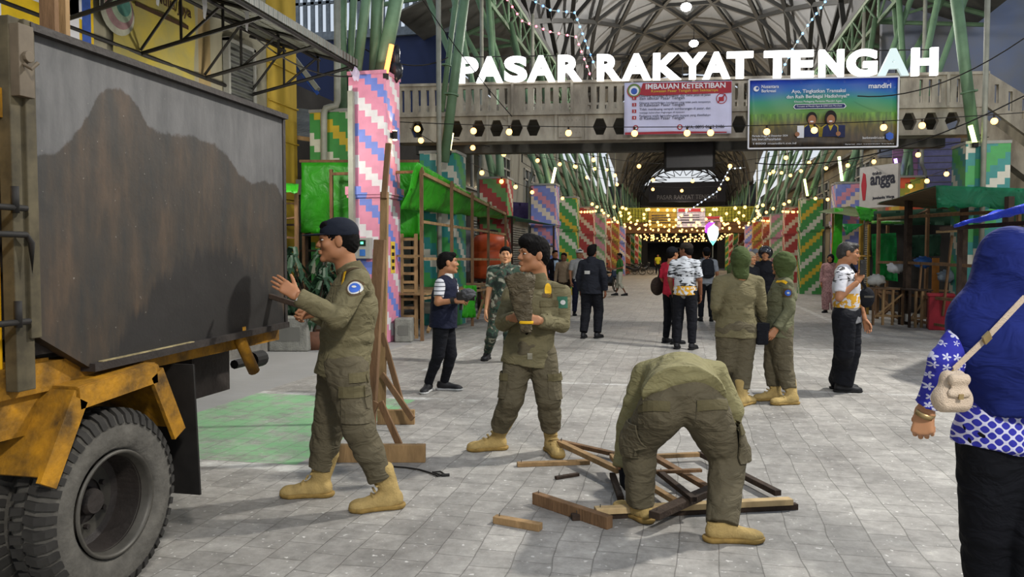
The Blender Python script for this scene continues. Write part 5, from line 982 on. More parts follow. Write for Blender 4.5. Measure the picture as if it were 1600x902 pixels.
# ---------------------------------------------------------------- motorbikes
def motorbike(loc, rz, label, body='23262a', s=1.0, lean=0):
    t = thing('motorbike', label, 'motorbike', loc, rz); t.scale = (s,)*3; t.rotation_euler[1] = lean
    mb_ = mat('bike_'+body, body, .3, var=.1, spec=.5)
    for y, nm in ((-.62, 'rear'), (.62, 'front')):
        M = Matrix.Translation((0, y, .29))@Matrix.Rotation(PI/2, 4, 'Y'); w_ = MB().lathe([(.23, .03), (.26, .045), (.285, .03), (.29, 0), (.285, -.03), (.26, -.045), (.23, -.03), (.23, .03)], 28, M).build('wheel', M_rub, t, smooth=True)
        e = MB(); 
        for k in range(6): a = k*PI/3; e.beam((0, y, .29), (0, y+.23*math.cos(a), .29+.23*math.sin(a)), .02, .02, (1, 0, 0))
        e.build('spoke', M_rim, w_)
    MB().tube([(-.07, .62, .29), (-.07, .50, .62), (-.05, .42, .88)], .02, 6).tube([(.07, .62, .29), (.07, .50, .62), (.05, .42, .88)], .02, 6).build('fork', M_rim, t)
    MB().sheet([[(-.05, .62+.30*math.cos(a), .30+.30*math.sin(a)), (.05, .62+.30*math.cos(a), .30+.30*math.sin(a))] for a in np.linspace(.5, 2.6, 8)], .01).build('front_fender', mb_, t)
    b = MB(); prof = [(.45, .50, .80, .13), (.3, .35, .70, .12), (.05, .32, .58, .11), (-.3, .40, .72, .13), (-.6, .55, .78, .12), (-.9, .70, .80, .06)]
    rows = [[(wd*math.cos(a), y, (z0+z1)/2+(z1-z0)/2*math.sin(a)) for a in np.linspace(0, 2*PI, 13)] for y, z0, z1, wd in prof]; n = 13; vs = [v for r in rows for v in r]; fs = [(i*n+j, i*n+j+1, (i+1)*n+j+1, (i+1)*n+j) for i in range(len(rows)-1) for j in range(n-1)]; fs += [tuple(range(12)), tuple(5*n+k for k in range(12))]; b.add(vs, fs).build('body', mb_, t, smooth=True)
    MB().sheet([[(-.12, y, z), (0, y, z+.03), (.12, y, z)] for y, z in ((.1, .74), (-.1, .76), (-.4, .79), (-.7, .84))], .06).build('seat', M_iron, t, smooth=True)
    MB().bb(-.11, .11, .40, .55, .62, .98).build('front_shield', mb_, t, bevel=.05); h_ = MB().tube([(-.33, .33, 1.0), (-.12, .40, .98), (.12, .40, .98), (.33, .33, 1.0)], .018, 6).build('handlebar', M_iron, t)
    for s_ in (-1, 1): MB().tube([(s_*.25, .36, 1.0), (s_*.28, .38, 1.15)], .008, 5).ball((s_*.28, .38, 1.17), .05, 5, (1, .3, .7)).build('mirror', M_iron, t)
    MB().ball((0, .54, .92), .07, 6, (1.2, .6, .8)).build('headlight', mat('lens_glass', '9a9c98', .15), t, smooth=True); MB().tube([(.13, -.2, .33), (.14, -.85, .42)], [.025, .045], 8).build('exhaust', M_rim, t); MB().bb(-.06, .06, -.15, .2, .22, .42).build('engine', M_tdark, t)
    return t
q = G(952, 455); motorbike((q.x, q.y, 0), math.radians(-150), 'motorbike parked by the left row behind the man in the dark jacket', '2c3a50')
for k, (px, py, c, lb_) in enumerate(((991, 430, '26282a', 'left motorbike of the pair parked far down the hall'), (1004, 429, '1d1f22', 'right motorbike of the pair parked far down the hall'))): q = G(px, py); motorbike((q.x, q.y, 0), math.radians(-95+15*k), lb_, c)
q = G(1290, 482); motorbike((q.x+.3, q.y, 0), math.radians(170), 'motorbike half hidden beside the woman in pale pink', '33363a')
# ---------------------------------------------------------------- people: smooth-union bodies meshed by surface nets
def V3(*a): return np.array(a[0] if len(a) == 1 else a, float)
class SDF:
    def __init__(s, k=.025): s.p = []; s.cut = []; s.k = k
    def cone(s, a, b, ra, rb, u=(1, 0, 0), flat=0, k=None):
        ra = ra if isinstance(ra, tuple) else (ra, ra); rb = rb if isinstance(rb, tuple) else (rb, rb)
        s.p.append(('c', V3(a), V3(b), ra, rb, V3(u), flat, s.k if k is None else k)); return s
    def ball(s, c, r, u=(1, 0, 0), w=(0, 0, 1), k=None, sub=False):
        s.p.append(('s' if sub else 'e', V3(c), tuple(r), V3(u), V3(w), s.k if k is None else k)); return s
    def plane(s, p, n): s.cut.append((V3(p), V3(n))); return s
    def mesh(s, h):
        lo = np.full(3, 1e9); hi = -lo
        for q in s.p:
            if q[0] == 'c': m = max(q[3]+q[4]); pts = (q[1], q[2])
            elif q[0] == 'e': m = max(q[2]); pts = (q[1],)
            else: continue
            for c in pts: lo = np.minimum(lo, c-m); hi = np.maximum(hi, c+m)
        lo -= 3*h; hi += 3*h; n = np.ceil((hi-lo)/h).astype(int)+1
        D = np.full(n, .5, np.float32)
        for q in s.p:
            if q[0] == 'c': m = max(q[3]+q[4]); a = np.minimum(q[1], q[2])-m; b = np.maximum(q[1], q[2])+m
            else: m = max(q[2]); a = q[1]-m; b = q[1]+m
            k = q[-1]; mg = k+3*h; i0 = np.clip(((a-mg-lo)/h).astype(int), 0, n); i1 = np.clip(((b+mg-lo)/h).astype(int)+2, 0, n)
            ax = [lo[d]+h*np.arange(i0[d], i1[d]) for d in range(3)]; X, Y, Z = np.meshgrid(*ax, indexing='ij')
            if q[0] == 'c':
                A, B, ra, rb, u0, flat = q[1:7]; w = B-A; Ln = np.linalg.norm(w)+1e-9; w = w/Ln; u = u0-w*(u0@w)
                if np.linalg.norm(u) < 1e-3: u = np.cross(w, (0, 0, 1.0)); 
                if np.linalg.norm(u) < 1e-3: u = np.cross(w, (0, 1.0, 0))
                u /= np.linalg.norm(u); v = np.cross(w, u); x, y, z = X-A[0], Y-A[1], Z-A[2]
                pw = x*w[0]+y*w[1]+z*w[2]; t = np.clip(pw/Ln, 0, 1); pu = x*u[0]+y*u[1]+z*u[2]; pv = x*v[0]+y*v[1]+z*v[2]; pq = pw-t*Ln
                ru = ra[0]+(rb[0]-ra[0])*t; rv = ra[1]+(rb[1]-ra[1])*t; rm = np.minimum(ru, rv)
                d = (np.sqrt((pu/ru)**2+(pv/rv)**2+(pq/rm)**2)-1)*rm
                if flat & 1: d = np.maximum(d, pw-Ln)
                if flat & 2: d = np.maximum(d, -pw)
            else:
                c, r, u0, w0 = q[1:5]; w = w0/np.linalg.norm(w0); u = u0-w*(u0@w); u /= np.linalg.norm(u); v = np.cross(w, u); x, y, z = X-c[0], Y-c[1], Z-c[2]
                d = (np.sqrt(((x*u[0]+y*u[1]+z*u[2])/r[0])**2+((x*v[0]+y*v[1]+z*v[2])/r[1])**2+((x*w[0]+y*w[1]+z*w[2])/r[2])**2)-1)*min(r)
            sl_ = tuple(slice(i0[j], i1[j]) for j in range(3)); o = D[sl_]
            if q[0] == 's': d = -d; hh = np.maximum(k-np.abs(o-d), 0)/k; D[sl_] = np.maximum(o, d)+hh*hh*k/4
            else: hh = np.maximum(k-np.abs(o-d), 0)/k; D[sl_] = np.minimum(o, d)-hh*hh*k/4
        for p, nn in s.cut:
            nn = nn/np.linalg.norm(nn); X, Y, Z = np.meshgrid(*[lo[d]+h*np.arange(n[d])-p[d] for d in range(3)], indexing='ij', sparse=True); D = np.maximum(D, X*nn[0]+Y*nn[1]+Z*nn[2])
        return nets(D, lo, h)
def nets(D, lo, h):
    n = np.array(D.shape); I = D < 0
    c = np.zeros(n-1, np.int8)
    for a in (0, 1):
        for b in (0, 1):
            for e in (0, 1): c += I[a:n[0]-1+a, b:n[1]-1+b, e:n[2]-1+e]
    act = (c > 0) & (c < 8); ids = -np.ones(act.shape, np.int64); cells = np.argwhere(act); ids[tuple(cells.T)] = np.arange(len(cells))
    acc = np.zeros((len(cells), 3)); cnt = np.zeros(len(cells))
    cor = [(a, b, e) for a in (0, 1) for b in (0, 1) for e in (0, 1)]
    val = {q: D[cells[:, 0]+q[0], cells[:, 1]+q[1], cells[:, 2]+q[2]].astype(float) for q in cor}
    for q in cor:
        for d in range(3):
            if q[d] == 0:
                r = list(q); r[d] = 1; r = tuple(r); v0, v1 = val[q], val[r]; m = (v0 < 0) != (v1 < 0)
                t = np.where(m, v0/np.where(m, v0-v1, 1), 0); p = np.tile(np.array(q, float), (len(cells), 1)); p[:, d] += t; acc[m] += p[m]; cnt[m] += 1
    V = (cells+acc/np.maximum(cnt, 1)[:, None])*h+lo; Fs = []
    for d in range(3):
        s0 = [slice(None)]*3; s1 = [slice(None)]*3; s0[d] = slice(0, -1); s1[d] = slice(1, None); a, b = I[tuple(s0)], I[tuple(s1)]
        for inside_first in (True, False):
            e = np.argwhere(a & ~b if inside_first else ~a & b); d1, d2 = (d+1) % 3, (d+2) % 3; ok = (e[:, d1] > 0) & (e[:, d2] > 0); e = e[ok]
            def cell(o1, o2): f = e.copy(); f[:, d1] -= o1; f[:, d2] -= o2; return ids[tuple(f.T)]
            q = np.stack([cell(0, 0), cell(1, 0), cell(1, 1), cell(0, 1)], 1); Fs.append(q if inside_first else q[:, ::-1])
    Fc = np.concatenate(Fs); Fc = Fc[(Fc >= 0).all(1)]; return V, Fc
def vnorm(V, Fc):
    n = np.cross(V[Fc[:, 2]]-V[Fc[:, 0]], V[Fc[:, 3]]-V[Fc[:, 1]]); N_ = np.zeros_like(V)
    for k in range(4): np.add.at(N_, Fc[:, k], n)
    return N_/(np.linalg.norm(N_, axis=1, keepdims=True)+1e-12)
def folds(V, Fc, amp, fr=1.0, seed=0):
    rg = np.random.RandomState(seed); N_ = vnorm(V, Fc); f = np.zeros(len(V))
    for o in range(4):
        d1 = rg.normal(size=3); d1[2] *= 1.6; d1 /= np.linalg.norm(d1); d2 = rg.normal(size=3); d2 /= np.linalg.norm(d2); d3 = rg.normal(size=3); d3 /= np.linalg.norm(d3); w = fr*(28+16*o)
        f += np.sin(V@d1*w+2.2*np.sin(V@d2*w*.45+o))*(.5+.5*np.sin(V@d3*w*.35+2*o))/(1+.45*o)
    return V+N_*(f*amp)[:, None]
def mk(name, VF, m, parent, base, smooth=True, label=None):
    V, Fc = VF; me = bpy.data.meshes.new(name); V = np.asarray(V)-np.array(base); me.vertices.add(len(V)); me.vertices.foreach_set('co', V.ravel().astype(np.float32))
    nf = len(Fc); me.loops.add(nf*4); me.loops.foreach_set('vertex_index', np.asarray(Fc).ravel().astype(np.int32)); me.polygons.add(nf); me.polygons.foreach_set('loop_start', np.arange(nf, dtype=np.int32)*4)
    me.update(calc_edges=True); me.validate(); return link(name, me, m, parent, smooth=smooth, label=label)
def join(*vf):
    Vs = []; Fs = []; n = 0
    for V, Fc in vf: Vs.append(V); Fs.append(Fc+n); n += len(V)
    return np.concatenate(Vs), np.concatenate(Fs)
def xf(VF, M):
    A = np.array(M); return VF[0]@A[:3, :3].T+A[:3, 3], VF[1]
def frame(o, fwd, up, s=1.0):
    """matrix with y=fwd, z~up, x=right"""
    f = Vector(fwd).normalized(); u = Vector(up); u = (u-f*u.dot(f)).normalized(); r = f.cross(u); M = Matrix((r*s, f*s, u*s)).transposed().to_4x4(); M.translation = Vector(o); return M
CA = {}
def cached(key, fn):
    if key not in CA: CA[key] = fn()
    return CA[key]
def head_sdf():
    s = SDF(.018)
    s.ball((0, -.014, .028), (.075, .094, .086)).ball((0, .022, -.025), (.062, .068, .082)).ball((0, .036, -.078), (.044, .048, .036))
    s.cone((0, -.028, -.06), (0, -.045, -.17), .058, .062)
    for x in (-1, 1): s.ball((x*.040, .058, -.018), (.026, .026, .024)).ball((x*.052, .0, -.062), (.02, .04, .032))
    s.cone((-.034, .084, .032), (.034, .084, .032), .010, .010, k=.014); s.cone((0, .086, .018), (0, .103, -.018), .0080, .0135, k=.012)
    for x in (-1, 1): s.ball((x*.014, .095, -.023), (.010, .010, .008), k=.006)
    s.ball((0, .083, -.096), (.022, .016, .016))
    for x in (-1, 1): s.ball((x*.031, .106, .010), (.019, .018, .010), sub=True, k=.012)
    s.ball((0, .097, -.050), (.024, .010, .0065), k=.006); s.ball((0, .095, -.062), (.020, .010, .0075), k=.006)
    for x in (-1, 1): s.ball((x*.078, -.008, -.004), (.009, .020, .032), u=(1, .25*x, 0), k=.008); 
    return s
def head_vf(h): return cached(('head', h), lambda: head_sdf().mesh(h))
def eyes_vf():
    def f():
        s = SDF(.002)
        for x in (-1, 1): s.ball((x*.031, .0765, .010), (.0125, .0120, .0048))
        return s.mesh(.003)
    return cached('eyes', f)
def pupil_vf():
    def f():
        s = SDF(.001)
        for x in (-1, 1): s.ball((x*.031, .0865, .010), (.0068, .0045, .0058))
        return s.mesh(.0018)
    return cached('pup', f)
def brow_vf():
    def f():
        s = SDF(.002)
        for x in (-1, 1): s.cone((x*.018, .0945, .034), (x*.046, .082, .036), (.0035, .004), (.002, .003))
        return s.mesh(.0025)
    return cached('brow', f)
def lips_vf():
    return cached('lips', lambda: SDF(.003).ball((0, .0985, -.0505), (.022, .0095, .0045)).ball((0, .0965, -.0605), (.018, .0100, .0052)).mesh(.0025))
def hair_vf(style, h):
    def f():
        s = SDF(.02)
        if style == 'short':
            s.ball((0, -.020, .033), (.0805, .098, .088)); s.ball((0, -.06, -.01), (.070, .060, .070)); s.ball((0, .052, .085), (.055, .035, .028))
            s.ball((0, .115, -.018), (.085, .080, .092), sub=True, k=.01); s.plane((0, 0, -.062), (0, .5, -1))
            for x in (-1, 1): s.ball((x*.085, .008, -.028), (.022, .040, .050), sub=True, k=.008)
        elif style == 'full':
            s.ball((0, -.018, .042), (.086, .102, .096)); s.ball((0, -.06, -.01), (.072, .060, .070)); s.ball((.0, .06, .092), (.062, .042, .035)); s.ball((.03, .02, .12), (.05, .05, .03))
            s.ball((0, .118, -.030), (.085, .075, .09), sub=True, k=.01); s.plane((0, 0, -.075), (0, .3, -1))
            for x in (-1, 1): s.ball((x*.088, .002, -.028), (.022, .030, .045), sub=True, k=.008)
        V, Fc = s.mesh(h); V = folds(V, Fc, .0022, 5.0, 3); return V, Fc
    return cached(('hair', style, h), f)
def cap_vf(h):
    def f():
        s = SDF(.012); s.ball((0, -.015, .050), (.088, .106, .082)).plane((0, 0, .030), (0, .06, -1)); a = s.mesh(h)
        s = SDF(.006); s.ball((0, .105, .040), (.075, .085, .0065)).plane((0, .055, 0), (0, -1, 0)); b = s.mesh(h*.8); return join(a, b)
    return cached(('cap', h), f)
def helmet_vf(h): return cached(('helm', h), lambda: SDF(.02).ball((0, -.01, .03), (.125, .14, .125)).ball((0, .12, -.03), (.09, .06, .06), sub=True).plane((0, 0, -.085), (0, 0, -1)).mesh(h))
def hijab_vf(h, long=False):
    def f():
        s = SDF(.03); s.ball((0, -.020, .022), (.092, .116, .104)); s.ball((0, -.075, -.005), (.075, .070, .080)); s.cone((0, -.015, -.03), (0, -.040, -.15), (.084, .092), (.074, .080))
        s.ball((0, .130, -.022), (.060, .085, .078), sub=True, k=.012); V, Fc = s.mesh(h); return folds(V, Fc, .0035, 1.7, 8), Fc
    return cached(('hij', h), f)
def hand_vf(kind, h):
    """right hand, fingers +y, thumb toward -x, back of the hand +z"""
    curl = {'open': (8, 10, 8), 'relax': (22, 30, 20), 'grip': (55, 70, 45), 'fist': (80, 95, 60), 'hold': (35, 50, 30)}[kind]
    def f():
        s = SDF(.006); s.cone((0, -.045, 0), (0, .012, 0), (.024, .019), (.028, .016), k=.012); xs = (-.029, -.010, .010, .028); ln = (.073, .081, .075, .058); rr = (.0088, .0092, .0088, .0078)
        for i, x in enumerate(xs):
            y1 = .088-(.004 if i in (0, 2) else 0)-(.014 if i == 3 else 0); s.cone((x*.6, .008, 0), (x, y1, .0), (.0135, .0135), (.0115, .0115), k=.014)
            p = np.array([x, y1, 0.]); a = 0; sp_ = x*(3.4 if kind == 'open' else 1.2)
            for j, (fr_, c_) in enumerate(zip((.46, .30, .24), curl)):
                a -= math.radians(c_*(1-.06*i if kind == 'open' else 1)); d = np.array([sp_*(1 if j == 0 else .6)*math.cos(a), math.cos(a), math.sin(a)]); d /= np.linalg.norm(d); q = p+d*ln[i]*fr_
                s.cone(p, q, rr[i]*(1-.08*j), rr[i]*(1-.08*(j+1)), k=.003); p = q
        th = {'open': ((-.048, .050, -.010), (-.068, .078, -.014), (-.080, .100, -.016)), 'relax': ((-.040, .052, -.020), (-.046, .080, -.032), (-.044, .102, -.042)), 'grip': ((-.036, .050, -.030), (-.022, .070, -.050), (-.002, .078, -.058)), 'fist': ((-.034, .048, -.028), (-.026, .070, -.042), (-.006, .080, -.046)), 'hold': ((-.040, .050, -.028), (-.032, .074, -.046), (-.018, .090, -.056))}[kind]
        s.cone((-.016, .008, -.006), th[0], .016, .0125, k=.012); s.cone(th[0], th[1], .0115, .0100, k=.004); s.cone(th[1], th[2], .0098, .0078, k=.003)
        return s.mesh(h)
    return cached(('hand', kind, h), f)
def boot_vf(h):
    def f():
        s = SDF(.02); s.cone((0, -.012, .07), (0, -.03, .265), (.046, .056), (.056, .064), flat=1); s.cone((0, -.045, .052), (0, .02, .055), .044, .046); s.cone((0, .0, .058), (0, .145, .036), (.042, .050), (.046, .034)); s.ball((0, .165, .034), (.046, .052, .034))
        s.cone((-.0, -.02, .235), (0, -.028, .262), (.060, .068), (.061, .069), flat=1, k=.006)
        for i in range(6): z = .085+i*.028; y = .055-i*.006 if i > 1 else .085-i*.02; s.cone((-.03, y, z), (.03, y, z+.002), .008, .008, k=.006)
        s.plane((0, 0, .022), (0, 0, -1)); V, Fc = s.mesh(h); return folds(V, Fc, .0018, 1.6, 5), Fc
    return cached(('boot', h), f)
def sole_vf(h, L_=.0, w_=1.0):
    def f():
        s = SDF(.02); s.ball((0, -.05, .018), (.046*w_, .052, .030)).cone((0, -.05, .018), (0, .15, .018), (.042, .03), (.050*w_, .03), u=(1, 0, 0)).ball((0, .165, .020), (.047*w_, .054, .030)); s.plane((0, 0, .027), (0, 0, 1)).plane((0, 0, 0), (0, 0, -1)); return s.mesh(h)
    return cached(('sole', h, w_), f)
def shoe_vf(h):
    def f():
        s = SDF(.02); s.cone((0, -.045, .052), (0, .02, .055), .040, .042); s.cone((0, .0, .060), (0, .145, .034), (.038, .046), (.042, .030)); s.ball((0, .160, .032), (.043, .052, .030)); s.cone((0, -.02, .06), (0, -.025, .105), (.038, .050), (.040, .052), flat=1)
        for i in range(4): s.cone((-.02, .06+i*.018, .084-i*.008), (.02, .06+i*.018, .084-i*.008), .006, .006, k=.004)
        s.plane((0, 0, .02), (0, 0, -1)); return s.mesh(h)
    return cached(('shoe', h), f)
class Man:
    """J: joint name -> world point. L / R are the person's own sides."""
    def __init__(s, name, label, base, J, b=1.0, sc=1.0, h=.008, group=None, cat='person'):
        s.J = {k: Vector(v) for k, v in J.items()}; s.b = b; s.sc = sc; s.h = h; s.base = Vector(base); s.t = thing(name, label, cat, base, 0, group); s.o = np.array(s.base)
    def g(s, k): return s.J[k]
    def part(s, name, vf, m, label=None, parent=None): return mk(name, vf, m, parent or s.t, s.o, label=label)
    def ax(s): return (s.g('shR')-s.g('shL')).normalized()
    def torso(s, S_, add=0.0, fat=1.0, hip=1.0, hem=None, flat=1):
        J = s.J; b = s.b*s.sc; u = s.ax(); hu = (J['hipR']-J['hipL']).normalized(); sh = (J['shL']+J['shR'])/2; ch = J['chest']; pe = J['pelvis']; wa = ch.lerp(pe, .55)
        S_.cone(ch, wa, (.155*b+add, .112*b*fat+add), (.142*b+add, .110*b*fat+add), u); S_.cone(wa, pe, (.142*b+add, .110*b*fat+add), (.160*b*hip+add, .118*b+add), hu)
        S_.cone(ch.lerp(sh, .55), ch, (.150*b+add, .098*b+add), (.158*b+add, .112*b*fat+add), u); S_.cone(J['shL'].lerp(sh, .22)-(nk_:=(J['neck']-sh).normalized())*.02, J['shR'].lerp(sh, .22)-nk_*.02, .060*b+add*.7, .060*b+add*.7)
        nk = J['neck']; S_.cone(sh, nk, .078*b+add*.4, .060*b+add*.3)
        for sd in 'LR': S_.cone(nk-Vector((0, 0, .0))+(sh-nk)*.25, J['sh'+sd].lerp(sh, .12)+(nk-sh).normalized()*.012, .050*b+add*.4, .046*b+add*.5)
        if hem is not None and hem < 0: S_.plane(pe+(pe-ch).normalized()*hem, pe-ch)
        elif hem:
            d = (pe-wa).normalized(); S_.cone(pe, pe+d*hem, (.162*b*hip+add, .120*b+add), (.172*b*hip+add, .132*b+add), hu, flat=flat)
        return S_
    def arm(s, S_, sd, add=0.0, end=1.0, elbow=True, r=(.054, .044, .040, .030), u=(0, 0, 1)):
        J = s.J; b = s.b*s.sc; A, E, W = J['sh'+sd], J['el'+sd], J['wr'+sd]
        if end <= .5: S_.cone(A, A.lerp(E, end*2), r[0]*b+add, r[1]*b+add*1.2, flat=1, k=.014); return
        S_.cone(A, E, r[0]*b*.97+add*.8, r[1]*b+add*.9, k=.010); e2 = E.lerp(W, (end-.5)*2); S_.cone(E, e2, r[2]*b+add*.9, r[3]*b+add, flat=1, k=.012)
    def legs(s, S_, add=0.0, end=.93, flare=0.0, r=(.090, .064, .056, .040), seat=1.0, flat=1):
        J = s.J; b = s.b*s.sc; pe = J['pelvis']; hu = (J['hipR']-J['hipL']).normalized(); up = (J['chest']-pe).normalized()
        S_.ball(pe, (.158*b*seat+add, .118*b*seat+add, .115*b+add), hu, up)
        for sd in 'LR':
            H_, K, A = J['hip'+sd], J['kn'+sd], J['an'+sd]; S_.cone(H_, K, r[0]*b+add, r[1]*b+add, u=hu, k=.02); kc = K.lerp(A, .35); S_.cone(K, kc, r[1]*b*.94+add, r[2]*b*1.02+add, k=.02); S_.cone(kc, K.lerp(A, end), r[2]*b+add, r[3]*b+add+flare, flat=flat, k=.02)
        return S_
    def skin(s, m, hf, hu_, hands=('relax', 'relax'), hd=None, headscale=1.0, glove=None):
        """hf, hu_: head forward / up. hd: dict side -> (dir, back normal)"""
        J = s.J; h = s.h; S_ = SDF(.025); s.torso(S_, -.012); s.legs(S_, -.012, .97)
        for sd in 'LR': s.arm(S_, sd, -.004)
        V = [S_.mesh(max(.013, h*1.5))]; hh = .0045 if h < .009 else .007 if h < .012 else .0105
        s.HM = frame(J['head'], hf, hu_, s.sc*headscale*1.03); V.append(xf(head_vf(hh), s.HM)); hd = hd or {}; s.hm = {}
        for i, sd in enumerate('LR'):
            E, W = J['el'+sd], J['wr'+sd]; d, nrm = hd.get(sd, (None, None)); d = Vector(d) if d is not None else (W-E).normalized()
            if nrm is None: nrm = (s.ax() if sd == 'R' else -s.ax())
            M = frame(W, d, nrm, s.sc); 
            if sd == 'L': M = M@Matrix.Diagonal((-1, 1, 1, 1))
            s.hm[sd] = M; vf = xf(hand_vf(hands[i], .0032 if h < .009 else .0045 if h < .012 else .007), M)
            if sd == 'L': vf = (vf[0], vf[1][:, ::-1])
            if glove and sd in glove: s.part('glove', vf, glove[sd]); continue
            V.append(vf)
        s.part('body', join(*V), m)
    def face(s, hair=None, style='short', brow=True, eye=True):
        hh = .0045 if s.h < .009 else .006 if s.h < .012 else .009
        if hair is not None: s.part('hair', xf(hair_vf(style, hh), s.HM), hair)
        if eye and s.h < .0125:
            s.part('eye', xf(eyes_vf(), s.HM), M_eye); s.part('pupil', xf(pupil_vf(), s.HM), M_pupil); s.part('lips', xf(lips_vf(), s.HM), M_lips)
            if brow: s.part('eyebrow', xf(brow_vf(), s.HM), M_hair)
    def top(s, m, add=.014, hem=.10, sleeve=.97, fat=1.0, amp=.004, name='shirt', hip=1.0, fr=1.0, ka=.028, arms='LR', cut=None):
        S_ = SDF(ka); s.torso(S_, add, fat, hip, hem*s.sc)
        for sd in arms: s.arm(S_, sd, add*.85, sleeve)
        if cut: S_.plane(*cut)
        V, Fc = S_.mesh(s.h); V = folds(V, Fc, amp, fr, len(s.t['label'])); s.shirt = s.part(name, (V, Fc), m); s.sv = (V, Fc); return s.shirt
    def collar(s, m, r=.076, ht=.050):
        J = s.J; n = J['neck']; up = (J['head']-n).normalized(); S_ = SDF(.01); S_.cone(n-up*.045, n+up*ht, r*s.b*s.sc+.010, r*s.sc*s.b-.008, flat=1); s.part('collar', S_.mesh(min(s.h, .008)), m)
    def trousers(s, m, add=.014, end=.90, flare=0.0, amp=.004, seat=1.0, r=(.090, .064, .056, .040), name='trousers', fr=1.0):
        S_ = SDF(.03); s.legs(S_, add, end, flare, r, seat); V, Fc = S_.mesh(s.h); V = folds(V, Fc, amp, fr, 7); s.pants = s.part(name, (V, Fc), m); s.pv = (V, Fc)
    def feet(s, m, msole, dirs, kind='boot', pitch={}):
        hh = .006 if s.h < .009 else .009 if s.h < .012 else .013
        for sd in 'LR':
            A = s.J['an'+sd]; d = Vector(dirs[sd]); d.z = 0; d.normalize(); z0 = s.J.get('ground'+sd, Vector((0, 0, 0))).z; M = frame((A.x, A.y, z0), d, (0, 0, 1), s.sc*(1.04 if kind == 'boot' else 1.0))
            KA = s.J['kn'+sd]-A
            if sd in pitch: M = Matrix.Translation(Vector((A.x, A.y, z0))+d*.15)@Matrix.Rotation(-math.radians(pitch[sd]), 4, d.cross(Vector((0, 0, 1))))@Matrix.Translation(-(Vector((A.x, A.y, z0))+d*.15))@M
            vf = xf((boot_vf if kind == 'boot' else shoe_vf)(hh), M); vf = (vf[0].copy(), vf[1])
            if kind == 'boot': z_ = np.clip(vf[0][:, 2]-.09, 0, None); vf[0][:, 0] += z_*KA.x/KA.z; vf[0][:, 1] += z_*KA.y/KA.z
            b_ = s.part('shoe' if kind == 'shoe' else 'boot', vf, m); s.part('sole', xf(sole_vf(hh), M), msole, parent=b_)
    def decal(s, vf, c, nrm, up, w, h_, m, name, off=.003, parent=None, shape_='rect', th=.003, nx=6, label=None):
        """small cloth badge or flap laid on a garment surface"""
        key = id(vf); bv = CA.setdefault(('bvh', key), bvhtree.BVHTree.FromPolygons([tuple(v) for v in vf[0]], [tuple(f) for f in vf[1]]))
        nrm = Vector(nrm).normalized(); up = Vector(up); up = (up-nrm*up.dot(nrm)).normalized(); r = up.cross(nrm); rows = []; c = Vector(c)
        loc = bv.find_nearest(c)[0]; 
        for j in range(nx+1):
            row = []
            for i in range(nx+1):
                a, b_ = (i/nx-.5)*2, (j/nx-.5)*2
                if shape_ == 'disc': x, y = a*math.sqrt(max(0, 1-b_*b_/2)), b_*math.sqrt(max(0, 1-a*a/2))
                elif shape_ == 'flap': x, y = a, b_*(1-.0*a) - (.25*(1-abs(a)) if b_ < 0 else 0)*(-b_)
                else: x, y = a, b_
                p = loc+r*x*w/2+up*y*h_/2; hit = bv.ray_cast(p+nrm*.10, -nrm, .2)
                q = hit[0] if hit[0] is not None else bv.find_nearest(p)[0]; row.append(q+nrm*off-s.base)
            rows.append(row)
        return MB().sheet(rows, th).build(name, m, parent or s.t, smooth=False, label=label)
def skel(base, face, hgt=1.68, pose=None):
    """standing skeleton, face: degrees clockwise from 'away from the camera' """
    k = hgt/1.70; a = math.radians(face); f = FH*math.cos(a)+RIGHT*math.sin(a); r = RIGHT*math.cos(a)-FH*math.sin(a)
    L0 = dict(pelvis=(0, 0, .93), chest=(0, .0, 1.24), neck=(0, -.01, 1.43), head=(0, .018, 1.565), shR=(.180, -.01, 1.355), shL=(-.180, -.01, 1.355), elR=(.235, -.03, 1.10), elL=(-.235, -.03, 1.10), wrR=(.235, .05, .86), wrL=(-.235, .05, .86),
              hipR=(.088, 0, .90), hipL=(-.088, 0, .90), knR=(.11, .02, .49), knL=(-.11, .02, .49), anR=(.12, -.02, .09), anL=(-.12, -.02, .09))
    if pose: L0.update(pose)
    b = Vector(base); J = {n: b+(r*v[0]+f*v[1])*k+Vector((0, 0, v[2]*k)) for n, v in L0.items()}; return J, f, r, k
M_skinA = mat('skin_warm', '9a6a4a', .55, var=.08, scale=12); M_skinB = mat('skin_light', 'b58460', .55, var=.07, scale=12); M_skinD = mat('skin_deep', '6f4630', .55, var=.08, scale=12)
M_hair = mat('black_hair', '0d0b0a', .8, spec=.1, var=.3, scale=60, stretch=(1, 1, .2)); M_hairg = mat('greying_hair', '2b2927', .6, var=.4, scale=80)
M_eye = mat('eye_white', 'c9c4bc', .3, var=.02); M_pupil = mat('eye_dark', '140d0a', .2, var=.02); M_lips = mat('lip', '7e4a3c', .5, var=.05)
M_uni = cloth('olive_uniform', '686148', .12, 1.0); M_unid = cloth('olive_uniform_seam', '575039', .1, .5); M_unit = cloth('olive_trousers', '585140', .12, 1.0); M_unil = cloth('olive_light_uniform', '7d7755', .12, 1.0); M_uniw = cloth('olive_green_uniform', '5c5c46', .12, .9)
M_boot = mat('sand_suede', 'a48c58', .85, var=.2, scale=14, bump=.3, bscale=90); M_bsole = mat('sand_sole', '8a703c', .8, var=.25, scale=20); M_black = cloth('black_cloth', '14151a', .2, .8); M_navy = cloth('navy_cloth', '171a2b', .15, .8)
M_shoe = mat('black_shoe', '17171a', .6, var=.2); M_wsole = mat('white_sole', 'a8a8a6', .7, var=.1); M_bsl = mat('black_sole', '101011', .8, var=.1); M_hijg = cloth('olive_headscarf', '3f4a2a', .12, .7, fs=16)
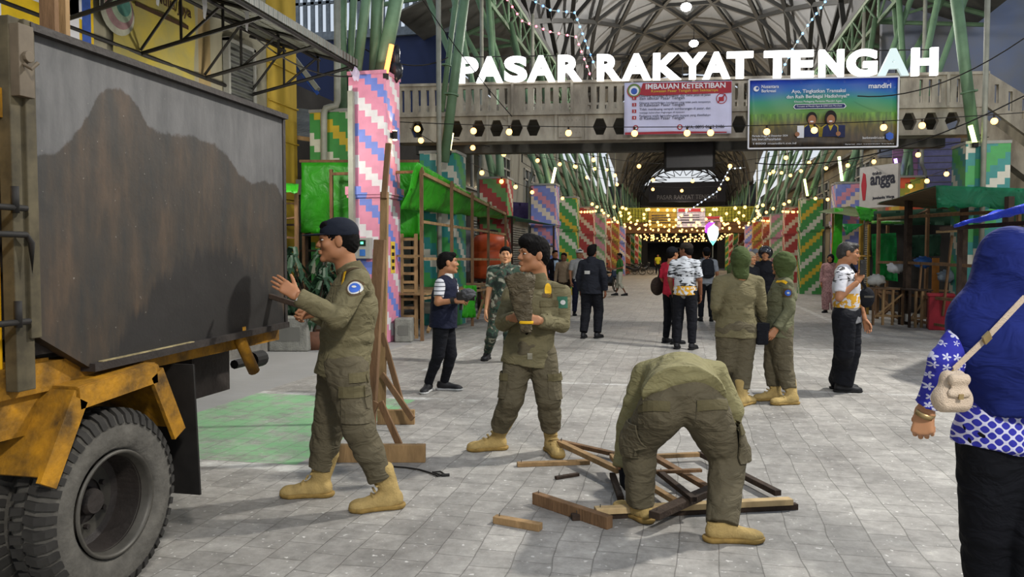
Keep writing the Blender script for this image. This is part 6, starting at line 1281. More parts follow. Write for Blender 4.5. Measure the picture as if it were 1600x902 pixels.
M_patchw = mat('patch_white', 'b9b9b6', .7, var=.05); M_patchb = mat('patch_blue', '2c55a8', .7, var=.1); M_patchr = mat('patch_red', 'a83440', .7, var=.1); M_patchy = mat('patch_yellow', 'd8a818', .7, var=.1); M_patchg = mat('patch_green', '2f5f4a', .7, var=.1); M_patchbr = mat('patch_brown', '4a3a24', .8, var=.1)
def PJ(Z, **kw): return {k: P(v[0], v[1], Z+(v[2] if len(v) > 2 else 0)) for k, v in kw.items()}
def gp0(p): return Vector((p.x, p.y, 0))
L_dir = -RIGHT; TOW = -FH; UPZ = Vector((0, 0, 1))
def uniform_bits(s, patch_side=None, epaulet=True):
    pass
# ---- 1. officer with cap, at the truck (faces picture left)
Zo = 4.62
J = PJ(Zo, head=(527, 377), neck=(549, 426), chest=(549, 480), pelvis=(537, 566), shL=(560, 440, -.19), shR=(546, 438, .17), elL=(527, 497, -.34), wrL=(462, 461, -.38), elR=(520, 506, .28), wrR=(490, 489, .12),
       hipL=(541, 576, -.09), hipR=(531, 576, .09), knL=(560, 668, -.19), knR=(513, 668, .12))
aL = G(606, 795); aR = G(496, 776); J['anL'] = Vector((aL.x, aL.y, .09)); J['anR'] = Vector((aR.x, aR.y, .09))
s = Man('person', 'person in olive uniform and dark cap reaching towards the truck side panel', gp0(P(536, 400, Zo)), J, b=1.09, sc=1.02, h=.0075)
HF = (-RIGHT*.97-FH*.22+UPZ*-.05).normalized()
s.skin(M_skinA, HF, UPZ, ('open', 'grip'), headscale=1.04, hd={'R': (-RIGHT*.9-UPZ*.1+TOW*.3, UPZ*.4+FH*.8), 'L': (-RIGHT*.80+UPZ*.55+FH*.1, TOW*.75+UPZ*.5)})
s.face(M_hair, 'short'); s.part('cap', xf(cap_vf(.005), s.HM), cloth('dark_cap_cloth', '1a1e28', .12, .3))
s.top(M_uni, .018, hem=.08, fat=1.10, amp=.0045, name='uniform_shirt', arms='LR'); s.collar(M_unid)
s.trousers(M_unit, .020, end=.76, amp=.005, r=(.098, .070, .060, .048)); s.feet(M_boot, M_bsole, {'L': L_dir+TOW*.35, 'R': L_dir+TOW*.1}, 'boot')
c = s.J['shL'].lerp(s.J['elL'], .28); nrm = TOW*.9-RIGHT*.2+UPZ*.1
s.decal(s.sv, c, nrm, UPZ, .088, .095, M_patchbr, 'shoulder_patch', .004, shape_='disc'); s.decal(s.sv, c, nrm, UPZ, .068, .072, M_patchw, 'patch_ring', .007, shape_='disc'); s.decal(s.sv, c, nrm, UPZ, .052, .055, M_patchb, 'patch_centre', .010, shape_='disc'); s.decal(s.sv, c-UPZ*.012, nrm, UPZ, .040, .020, M_patchr, 'patch_bar', .013, shape_='disc'); s.decal(s.sv, c+UPZ*.008, nrm, UPZ, .022, .012, M_patchw, 'patch_star', .013, shape_='disc')
s.decal(s.sv, s.J['shL'].lerp(s.J['neck'], .3)+UPZ*.04-RIGHT*.03, UPZ*.8+TOW*.5, -RIGHT, .045, .12, M_patchbr, 'epaulette', .006); s.decal(s.sv, s.J['shL'].lerp(s.J['neck'], .25)+UPZ*.0-RIGHT*.075, UPZ*.2+TOW*.7-RIGHT*.5, UPZ-RIGHT*.3, .022, .10, M_patchy, 'yellow_cord', .006)
s.decal(s.pv, P(556, 635, Zo-.25), TOW+RIGHT*.1, UPZ, .17, .19, M_unit, 'cargo_pocket', .016, th=.008); s.decal(s.pv, P(555, 612, Zo-.25), TOW+RIGHT*.1, UPZ, .18, .065, M_unid, 'pocket_flap', .026, th=.006); s.decal(s.pv, P(568, 588, Zo-.2), TOW+RIGHT*.3, UPZ, .15, .055, M_unid, 'hip_pocket_flap', .010, th=.006)
s.decal(s.sv, P(468, 470, Zo-.4), TOW, UPZ, .018, .018, M_patchw, 'cuff_button', .004, shape_='disc')
a, b_ = P(420, 462, 4.75), P(505, 490, 4.72); t = thing('wooden_stick', 'dark wooden stick held low in the capped officer hand near the truck', 'stick', tuple(a)); MB().beam((0, 0, 0), b_-a, .045, .03).build('stick', M_woodd, t, bevel=.004); MB().tube([(b_-a)*.97, (b_-a)*.97+Vector((0, 0, .02))], .003, 5).build('nail', M_rim, t)
# ---- 2. middle officer carrying a bundle, head turned to picture left
Zo = 5.72
J = PJ(Zo, head=(833, 399), neck=(839, 438), chest=(836, 486), pelvis=(827, 545), shR=(799, 460, .03), shL=(878, 458, -.02), elR=(786, 505, -.02), wrR=(803, 497, -.25), elL=(878, 508, -.04), wrL=(842, 501, -.27),
       hipR=(811, 554), hipL=(845, 554), knR=(799, 624, -.04), knL=(857, 622, -.04))
aR = G(774, 703); aL = G(862, 707); J['anR'] = Vector((aR.x, aR.y, .09)); J['anL'] = Vector((aL.x, aL.y, .09))
s = Man('person', 'bareheaded person in olive uniform in the centre carrying a dark bundle, looking left', gp0(P(826, 400, Zo)), J, b=1.02, sc=1.0, h=.0075)
s.skin(M_skinA, (-RIGHT*.88-FH*.42).normalized(), UPZ, ('hold', 'hold'), headscale=1.07, hd={'R': (RIGHT*.75+TOW*.35+UPZ*.1, TOW), 'L': (-RIGHT*.85+TOW*.3+UPZ*.1, TOW*.9+UPZ*.3)})
s.face(M_hair, 'full'); s.top(M_uni, .019, hem=.12, fat=1.0, amp=.0045, name='uniform_shirt'); s.collar(M_unid)
s.trousers(M_unit, .022, end=.72, amp=.005, r=(.096, .068, .060, .050)); s.feet(M_boot, M_bsole, {'R': L_dir+TOW*.25, 'L': TOW+RIGHT*.25}, 'boot')
for px, side in ((812, -1), (862, 1)):
    s.decal(s.sv, P(px, 484, Zo-.15), TOW, UPZ, .13, .12, M_uni, 'chest_pocket', .006, th=.006); s.decal(s.sv, P(px, 471, Zo-.15), TOW, UPZ, .135, .045, M_unid, 'pocket_flap', .013, th=.005)
c = s.J['shL'].lerp(s.J['elL'], .28); s.decal(s.sv, c+TOW*.05, TOW+RIGHT*.45, UPZ, .075, .085, M_patchg, 'shoulder_patch', .005, shape_='rect'); s.decal(s.sv, c+TOW*.05, TOW+RIGHT*.45, UPZ, .035, .035, M_patchw, 'patch_centre', .009, shape_='disc')
for (px, py, w_, h_, col, nm) in ((856, 452, .05, .11, M_patchy, 'yellow_badge'), (859, 427, .045, .04, M_patchy, 'collar_badge'), (855, 462, .075, .03, M_patchbr, 'name_tape'), (815, 440, .05, .035, M_patchy, 'collar_badge'), (874, 432, .10, .045, M_unid, 'epaulette')): s.decal(s.sv, P(px, py, Zo-.1), TOW+UPZ*.3, UPZ, w_, h_, col, nm, .006, shape_='disc' if 'badge' in nm else 'rect')
s.decal(s.pv, P(792, 604, Zo-.05), TOW*.6-RIGHT, UPZ, .16, .18, M_unit, 'cargo_pocket', .014, th=.008); s.decal(s.pv, P(862, 604, Zo-.05), TOW*.5+RIGHT, UPZ, .16, .18, M_unit, 'cargo_pocket', .014, th=.008); s.decal(s.pv, P(792, 588, Zo-.05), TOW*.6-RIGHT, UPZ, .17, .055, M_unid, 'pocket_flap', .023); s.decal(s.pv, P(862, 588, Zo-.05), TOW*.5+RIGHT, UPZ, .17, .055, M_unid, 'pocket_flap', .023)
s.decal(s.sv, P(828, 557, Zo-.15), TOW, UPZ, .035, .045, mat('metal_buckle', '8c8878', .4, metal=.5), 'buckle', .006)
# bundle: a folded sheet of dusty film rolled narrow at the grip
q = P(822, 497, Zo-.40); t = thing('film_bundle', 'bundle of dusty brown film held upright against the centre officer chest', 'bundle', tuple(q)); rows = []
for i in range(18):
    f_ = i/17; z = -.10+.40*f_; rr_ = .040+.075*max(0, f_-.2)**.8; rows.append([(rr_*math.cos(a)*(1+.16*math.sin(a*5+i*.5))-.05*f_, .45*rr_*math.sin(a), z+.02*math.sin(a*3)) for a in np.linspace(0, 2*PI, 25)[:-1]])
n = 24; vs = [v for r in rows for v in r]; MB().add(vs, [(i*n+j, i*n+(j+1) % n, (i+1)*n+(j+1) % n, (i+1)*n+j) for i in range(17) for j in range(n)]+[tuple(range(n)), tuple(17*n+k for k in range(n))]).build('sheet', cloth('dusty_film', '564d3c', .3, 1.4, .5, 14), t, smooth=True)
MB().lathe([(.05, -.01), (.054, 0), (.05, .01)], 16, Matrix.Translation((0, 0, -.03))@Matrix.Diagonal((1, .5, 1, 1))).build('tie_cord', M_patchy, t)
# ---- 3. bent officer, seen from behind
Zo = 4.12
J = PJ(Zo, pelvis=(1068, 618, .02), chest=(1062, 597, .42), neck=(1060, 585, .66), head=(1052, 640, .86), shL=(1008, 586, .56), shR=(1116, 584, .52), elL=(982, 668, .62), wrL=(972, 735, .55), elR=(1143, 640, .52), wrR=(1136, 705, .55), hipL=(1036, 640, -.0), hipR=(1100, 642, -.02), knL=(1000, 690, .16), knR=(1136, 712, .06))
aL = G(1000, 812); aR = G(1128, 846); J['anL'] = Vector((aL.x, aL.y, .09)); J['anR'] = Vector((aR.x, aR.y, .09))
s = Man('person', 'person in olive uniform bent double over the timber pile, seen from behind', gp0(P(1068, 400, Zo)), J, b=1.1, sc=1.02, h=.0075)
s.skin(M_skinA, (-UPZ*.9+FH*.3).normalized(), (FH+UPZ*.2), ('hold', 'grip'), {'L': (-UPZ, -RIGHT), 'R': (-UPZ+FH*.2-RIGHT*.3, RIGHT)}, glove={'L': M_black})
s.face(M_hair, 'short'); s.top(M_unil, .034, hem=.12, amp=.004, name='uniform_shirt', fat=1.15, cut=(s.J['pelvis']+UPZ*.045-FH*.10, -FH*.85-UPZ*.5)); s.collar(M_unid)
s.trousers(M_unit, .022, end=1.0, amp=.005, r=(.100, .074, .062, .052), seat=1.02); s.feet(M_boot, M_bsole, {'L': -RIGHT*.5+FH*.75, 'R': RIGHT*.9-FH*.05}, 'low')
for px, py, sd in ((1020, 652, -1), (1112, 652, 1)): s.decal(s.pv, P(px, py, Zo-.12), TOW+UPZ*.2+RIGHT*sd*.25, UPZ, .17, .13, M_unit, 'hip_pocket', .006, th=.006); s.decal(s.pv, P(px, py-18, Zo-.12), TOW+UPZ*.4+RIGHT*sd*.25, UPZ, .175, .055, M_unid, 'pocket_flap', .013, th=.006)
s.decal(s.pv, P(978, 690, Zo+.05), -RIGHT+TOW*.5, UPZ, .17, .2, M_unit, 'cargo_pocket', .022, th=.01); s.decal(s.pv, P(1152, 692, Zo+.02), RIGHT+TOW*.5, UPZ, .17, .2, M_unit, 'cargo_pocket', .026, th=.01); s.decal(s.pv, P(1152, 665, Zo+.02), RIGHT+TOW*.5, UPZ, .18, .06, M_unid, 'pocket_flap', .036, th=.006)
# ---- 4. woman in blue headscarf, right edge, walking away
Zo = 2.72
J = PJ(Zo, head=(1575, 418), neck=(1582, 468), chest=(1585, 528), pelvis=(1580, 668), shL=(1532, 496, -.0), shR=(1650, 485, .05), elL=(1480, 566, -.04), wrL=(1446, 640, .02), elR=(1685, 580, .05), wrR=(1680, 650, .2), hipL=(1548, 680), hipR=(1618, 680), knL=(1543, 830, .02), knR=(1618, 838, -.06))
aL = G(1550, 1030); aR = G(1618, 1060); J['anL'] = Vector((aL.x, aL.y, .09)); J['anR'] = Vector((aR.x, aR.y, .09))
s = Man('person', 'person in long dark blue headscarf and blue and white patterned top walking away at right', gp0(P(1582, 400, Zo)), J, b=.98, sc=.97, h=.0072)
s.skin(M_skinB, FH*.95+RIGHT*.15, UPZ, ('grip', 'relax'), {'L': (-UPZ*.95-RIGHT*.1, -RIGHT*.6+TOW*.7)})
def batik():
    m, nt, b = nodes('blue_white_batik'); L = nt.links.new; tc = N(nt, 'TexCoord'); b.inputs['Roughness'].default_value = .85
    s_ = N(nt, 'SeparateXYZ'); L(tc.outputs['Object'], s_.inputs[0]); cb = N(nt, 'CombineXYZ'); L(s_.outputs[0], cb.inputs[0]); L(s_.outputs[2], cb.inputs[1])
    v = N(nt, 'TexVoronoi', in_Scale=27.0, in_Randomness=.35); L(cb.outputs[0], v.inputs['Vector'])
    # petals: angular modulation around each cell centre
    df = N(nt, 'VectorMath', operation='SUBTRACT'); sc_ = N(nt, 'VectorMath', operation='SCALE'); sc_.inputs['Scale'].default_value = 1.0; L(cb.outputs[0], sc_.inputs[0]); L(sc_.outputs[0], df.inputs[0]); L(v.outputs['Position'], df.inputs[1])
    d3 = N(nt, 'SeparateXYZ'); L(df.outputs[0], d3.inputs[0]); ang = math_(nt, 'ARCTAN2', d3.outputs[1], d3.outputs[0]); pet = math_(nt, 'ABSOLUTE', math_(nt, 'COSINE', math_(nt, 'MULTIPLY', ang, 2.5)))
    ln = N(nt, 'VectorMath', operation='LENGTH'); L(df.outputs[0], ln.inputs[0]); rad = math_(nt, 'MULTIPLY', math_(nt, 'ADD', math_(nt, 'MULTIPLY', pet, .012), .004), 1.0)
    fl = math_(nt, 'LESS_THAN', ln.outputs['Value'], rad)
    nz = N(nt, 'TexNoise', in_Scale=60.0); L(tc.outputs['Object'], nz.inputs['Vector'])
    # lower hem: white ground with blue lattice flowers
    low = math_(nt, 'LESS_THAN', s_.outputs[2], .965); a1 = math_(nt, 'SINE', math_(nt, 'MULTIPLY', math_(nt, 'ADD', s_.outputs[0], s_.outputs[2]), 82)); a2 = math_(nt, 'SINE', math_(nt, 'MULTIPLY', math_(nt, 'SUBTRACT', s_.outputs[0], s_.outputs[2]), 82))
    lat = math_(nt, 'GREATER_THAN', math_(nt, 'ABSOLUTE', math_(nt, 'MULTIPLY', a1, a2)), .26)
    w_ = N(nt, 'Mix', data_type='FLOAT'); L(low, w_.inputs[0]); L(fl, w_.inputs[2]); L(lat, w_.inputs[3])
    lt2 = math_(nt, 'MULTIPLY', low, 1); mx = N(nt, 'Mix', data_type='RGBA'); inv = N(nt, 'Mix', data_type='FLOAT'); L(low, inv.inputs[0]); L(fl, inv.inputs[2]); L(math_(nt, 'SUBTRACT', 1.0, lat), inv.inputs[3]); L(inv.outputs[0], mx.inputs[0])
    mx.inputs[6].default_value = (*c3('25289a'), 1); mx.inputs[7].default_value = (*c3('c8c8dc'), 1); L(mx.outputs[2], b.inputs['Base Color'])
    n1 = N(nt, 'TexNoise', in_Scale=9.0, in_Detail=3.0); L(tc.outputs['Object'], n1.inputs['Vector']); bu = N(nt, 'Bump', in_Strength=.5, in_Distance=.05); L(n1.outputs['Fac'], bu.inputs['Height']); L(bu.outputs[0], b.inputs['Normal']); return m
s.top(batik(), .020, hem=.06, sleeve=.96, amp=.004, name='tunic', hip=1.08)
s.trousers(cloth('black_trousers', '0e0f14', .2, .8), .022, end=.96, amp=.004, r=(.100, .074, .068, .064), seat=1.02); s.feet(M_shoe, M_bsl, {'L': FH, 'R': FH+RIGHT*.2}, 'shoe')
M_hijb = cloth('dark_blue_headscarf', '1b2664', .12, .9, fs=7)
S_ = SDF(.05); hd_ = s.J['head']; up = UPZ; S_.ball(hd_-FH*.01+UPZ*.035, (.098, .120, .108), u=RIGHT); S_.ball(hd_-FH*.04-UPZ*.05, (.100, .12, .11), u=RIGHT); nk = s.J['neck']; S_.cone(hd_-UPZ*.05, nk-UPZ*.06, (.108, .118), (.175, .14), u=RIGHT); S_.cone(nk-UPZ*.05-RIGHT*.02, s.J['chest']-UPZ*.05-FH*.03, (.205, .145), (.225, .165), u=RIGHT)
S_.cone(s.J['chest']-FH*.04, s.J['pelvis']+UPZ*.075-FH*.03+RIGHT*.02, (.215, .160), (.175, .150), u=RIGHT, flat=1); S_.ball(hd_+FH*.15-UPZ*.01, (.07, .10, .085), u=RIGHT, sub=True); vf = S_.mesh(.0075); vf = (folds(vf[0], vf[1], .006, .45, 5), vf[1]); s.part('headscarf', vf, M_hijb)
wr = s.J['wrL']; MB().lathe([(.028, -.009), (.033, -.009), (.033, .009), (.028, .009), (.028, -.009)], 24, Matrix.Translation(wr-s.base+UPZ*-.016)@(s.J['wrL']-s.J['elL']).to_track_quat('Z', 'Y').to_matrix().to_4x4()).build('wristwatch', mat('gold_band', 'a08a60', .35, metal=.6), s.t, smooth=True)
# her shoulder bag
q = P(1488, 612, Zo-.25); M_bag = mat('cream_leather', 'cdb9a2', .6, var=.08, bump=.5, bscale=180); t = thing('handbag', 'small cream textured handbag hanging at the back of the blue headscarf', 'bag', tuple(q), YAW); t.scale = (.62, .8, .84); S_ = SDF(.02); 
S_.cone((-.052, 0, -.03), (.048, 0, -.03), (.05, .05), (.05, .05)).cone((-.03, 0, .045), (.034, 0, .045), .030, .030).cone((-.045, 0, -.02), (-.028, 0, .05), .035, .03).cone((.045, 0, -.02), (.03, 0, .05), .035, .03); S_.plane((0, .045, 0), (0, 1, 0)).plane((0, -.045, 0), (0, -1, 0)); me_ = S_.mesh(.004); o = mk('bag_body', me_, M_bag, t, (0, 0, 0))
S_ = SDF(.01); S_.cone((-.035, -.045, .055), (.035, -.045, .055), .020, .020).cone((-.045, -.047, .0), (.045, -.047, .0), .012, .012).cone((0, -.047, .045), (0, -.047, -.005), (.04, .01), (.048, .01)); mk('flap', S_.mesh(.004), M_bag, t, (0, 0, 0)); MB().bb(-.012, .012, -.064, -.056, -.02, .0).build('clasp', mat('gold_band', 'a08a60'), t)
def qd(p): v = p-q; return Vector((v.dot(RIGHT)/.62, v.dot(FH)/.8, v.z/.84))
st = [qd(P(1490, 578, Zo-.23)), qd(P(1540, 530, Zo-.22)), qd(P(1600, 466, Zo-.19)), qd(P(1625, 445, Zo-.08)), qd(P(1632, 452, Zo+.1))]; e = MB()
for a, b_ in zip(st, st[1:]): e.beam(a, b_, .028, .005, (0, 1, .3))
e.build('strap', M_bag, t); MB().beam(qd(P(1537, 533, Zo-.235)), qd(P(1547, 523, Zo-.235)), .036, .012, (0, 1, .3)).build('buckle', mat('gold_band', 'a08a60'), t); MB().tube([qd(P(1490, 579, Zo-.235)), qd(P(1484, 590, Zo-.235))], .008, 8).build('ring', mat('gold_band', 'a08a60'), t)
# ---- 5. cameraman in vest
Zo = 8.35
J = PJ(Zo, head=(700, 411), neck=(697, 434), chest=(695, 463), pelvis=(693, 497), shR=(688, 444, -.16), shL=(706, 442, .16), elR=(684, 473, -.26), wrR=(712, 470, -.28), elL=(712, 472, .1), wrL=(722, 466, -.12), hipR=(690, 502, -.08), hipL=(697, 502, .08), knR=(685, 555, -.05), knL=(704, 554, .08))
aR = G(669, 612); aL = G(694, 610); J['anR'] = Vector((aR.x, aR.y, .09)); J['anL'] = Vector((aL.x, aL.y, .09))
s = Man('person', 'person in dark vest over striped shirt holding a camera by the left stall', gp0(P(686, 400, Zo)), J, b=.98, sc=1.0, h=.009)
s.skin(M_skinA, (RIGHT*.9+FH*.15).normalized(), UPZ, ('hold', 'hold'), {'R': (RIGHT*.9+TOW*.1, TOW*.6+UPZ*.5), 'L': (RIGHT*.8+TOW*.5, FH)})
def stripes(name, c1, c2, per, duty=.3, vert=0):
    m, nt, b = nodes(name); L = nt.links.new; tc = N(nt, 'TexCoord'); s_ = N(nt, 'SeparateXYZ'); L(tc.outputs['Object'], s_.inputs[0]); f_ = math_(nt, 'FRACT', math_(nt, 'MULTIPLY', s_.outputs[0 if vert else 2], 1/per)); r = ramp(nt, [(0, c3(c1)), (duty, c3(c2))], 'CONSTANT'); L(f_, r.inputs[0]); L(r.outputs[0], b.inputs['Base Color']); b.inputs['Roughness'].default_value = .85; return m
s.face(M_hair, 'short'); s.top(stripes('striped_polo', '20222e', 'b8b8bc', .045, .22), .010, hem=.04, sleeve=.36, amp=.002); s.collar(M_patchw)
S_ = SDF(.025); s.torso(S_, .024, 1.05, 1.0, .10); V, Fc = S_.mesh(.008); s.part('vest', (folds(V, Fc, .003, 1, 3), Fc), M_navy); s.trousers(M_black, .010, end=.98, amp=.003, r=(.088, .060, .052, .040)); s.feet(M_shoe, M_wsole, {'R': TOW*.8+RIGHT*.05-RIGHT*.2, 'L': RIGHT*.9+TOW*.15}, 'shoe')
q = P(724, 464, Zo-.25); t = thing('video_camera', 'black camera with furry microphone held by the person in the dark vest', 'camera', tuple(q), YAW); MB().bb(-.07, .05, -.05, .05, -.05, .05).build('camera_body', M_iron, t, bevel=.01); MB().tube([(.05, 0, 0), (.12, 0, 0)], [.038, .042], 14).build('lens', M_iron, t); 
V, Fc = SDF(.01).ball((.05, -.01, .03), (.085, .06, .06)).mesh(.006); mk('wind_muff', (folds(V, Fc, .004, 5, 2), Fc), cloth('grey_fur', '4a4a4c', .3, 1), t, (0, 0, 0)); MB().tube([(-.02, 0, -.05), (-.03, 0, -.14)], .015, 8).build('grip', M_iron, t)
MB().lathe([(.030, -.02), (.036, -.02), (.036, .02), (.030, .02)], 18, Matrix.Translation(s.J['wrR']-s.base-RIGHT*.03)@(s.J['wrR']-s.J['elR']).to_track_quat('Z', 'Y').to_matrix().to_4x4()).build('wristband', M_iron, s.t)
# ---- 6. soldier in camouflage
Zo = 10.6
def camo():
    m, nt, b = nodes('camouflage_cloth'); L = nt.links.new; tc = N(nt, 'TexCoord'); n1 = N(nt, 'TexNoise', in_Scale=11.0, in_Detail=2.5, in_Distortion=.8); L(tc.outputs['Object'], n1.inputs['Vector']); r = ramp(nt, [(0, c3('1b2620')), (.44, c3('2c4436')), (.53, c3('4a4236')), (.60, c3('8e8f7e'))], 'CONSTANT'); L(n1.outputs['Fac'], r.inputs[0]); L(r.outputs[0], b.inputs['Base Color']); b.inputs['Roughness'].default_value = .85; return m
J = PJ(Zo, head=(790, 399), neck=(791, 416), chest=(789, 440), pelvis=(786, 474), shR=(768, 422), shL=(811, 422), elR=(764, 455, -.02), wrR=(759, 486, -.06), elL=(816, 455), wrL=(818, 485, -.03), hipR=(778, 478), hipL=(794, 478), knR=(769, 522, -.03), knL=(795, 523, -.02))
aR = G(761, 562); aL = G(793, 566); J['anR'] = Vector((aR.x, aR.y, .09)); J['anL'] = Vector((aL.x, aL.y, .09))
s = Man('person', 'person in green camouflage uniform standing behind the centre officer, facing the camera', gp0(P(784, 400, Zo)), J, b=.98, sc=1.0, h=.0105)
s.skin(M_skinB, TOW, UPZ, ('relax', 'relax')); s.face(M_hair, 'short'); cm = camo(); s.top(cm, .014, hem=.09, sleeve=.40, amp=.003); s.collar(cm); s.trousers(cm, .018, end=.86, amp=.004); s.feet(M_shoe, M_bsl, {'R': TOW-RIGHT*.2, 'L': TOW+RIGHT*.2}, 'boot'); s.decal(s.sv, P(800, 438, Zo-.1), TOW, UPZ, .1, .03, M_patchbr, 'name_tape', .005)
# ---- 7. man with phone, white and black shirt
Zo = 8.25
J = PJ(Zo, head=(1326, 396), neck=(1318, 420), chest=(1322, 447), pelvis=(1323, 490), shR=(1311, 428, .14), shL=(1334, 426, -.14), elR=(1330, 455, .2), wrR=(1342, 440, .2), elL=(1321, 470, -.22), wrL=(1343, 437, -.22), hipR=(1320, 509, .08), hipL=(1325, 509, -.08), knR=(1321, 557, .08), knL=(1327, 560, -.06))
J['elL'] = P(1313, 470, Zo-.24); J['elR'] = P(1350, 468, Zo+.12); J['wrR'] = P(1353, 502, Zo+.05)
aR = G(1310, 608); aL = G(1316, 613); J['anR'] = Vector((aR.x, aR.y, .09)); J['anL'] = Vector((aL.x, aL.y, .09))
s = Man('person', 'person with glasses in white shirt with gold print looking at a phone, right side', gp0(P(1318, 400, Zo)), J, b=1.0, sc=1.0, h=.009)
# he faces picture right; own left side is the far side, so swap sides
def flame(name, base_, dark, gold, z0, z1, zg):
    m, nt, b = nodes(name); L = nt.links.new; tc = N(nt, 'TexCoord'); s_ = N(nt, 'SeparateXYZ'); L(tc.outputs['Object'], s_.inputs[0]); mp = N(nt, 'Mapping'); mp.inputs['Scale'].default_value = (1, 1, 4.5); mp.inputs['Rotation'].default_value = (0, .5, 0); L(tc.outputs['Object'], mp.inputs[0])
    wv = N(nt, 'TexNoise', in_Scale=9.0, in_Detail=1.5, in_Distortion=.6); L(mp.outputs[0], wv.inputs['Vector']); a = math_(nt, 'GREATER_THAN', wv.outputs['Fac'], .56); rg_ = math_(nt, 'MULTIPLY', math_(nt, 'GREATER_THAN', s_.outputs[2], z0), math_(nt, 'LESS_THAN', s_.outputs[2], z1)); mx = N(nt, 'Mix', data_type='RGBA'); L(math_(nt, 'MULTIPLY', a, rg_), mx.inputs[0]); mx.inputs[6].default_value = (*c3(base_), 1); mx.inputs[7].default_value = (*c3(dark), 1)
    n2 = N(nt, 'TexNoise', in_Scale=22.0, in_Detail=3.0); L(tc.outputs['Object'], n2.inputs['Vector']); g2 = math_(nt, 'MULTIPLY', math_(nt, 'GREATER_THAN', n2.outputs['Fac'], .47), math_(nt, 'MULTIPLY', math_(nt, 'LESS_THAN', s_.outputs[2], zg), math_(nt, 'GREATER_THAN', s_.outputs[2], zg-.16))); m2 = N(nt, 'Mix', data_type='RGBA'); L(g2, m2.inputs[0]); L(mx.outputs[2], m2.inputs[6]); m2.inputs[7].default_value = (*c3(gold), 1)
    lo = math_(nt, 'LESS_THAN', s_.outputs[2], zg-.15); m3 = N(nt, 'Mix', data_type='RGBA'); L(math_(nt, 'MULTIPLY', lo, .75), m3.inputs[0]); L(m2.outputs[2], m3.inputs[6]); m3.inputs[7].default_value = (*c3('2c2a24'), 1); L(m3.outputs[2], b.inputs['Base Color']); b.inputs['Roughness'].default_value = .85; return m
s.J['shR'], s.J['shL'] = P(1315, 430, Zo-.16), P(1326, 429, Zo+.16); s.J['elR'], s.J['wrR'] = P(1311, 466, Zo-.24), P(1340, 440, Zo-.22); s.J['elL'], s.J['wrL'] = P(1342, 470, Zo+.2), P(1352, 502, Zo+.12); s.J['hipR'], s.J['hipL'] = P(1319, 496, Zo-.08), P(1328, 496, Zo+.08); s.J['knR'], s.J['knL'] = P(1319, 550, Zo-.06), P(1330, 550, Zo+.08)
s.skin(M_skinA, (RIGHT*.9+TOW*.35-UPZ*.12).normalized(), UPZ, ('relax', 'hold'), {'R': (RIGHT*.45+UPZ*.8, TOW)}); s.face(M_hairg, 'short')
s.top(flame('white_gold_shirt', 'bcbcc2', '1c1a1a', 'b98a1c', 1.22, 1.45, 1.10), .014, hem=.10, sleeve=.38, amp=.003, fat=1.08); s.trousers(M_black, .026, end=.98, flare=.02, amp=.005, r=(.096, .074, .068, .062)); s.feet(M_shoe, M_bsl, {'R': RIGHT+TOW*.25, 'L': RIGHT+TOW*.1}, 'shoe')
g_ = MB()
for x in (-1, 1): g_.lathe([(.019, -.001), (.022, 0), (.019, .001)], 20, s.HM@Matrix.Translation((x*.031, .108, .008))@Matrix.Rotation(PI/2, 4, 'X')); g_.tube([s.HM@Vector((x*.052, .105, .012)), s.HM@Vector((x*.078, .0, .012))], .0018, 5)
g_.tube([s.HM@Vector((-.010, .110, .012)), s.HM@Vector((.010, .110, .012))], .0018, 5); g_.v = [tuple(Vector(v)-s.base) for v in g_.v]; g_.build('glasses', M_iron, s.t)
s.collar(M_patchw, r=.070, ht=.03)
q = P(1348, 418, Zo-.26); t = thing('phone', 'black phone held up by the person in the white and gold shirt', 'phone', tuple(q), YAW+.35); MB().bb(-.038, .038, -.004, .004, -.078, .078).build('case', M_iron, t, bevel=.003); MB().bb(-.034, .034, .004, .005, -.072, .072).build('screen', M_glass, t); MB().bb(-.03, -.01, -.006, -.004, .04, .066).build('camera_lens', M_glass, t)
q = P(1354, 465, Zo-.05); t = thing('crossbody_bag', 'small black crossbody bag on the person with the phone', 'bag', tuple(q), YAW); V, Fc = SDF(.02).ball((0, 0, 0), (.085, .05, .11), k=.01).mesh(.008); mk('bag_body', (V, Fc), M_black, t, (0, 0, 0)); MB().beam((-.02, -.02, .1), (-.24, -.15, .36), .03, .004, (0, 1, 0)).build('strap', M_black, t); MB().bb(-.05, .05, -.054, -.05, .0, .02).build('zip', M_rim, t)
# ---- 8/9/10 the group of women in olive
Zo = 7.72
J = PJ(Zo, head=(1156, 405), neck=(1155, 430), chest=(1153, 460), pelvis=(1151, 510), shL=(1124, 441), shR=(1184, 441), elL=(1118, 478, -.04), wrL=(1130, 490, .16), elR=(1190, 482), wrR=(1190, 510, .15), hipL=(1138, 516), hipR=(1163, 516), knL=(1136, 568, .03), knR=(1160, 572, .0))
aR = G(1161, 634); aL = G(1146, 612); J['anR'] = Vector((aR.x, aR.y, .09)); J['anL'] = Vector((aL.x, aL.y, .09))
s = Man('person', 'person in olive headscarf and uniform seen from behind, middle of the street', gp0(P(1152, 400, Zo)), J, b=1.03, sc=1.0, h=.009)
s.skin(M_skinA, FH, UPZ, ('relax', 'relax')); s.part('headscarf', xf(hijab_vf(.007), s.HM), M_hijg); s.top(M_uni, .018, hem=.11, amp=.004, name='uniform_jacket', hip=1.12); s.trousers(M_unit, .022, end=.78, amp=.005, r=(.104, .076, .062, .048), seat=1.06); s.feet(M_boot, M_bsole, {'R': FH*.3+TOW*.2+RIGHT*.1, 'L': FH}, 'boot'); s.collar(M_unid, r=.085)
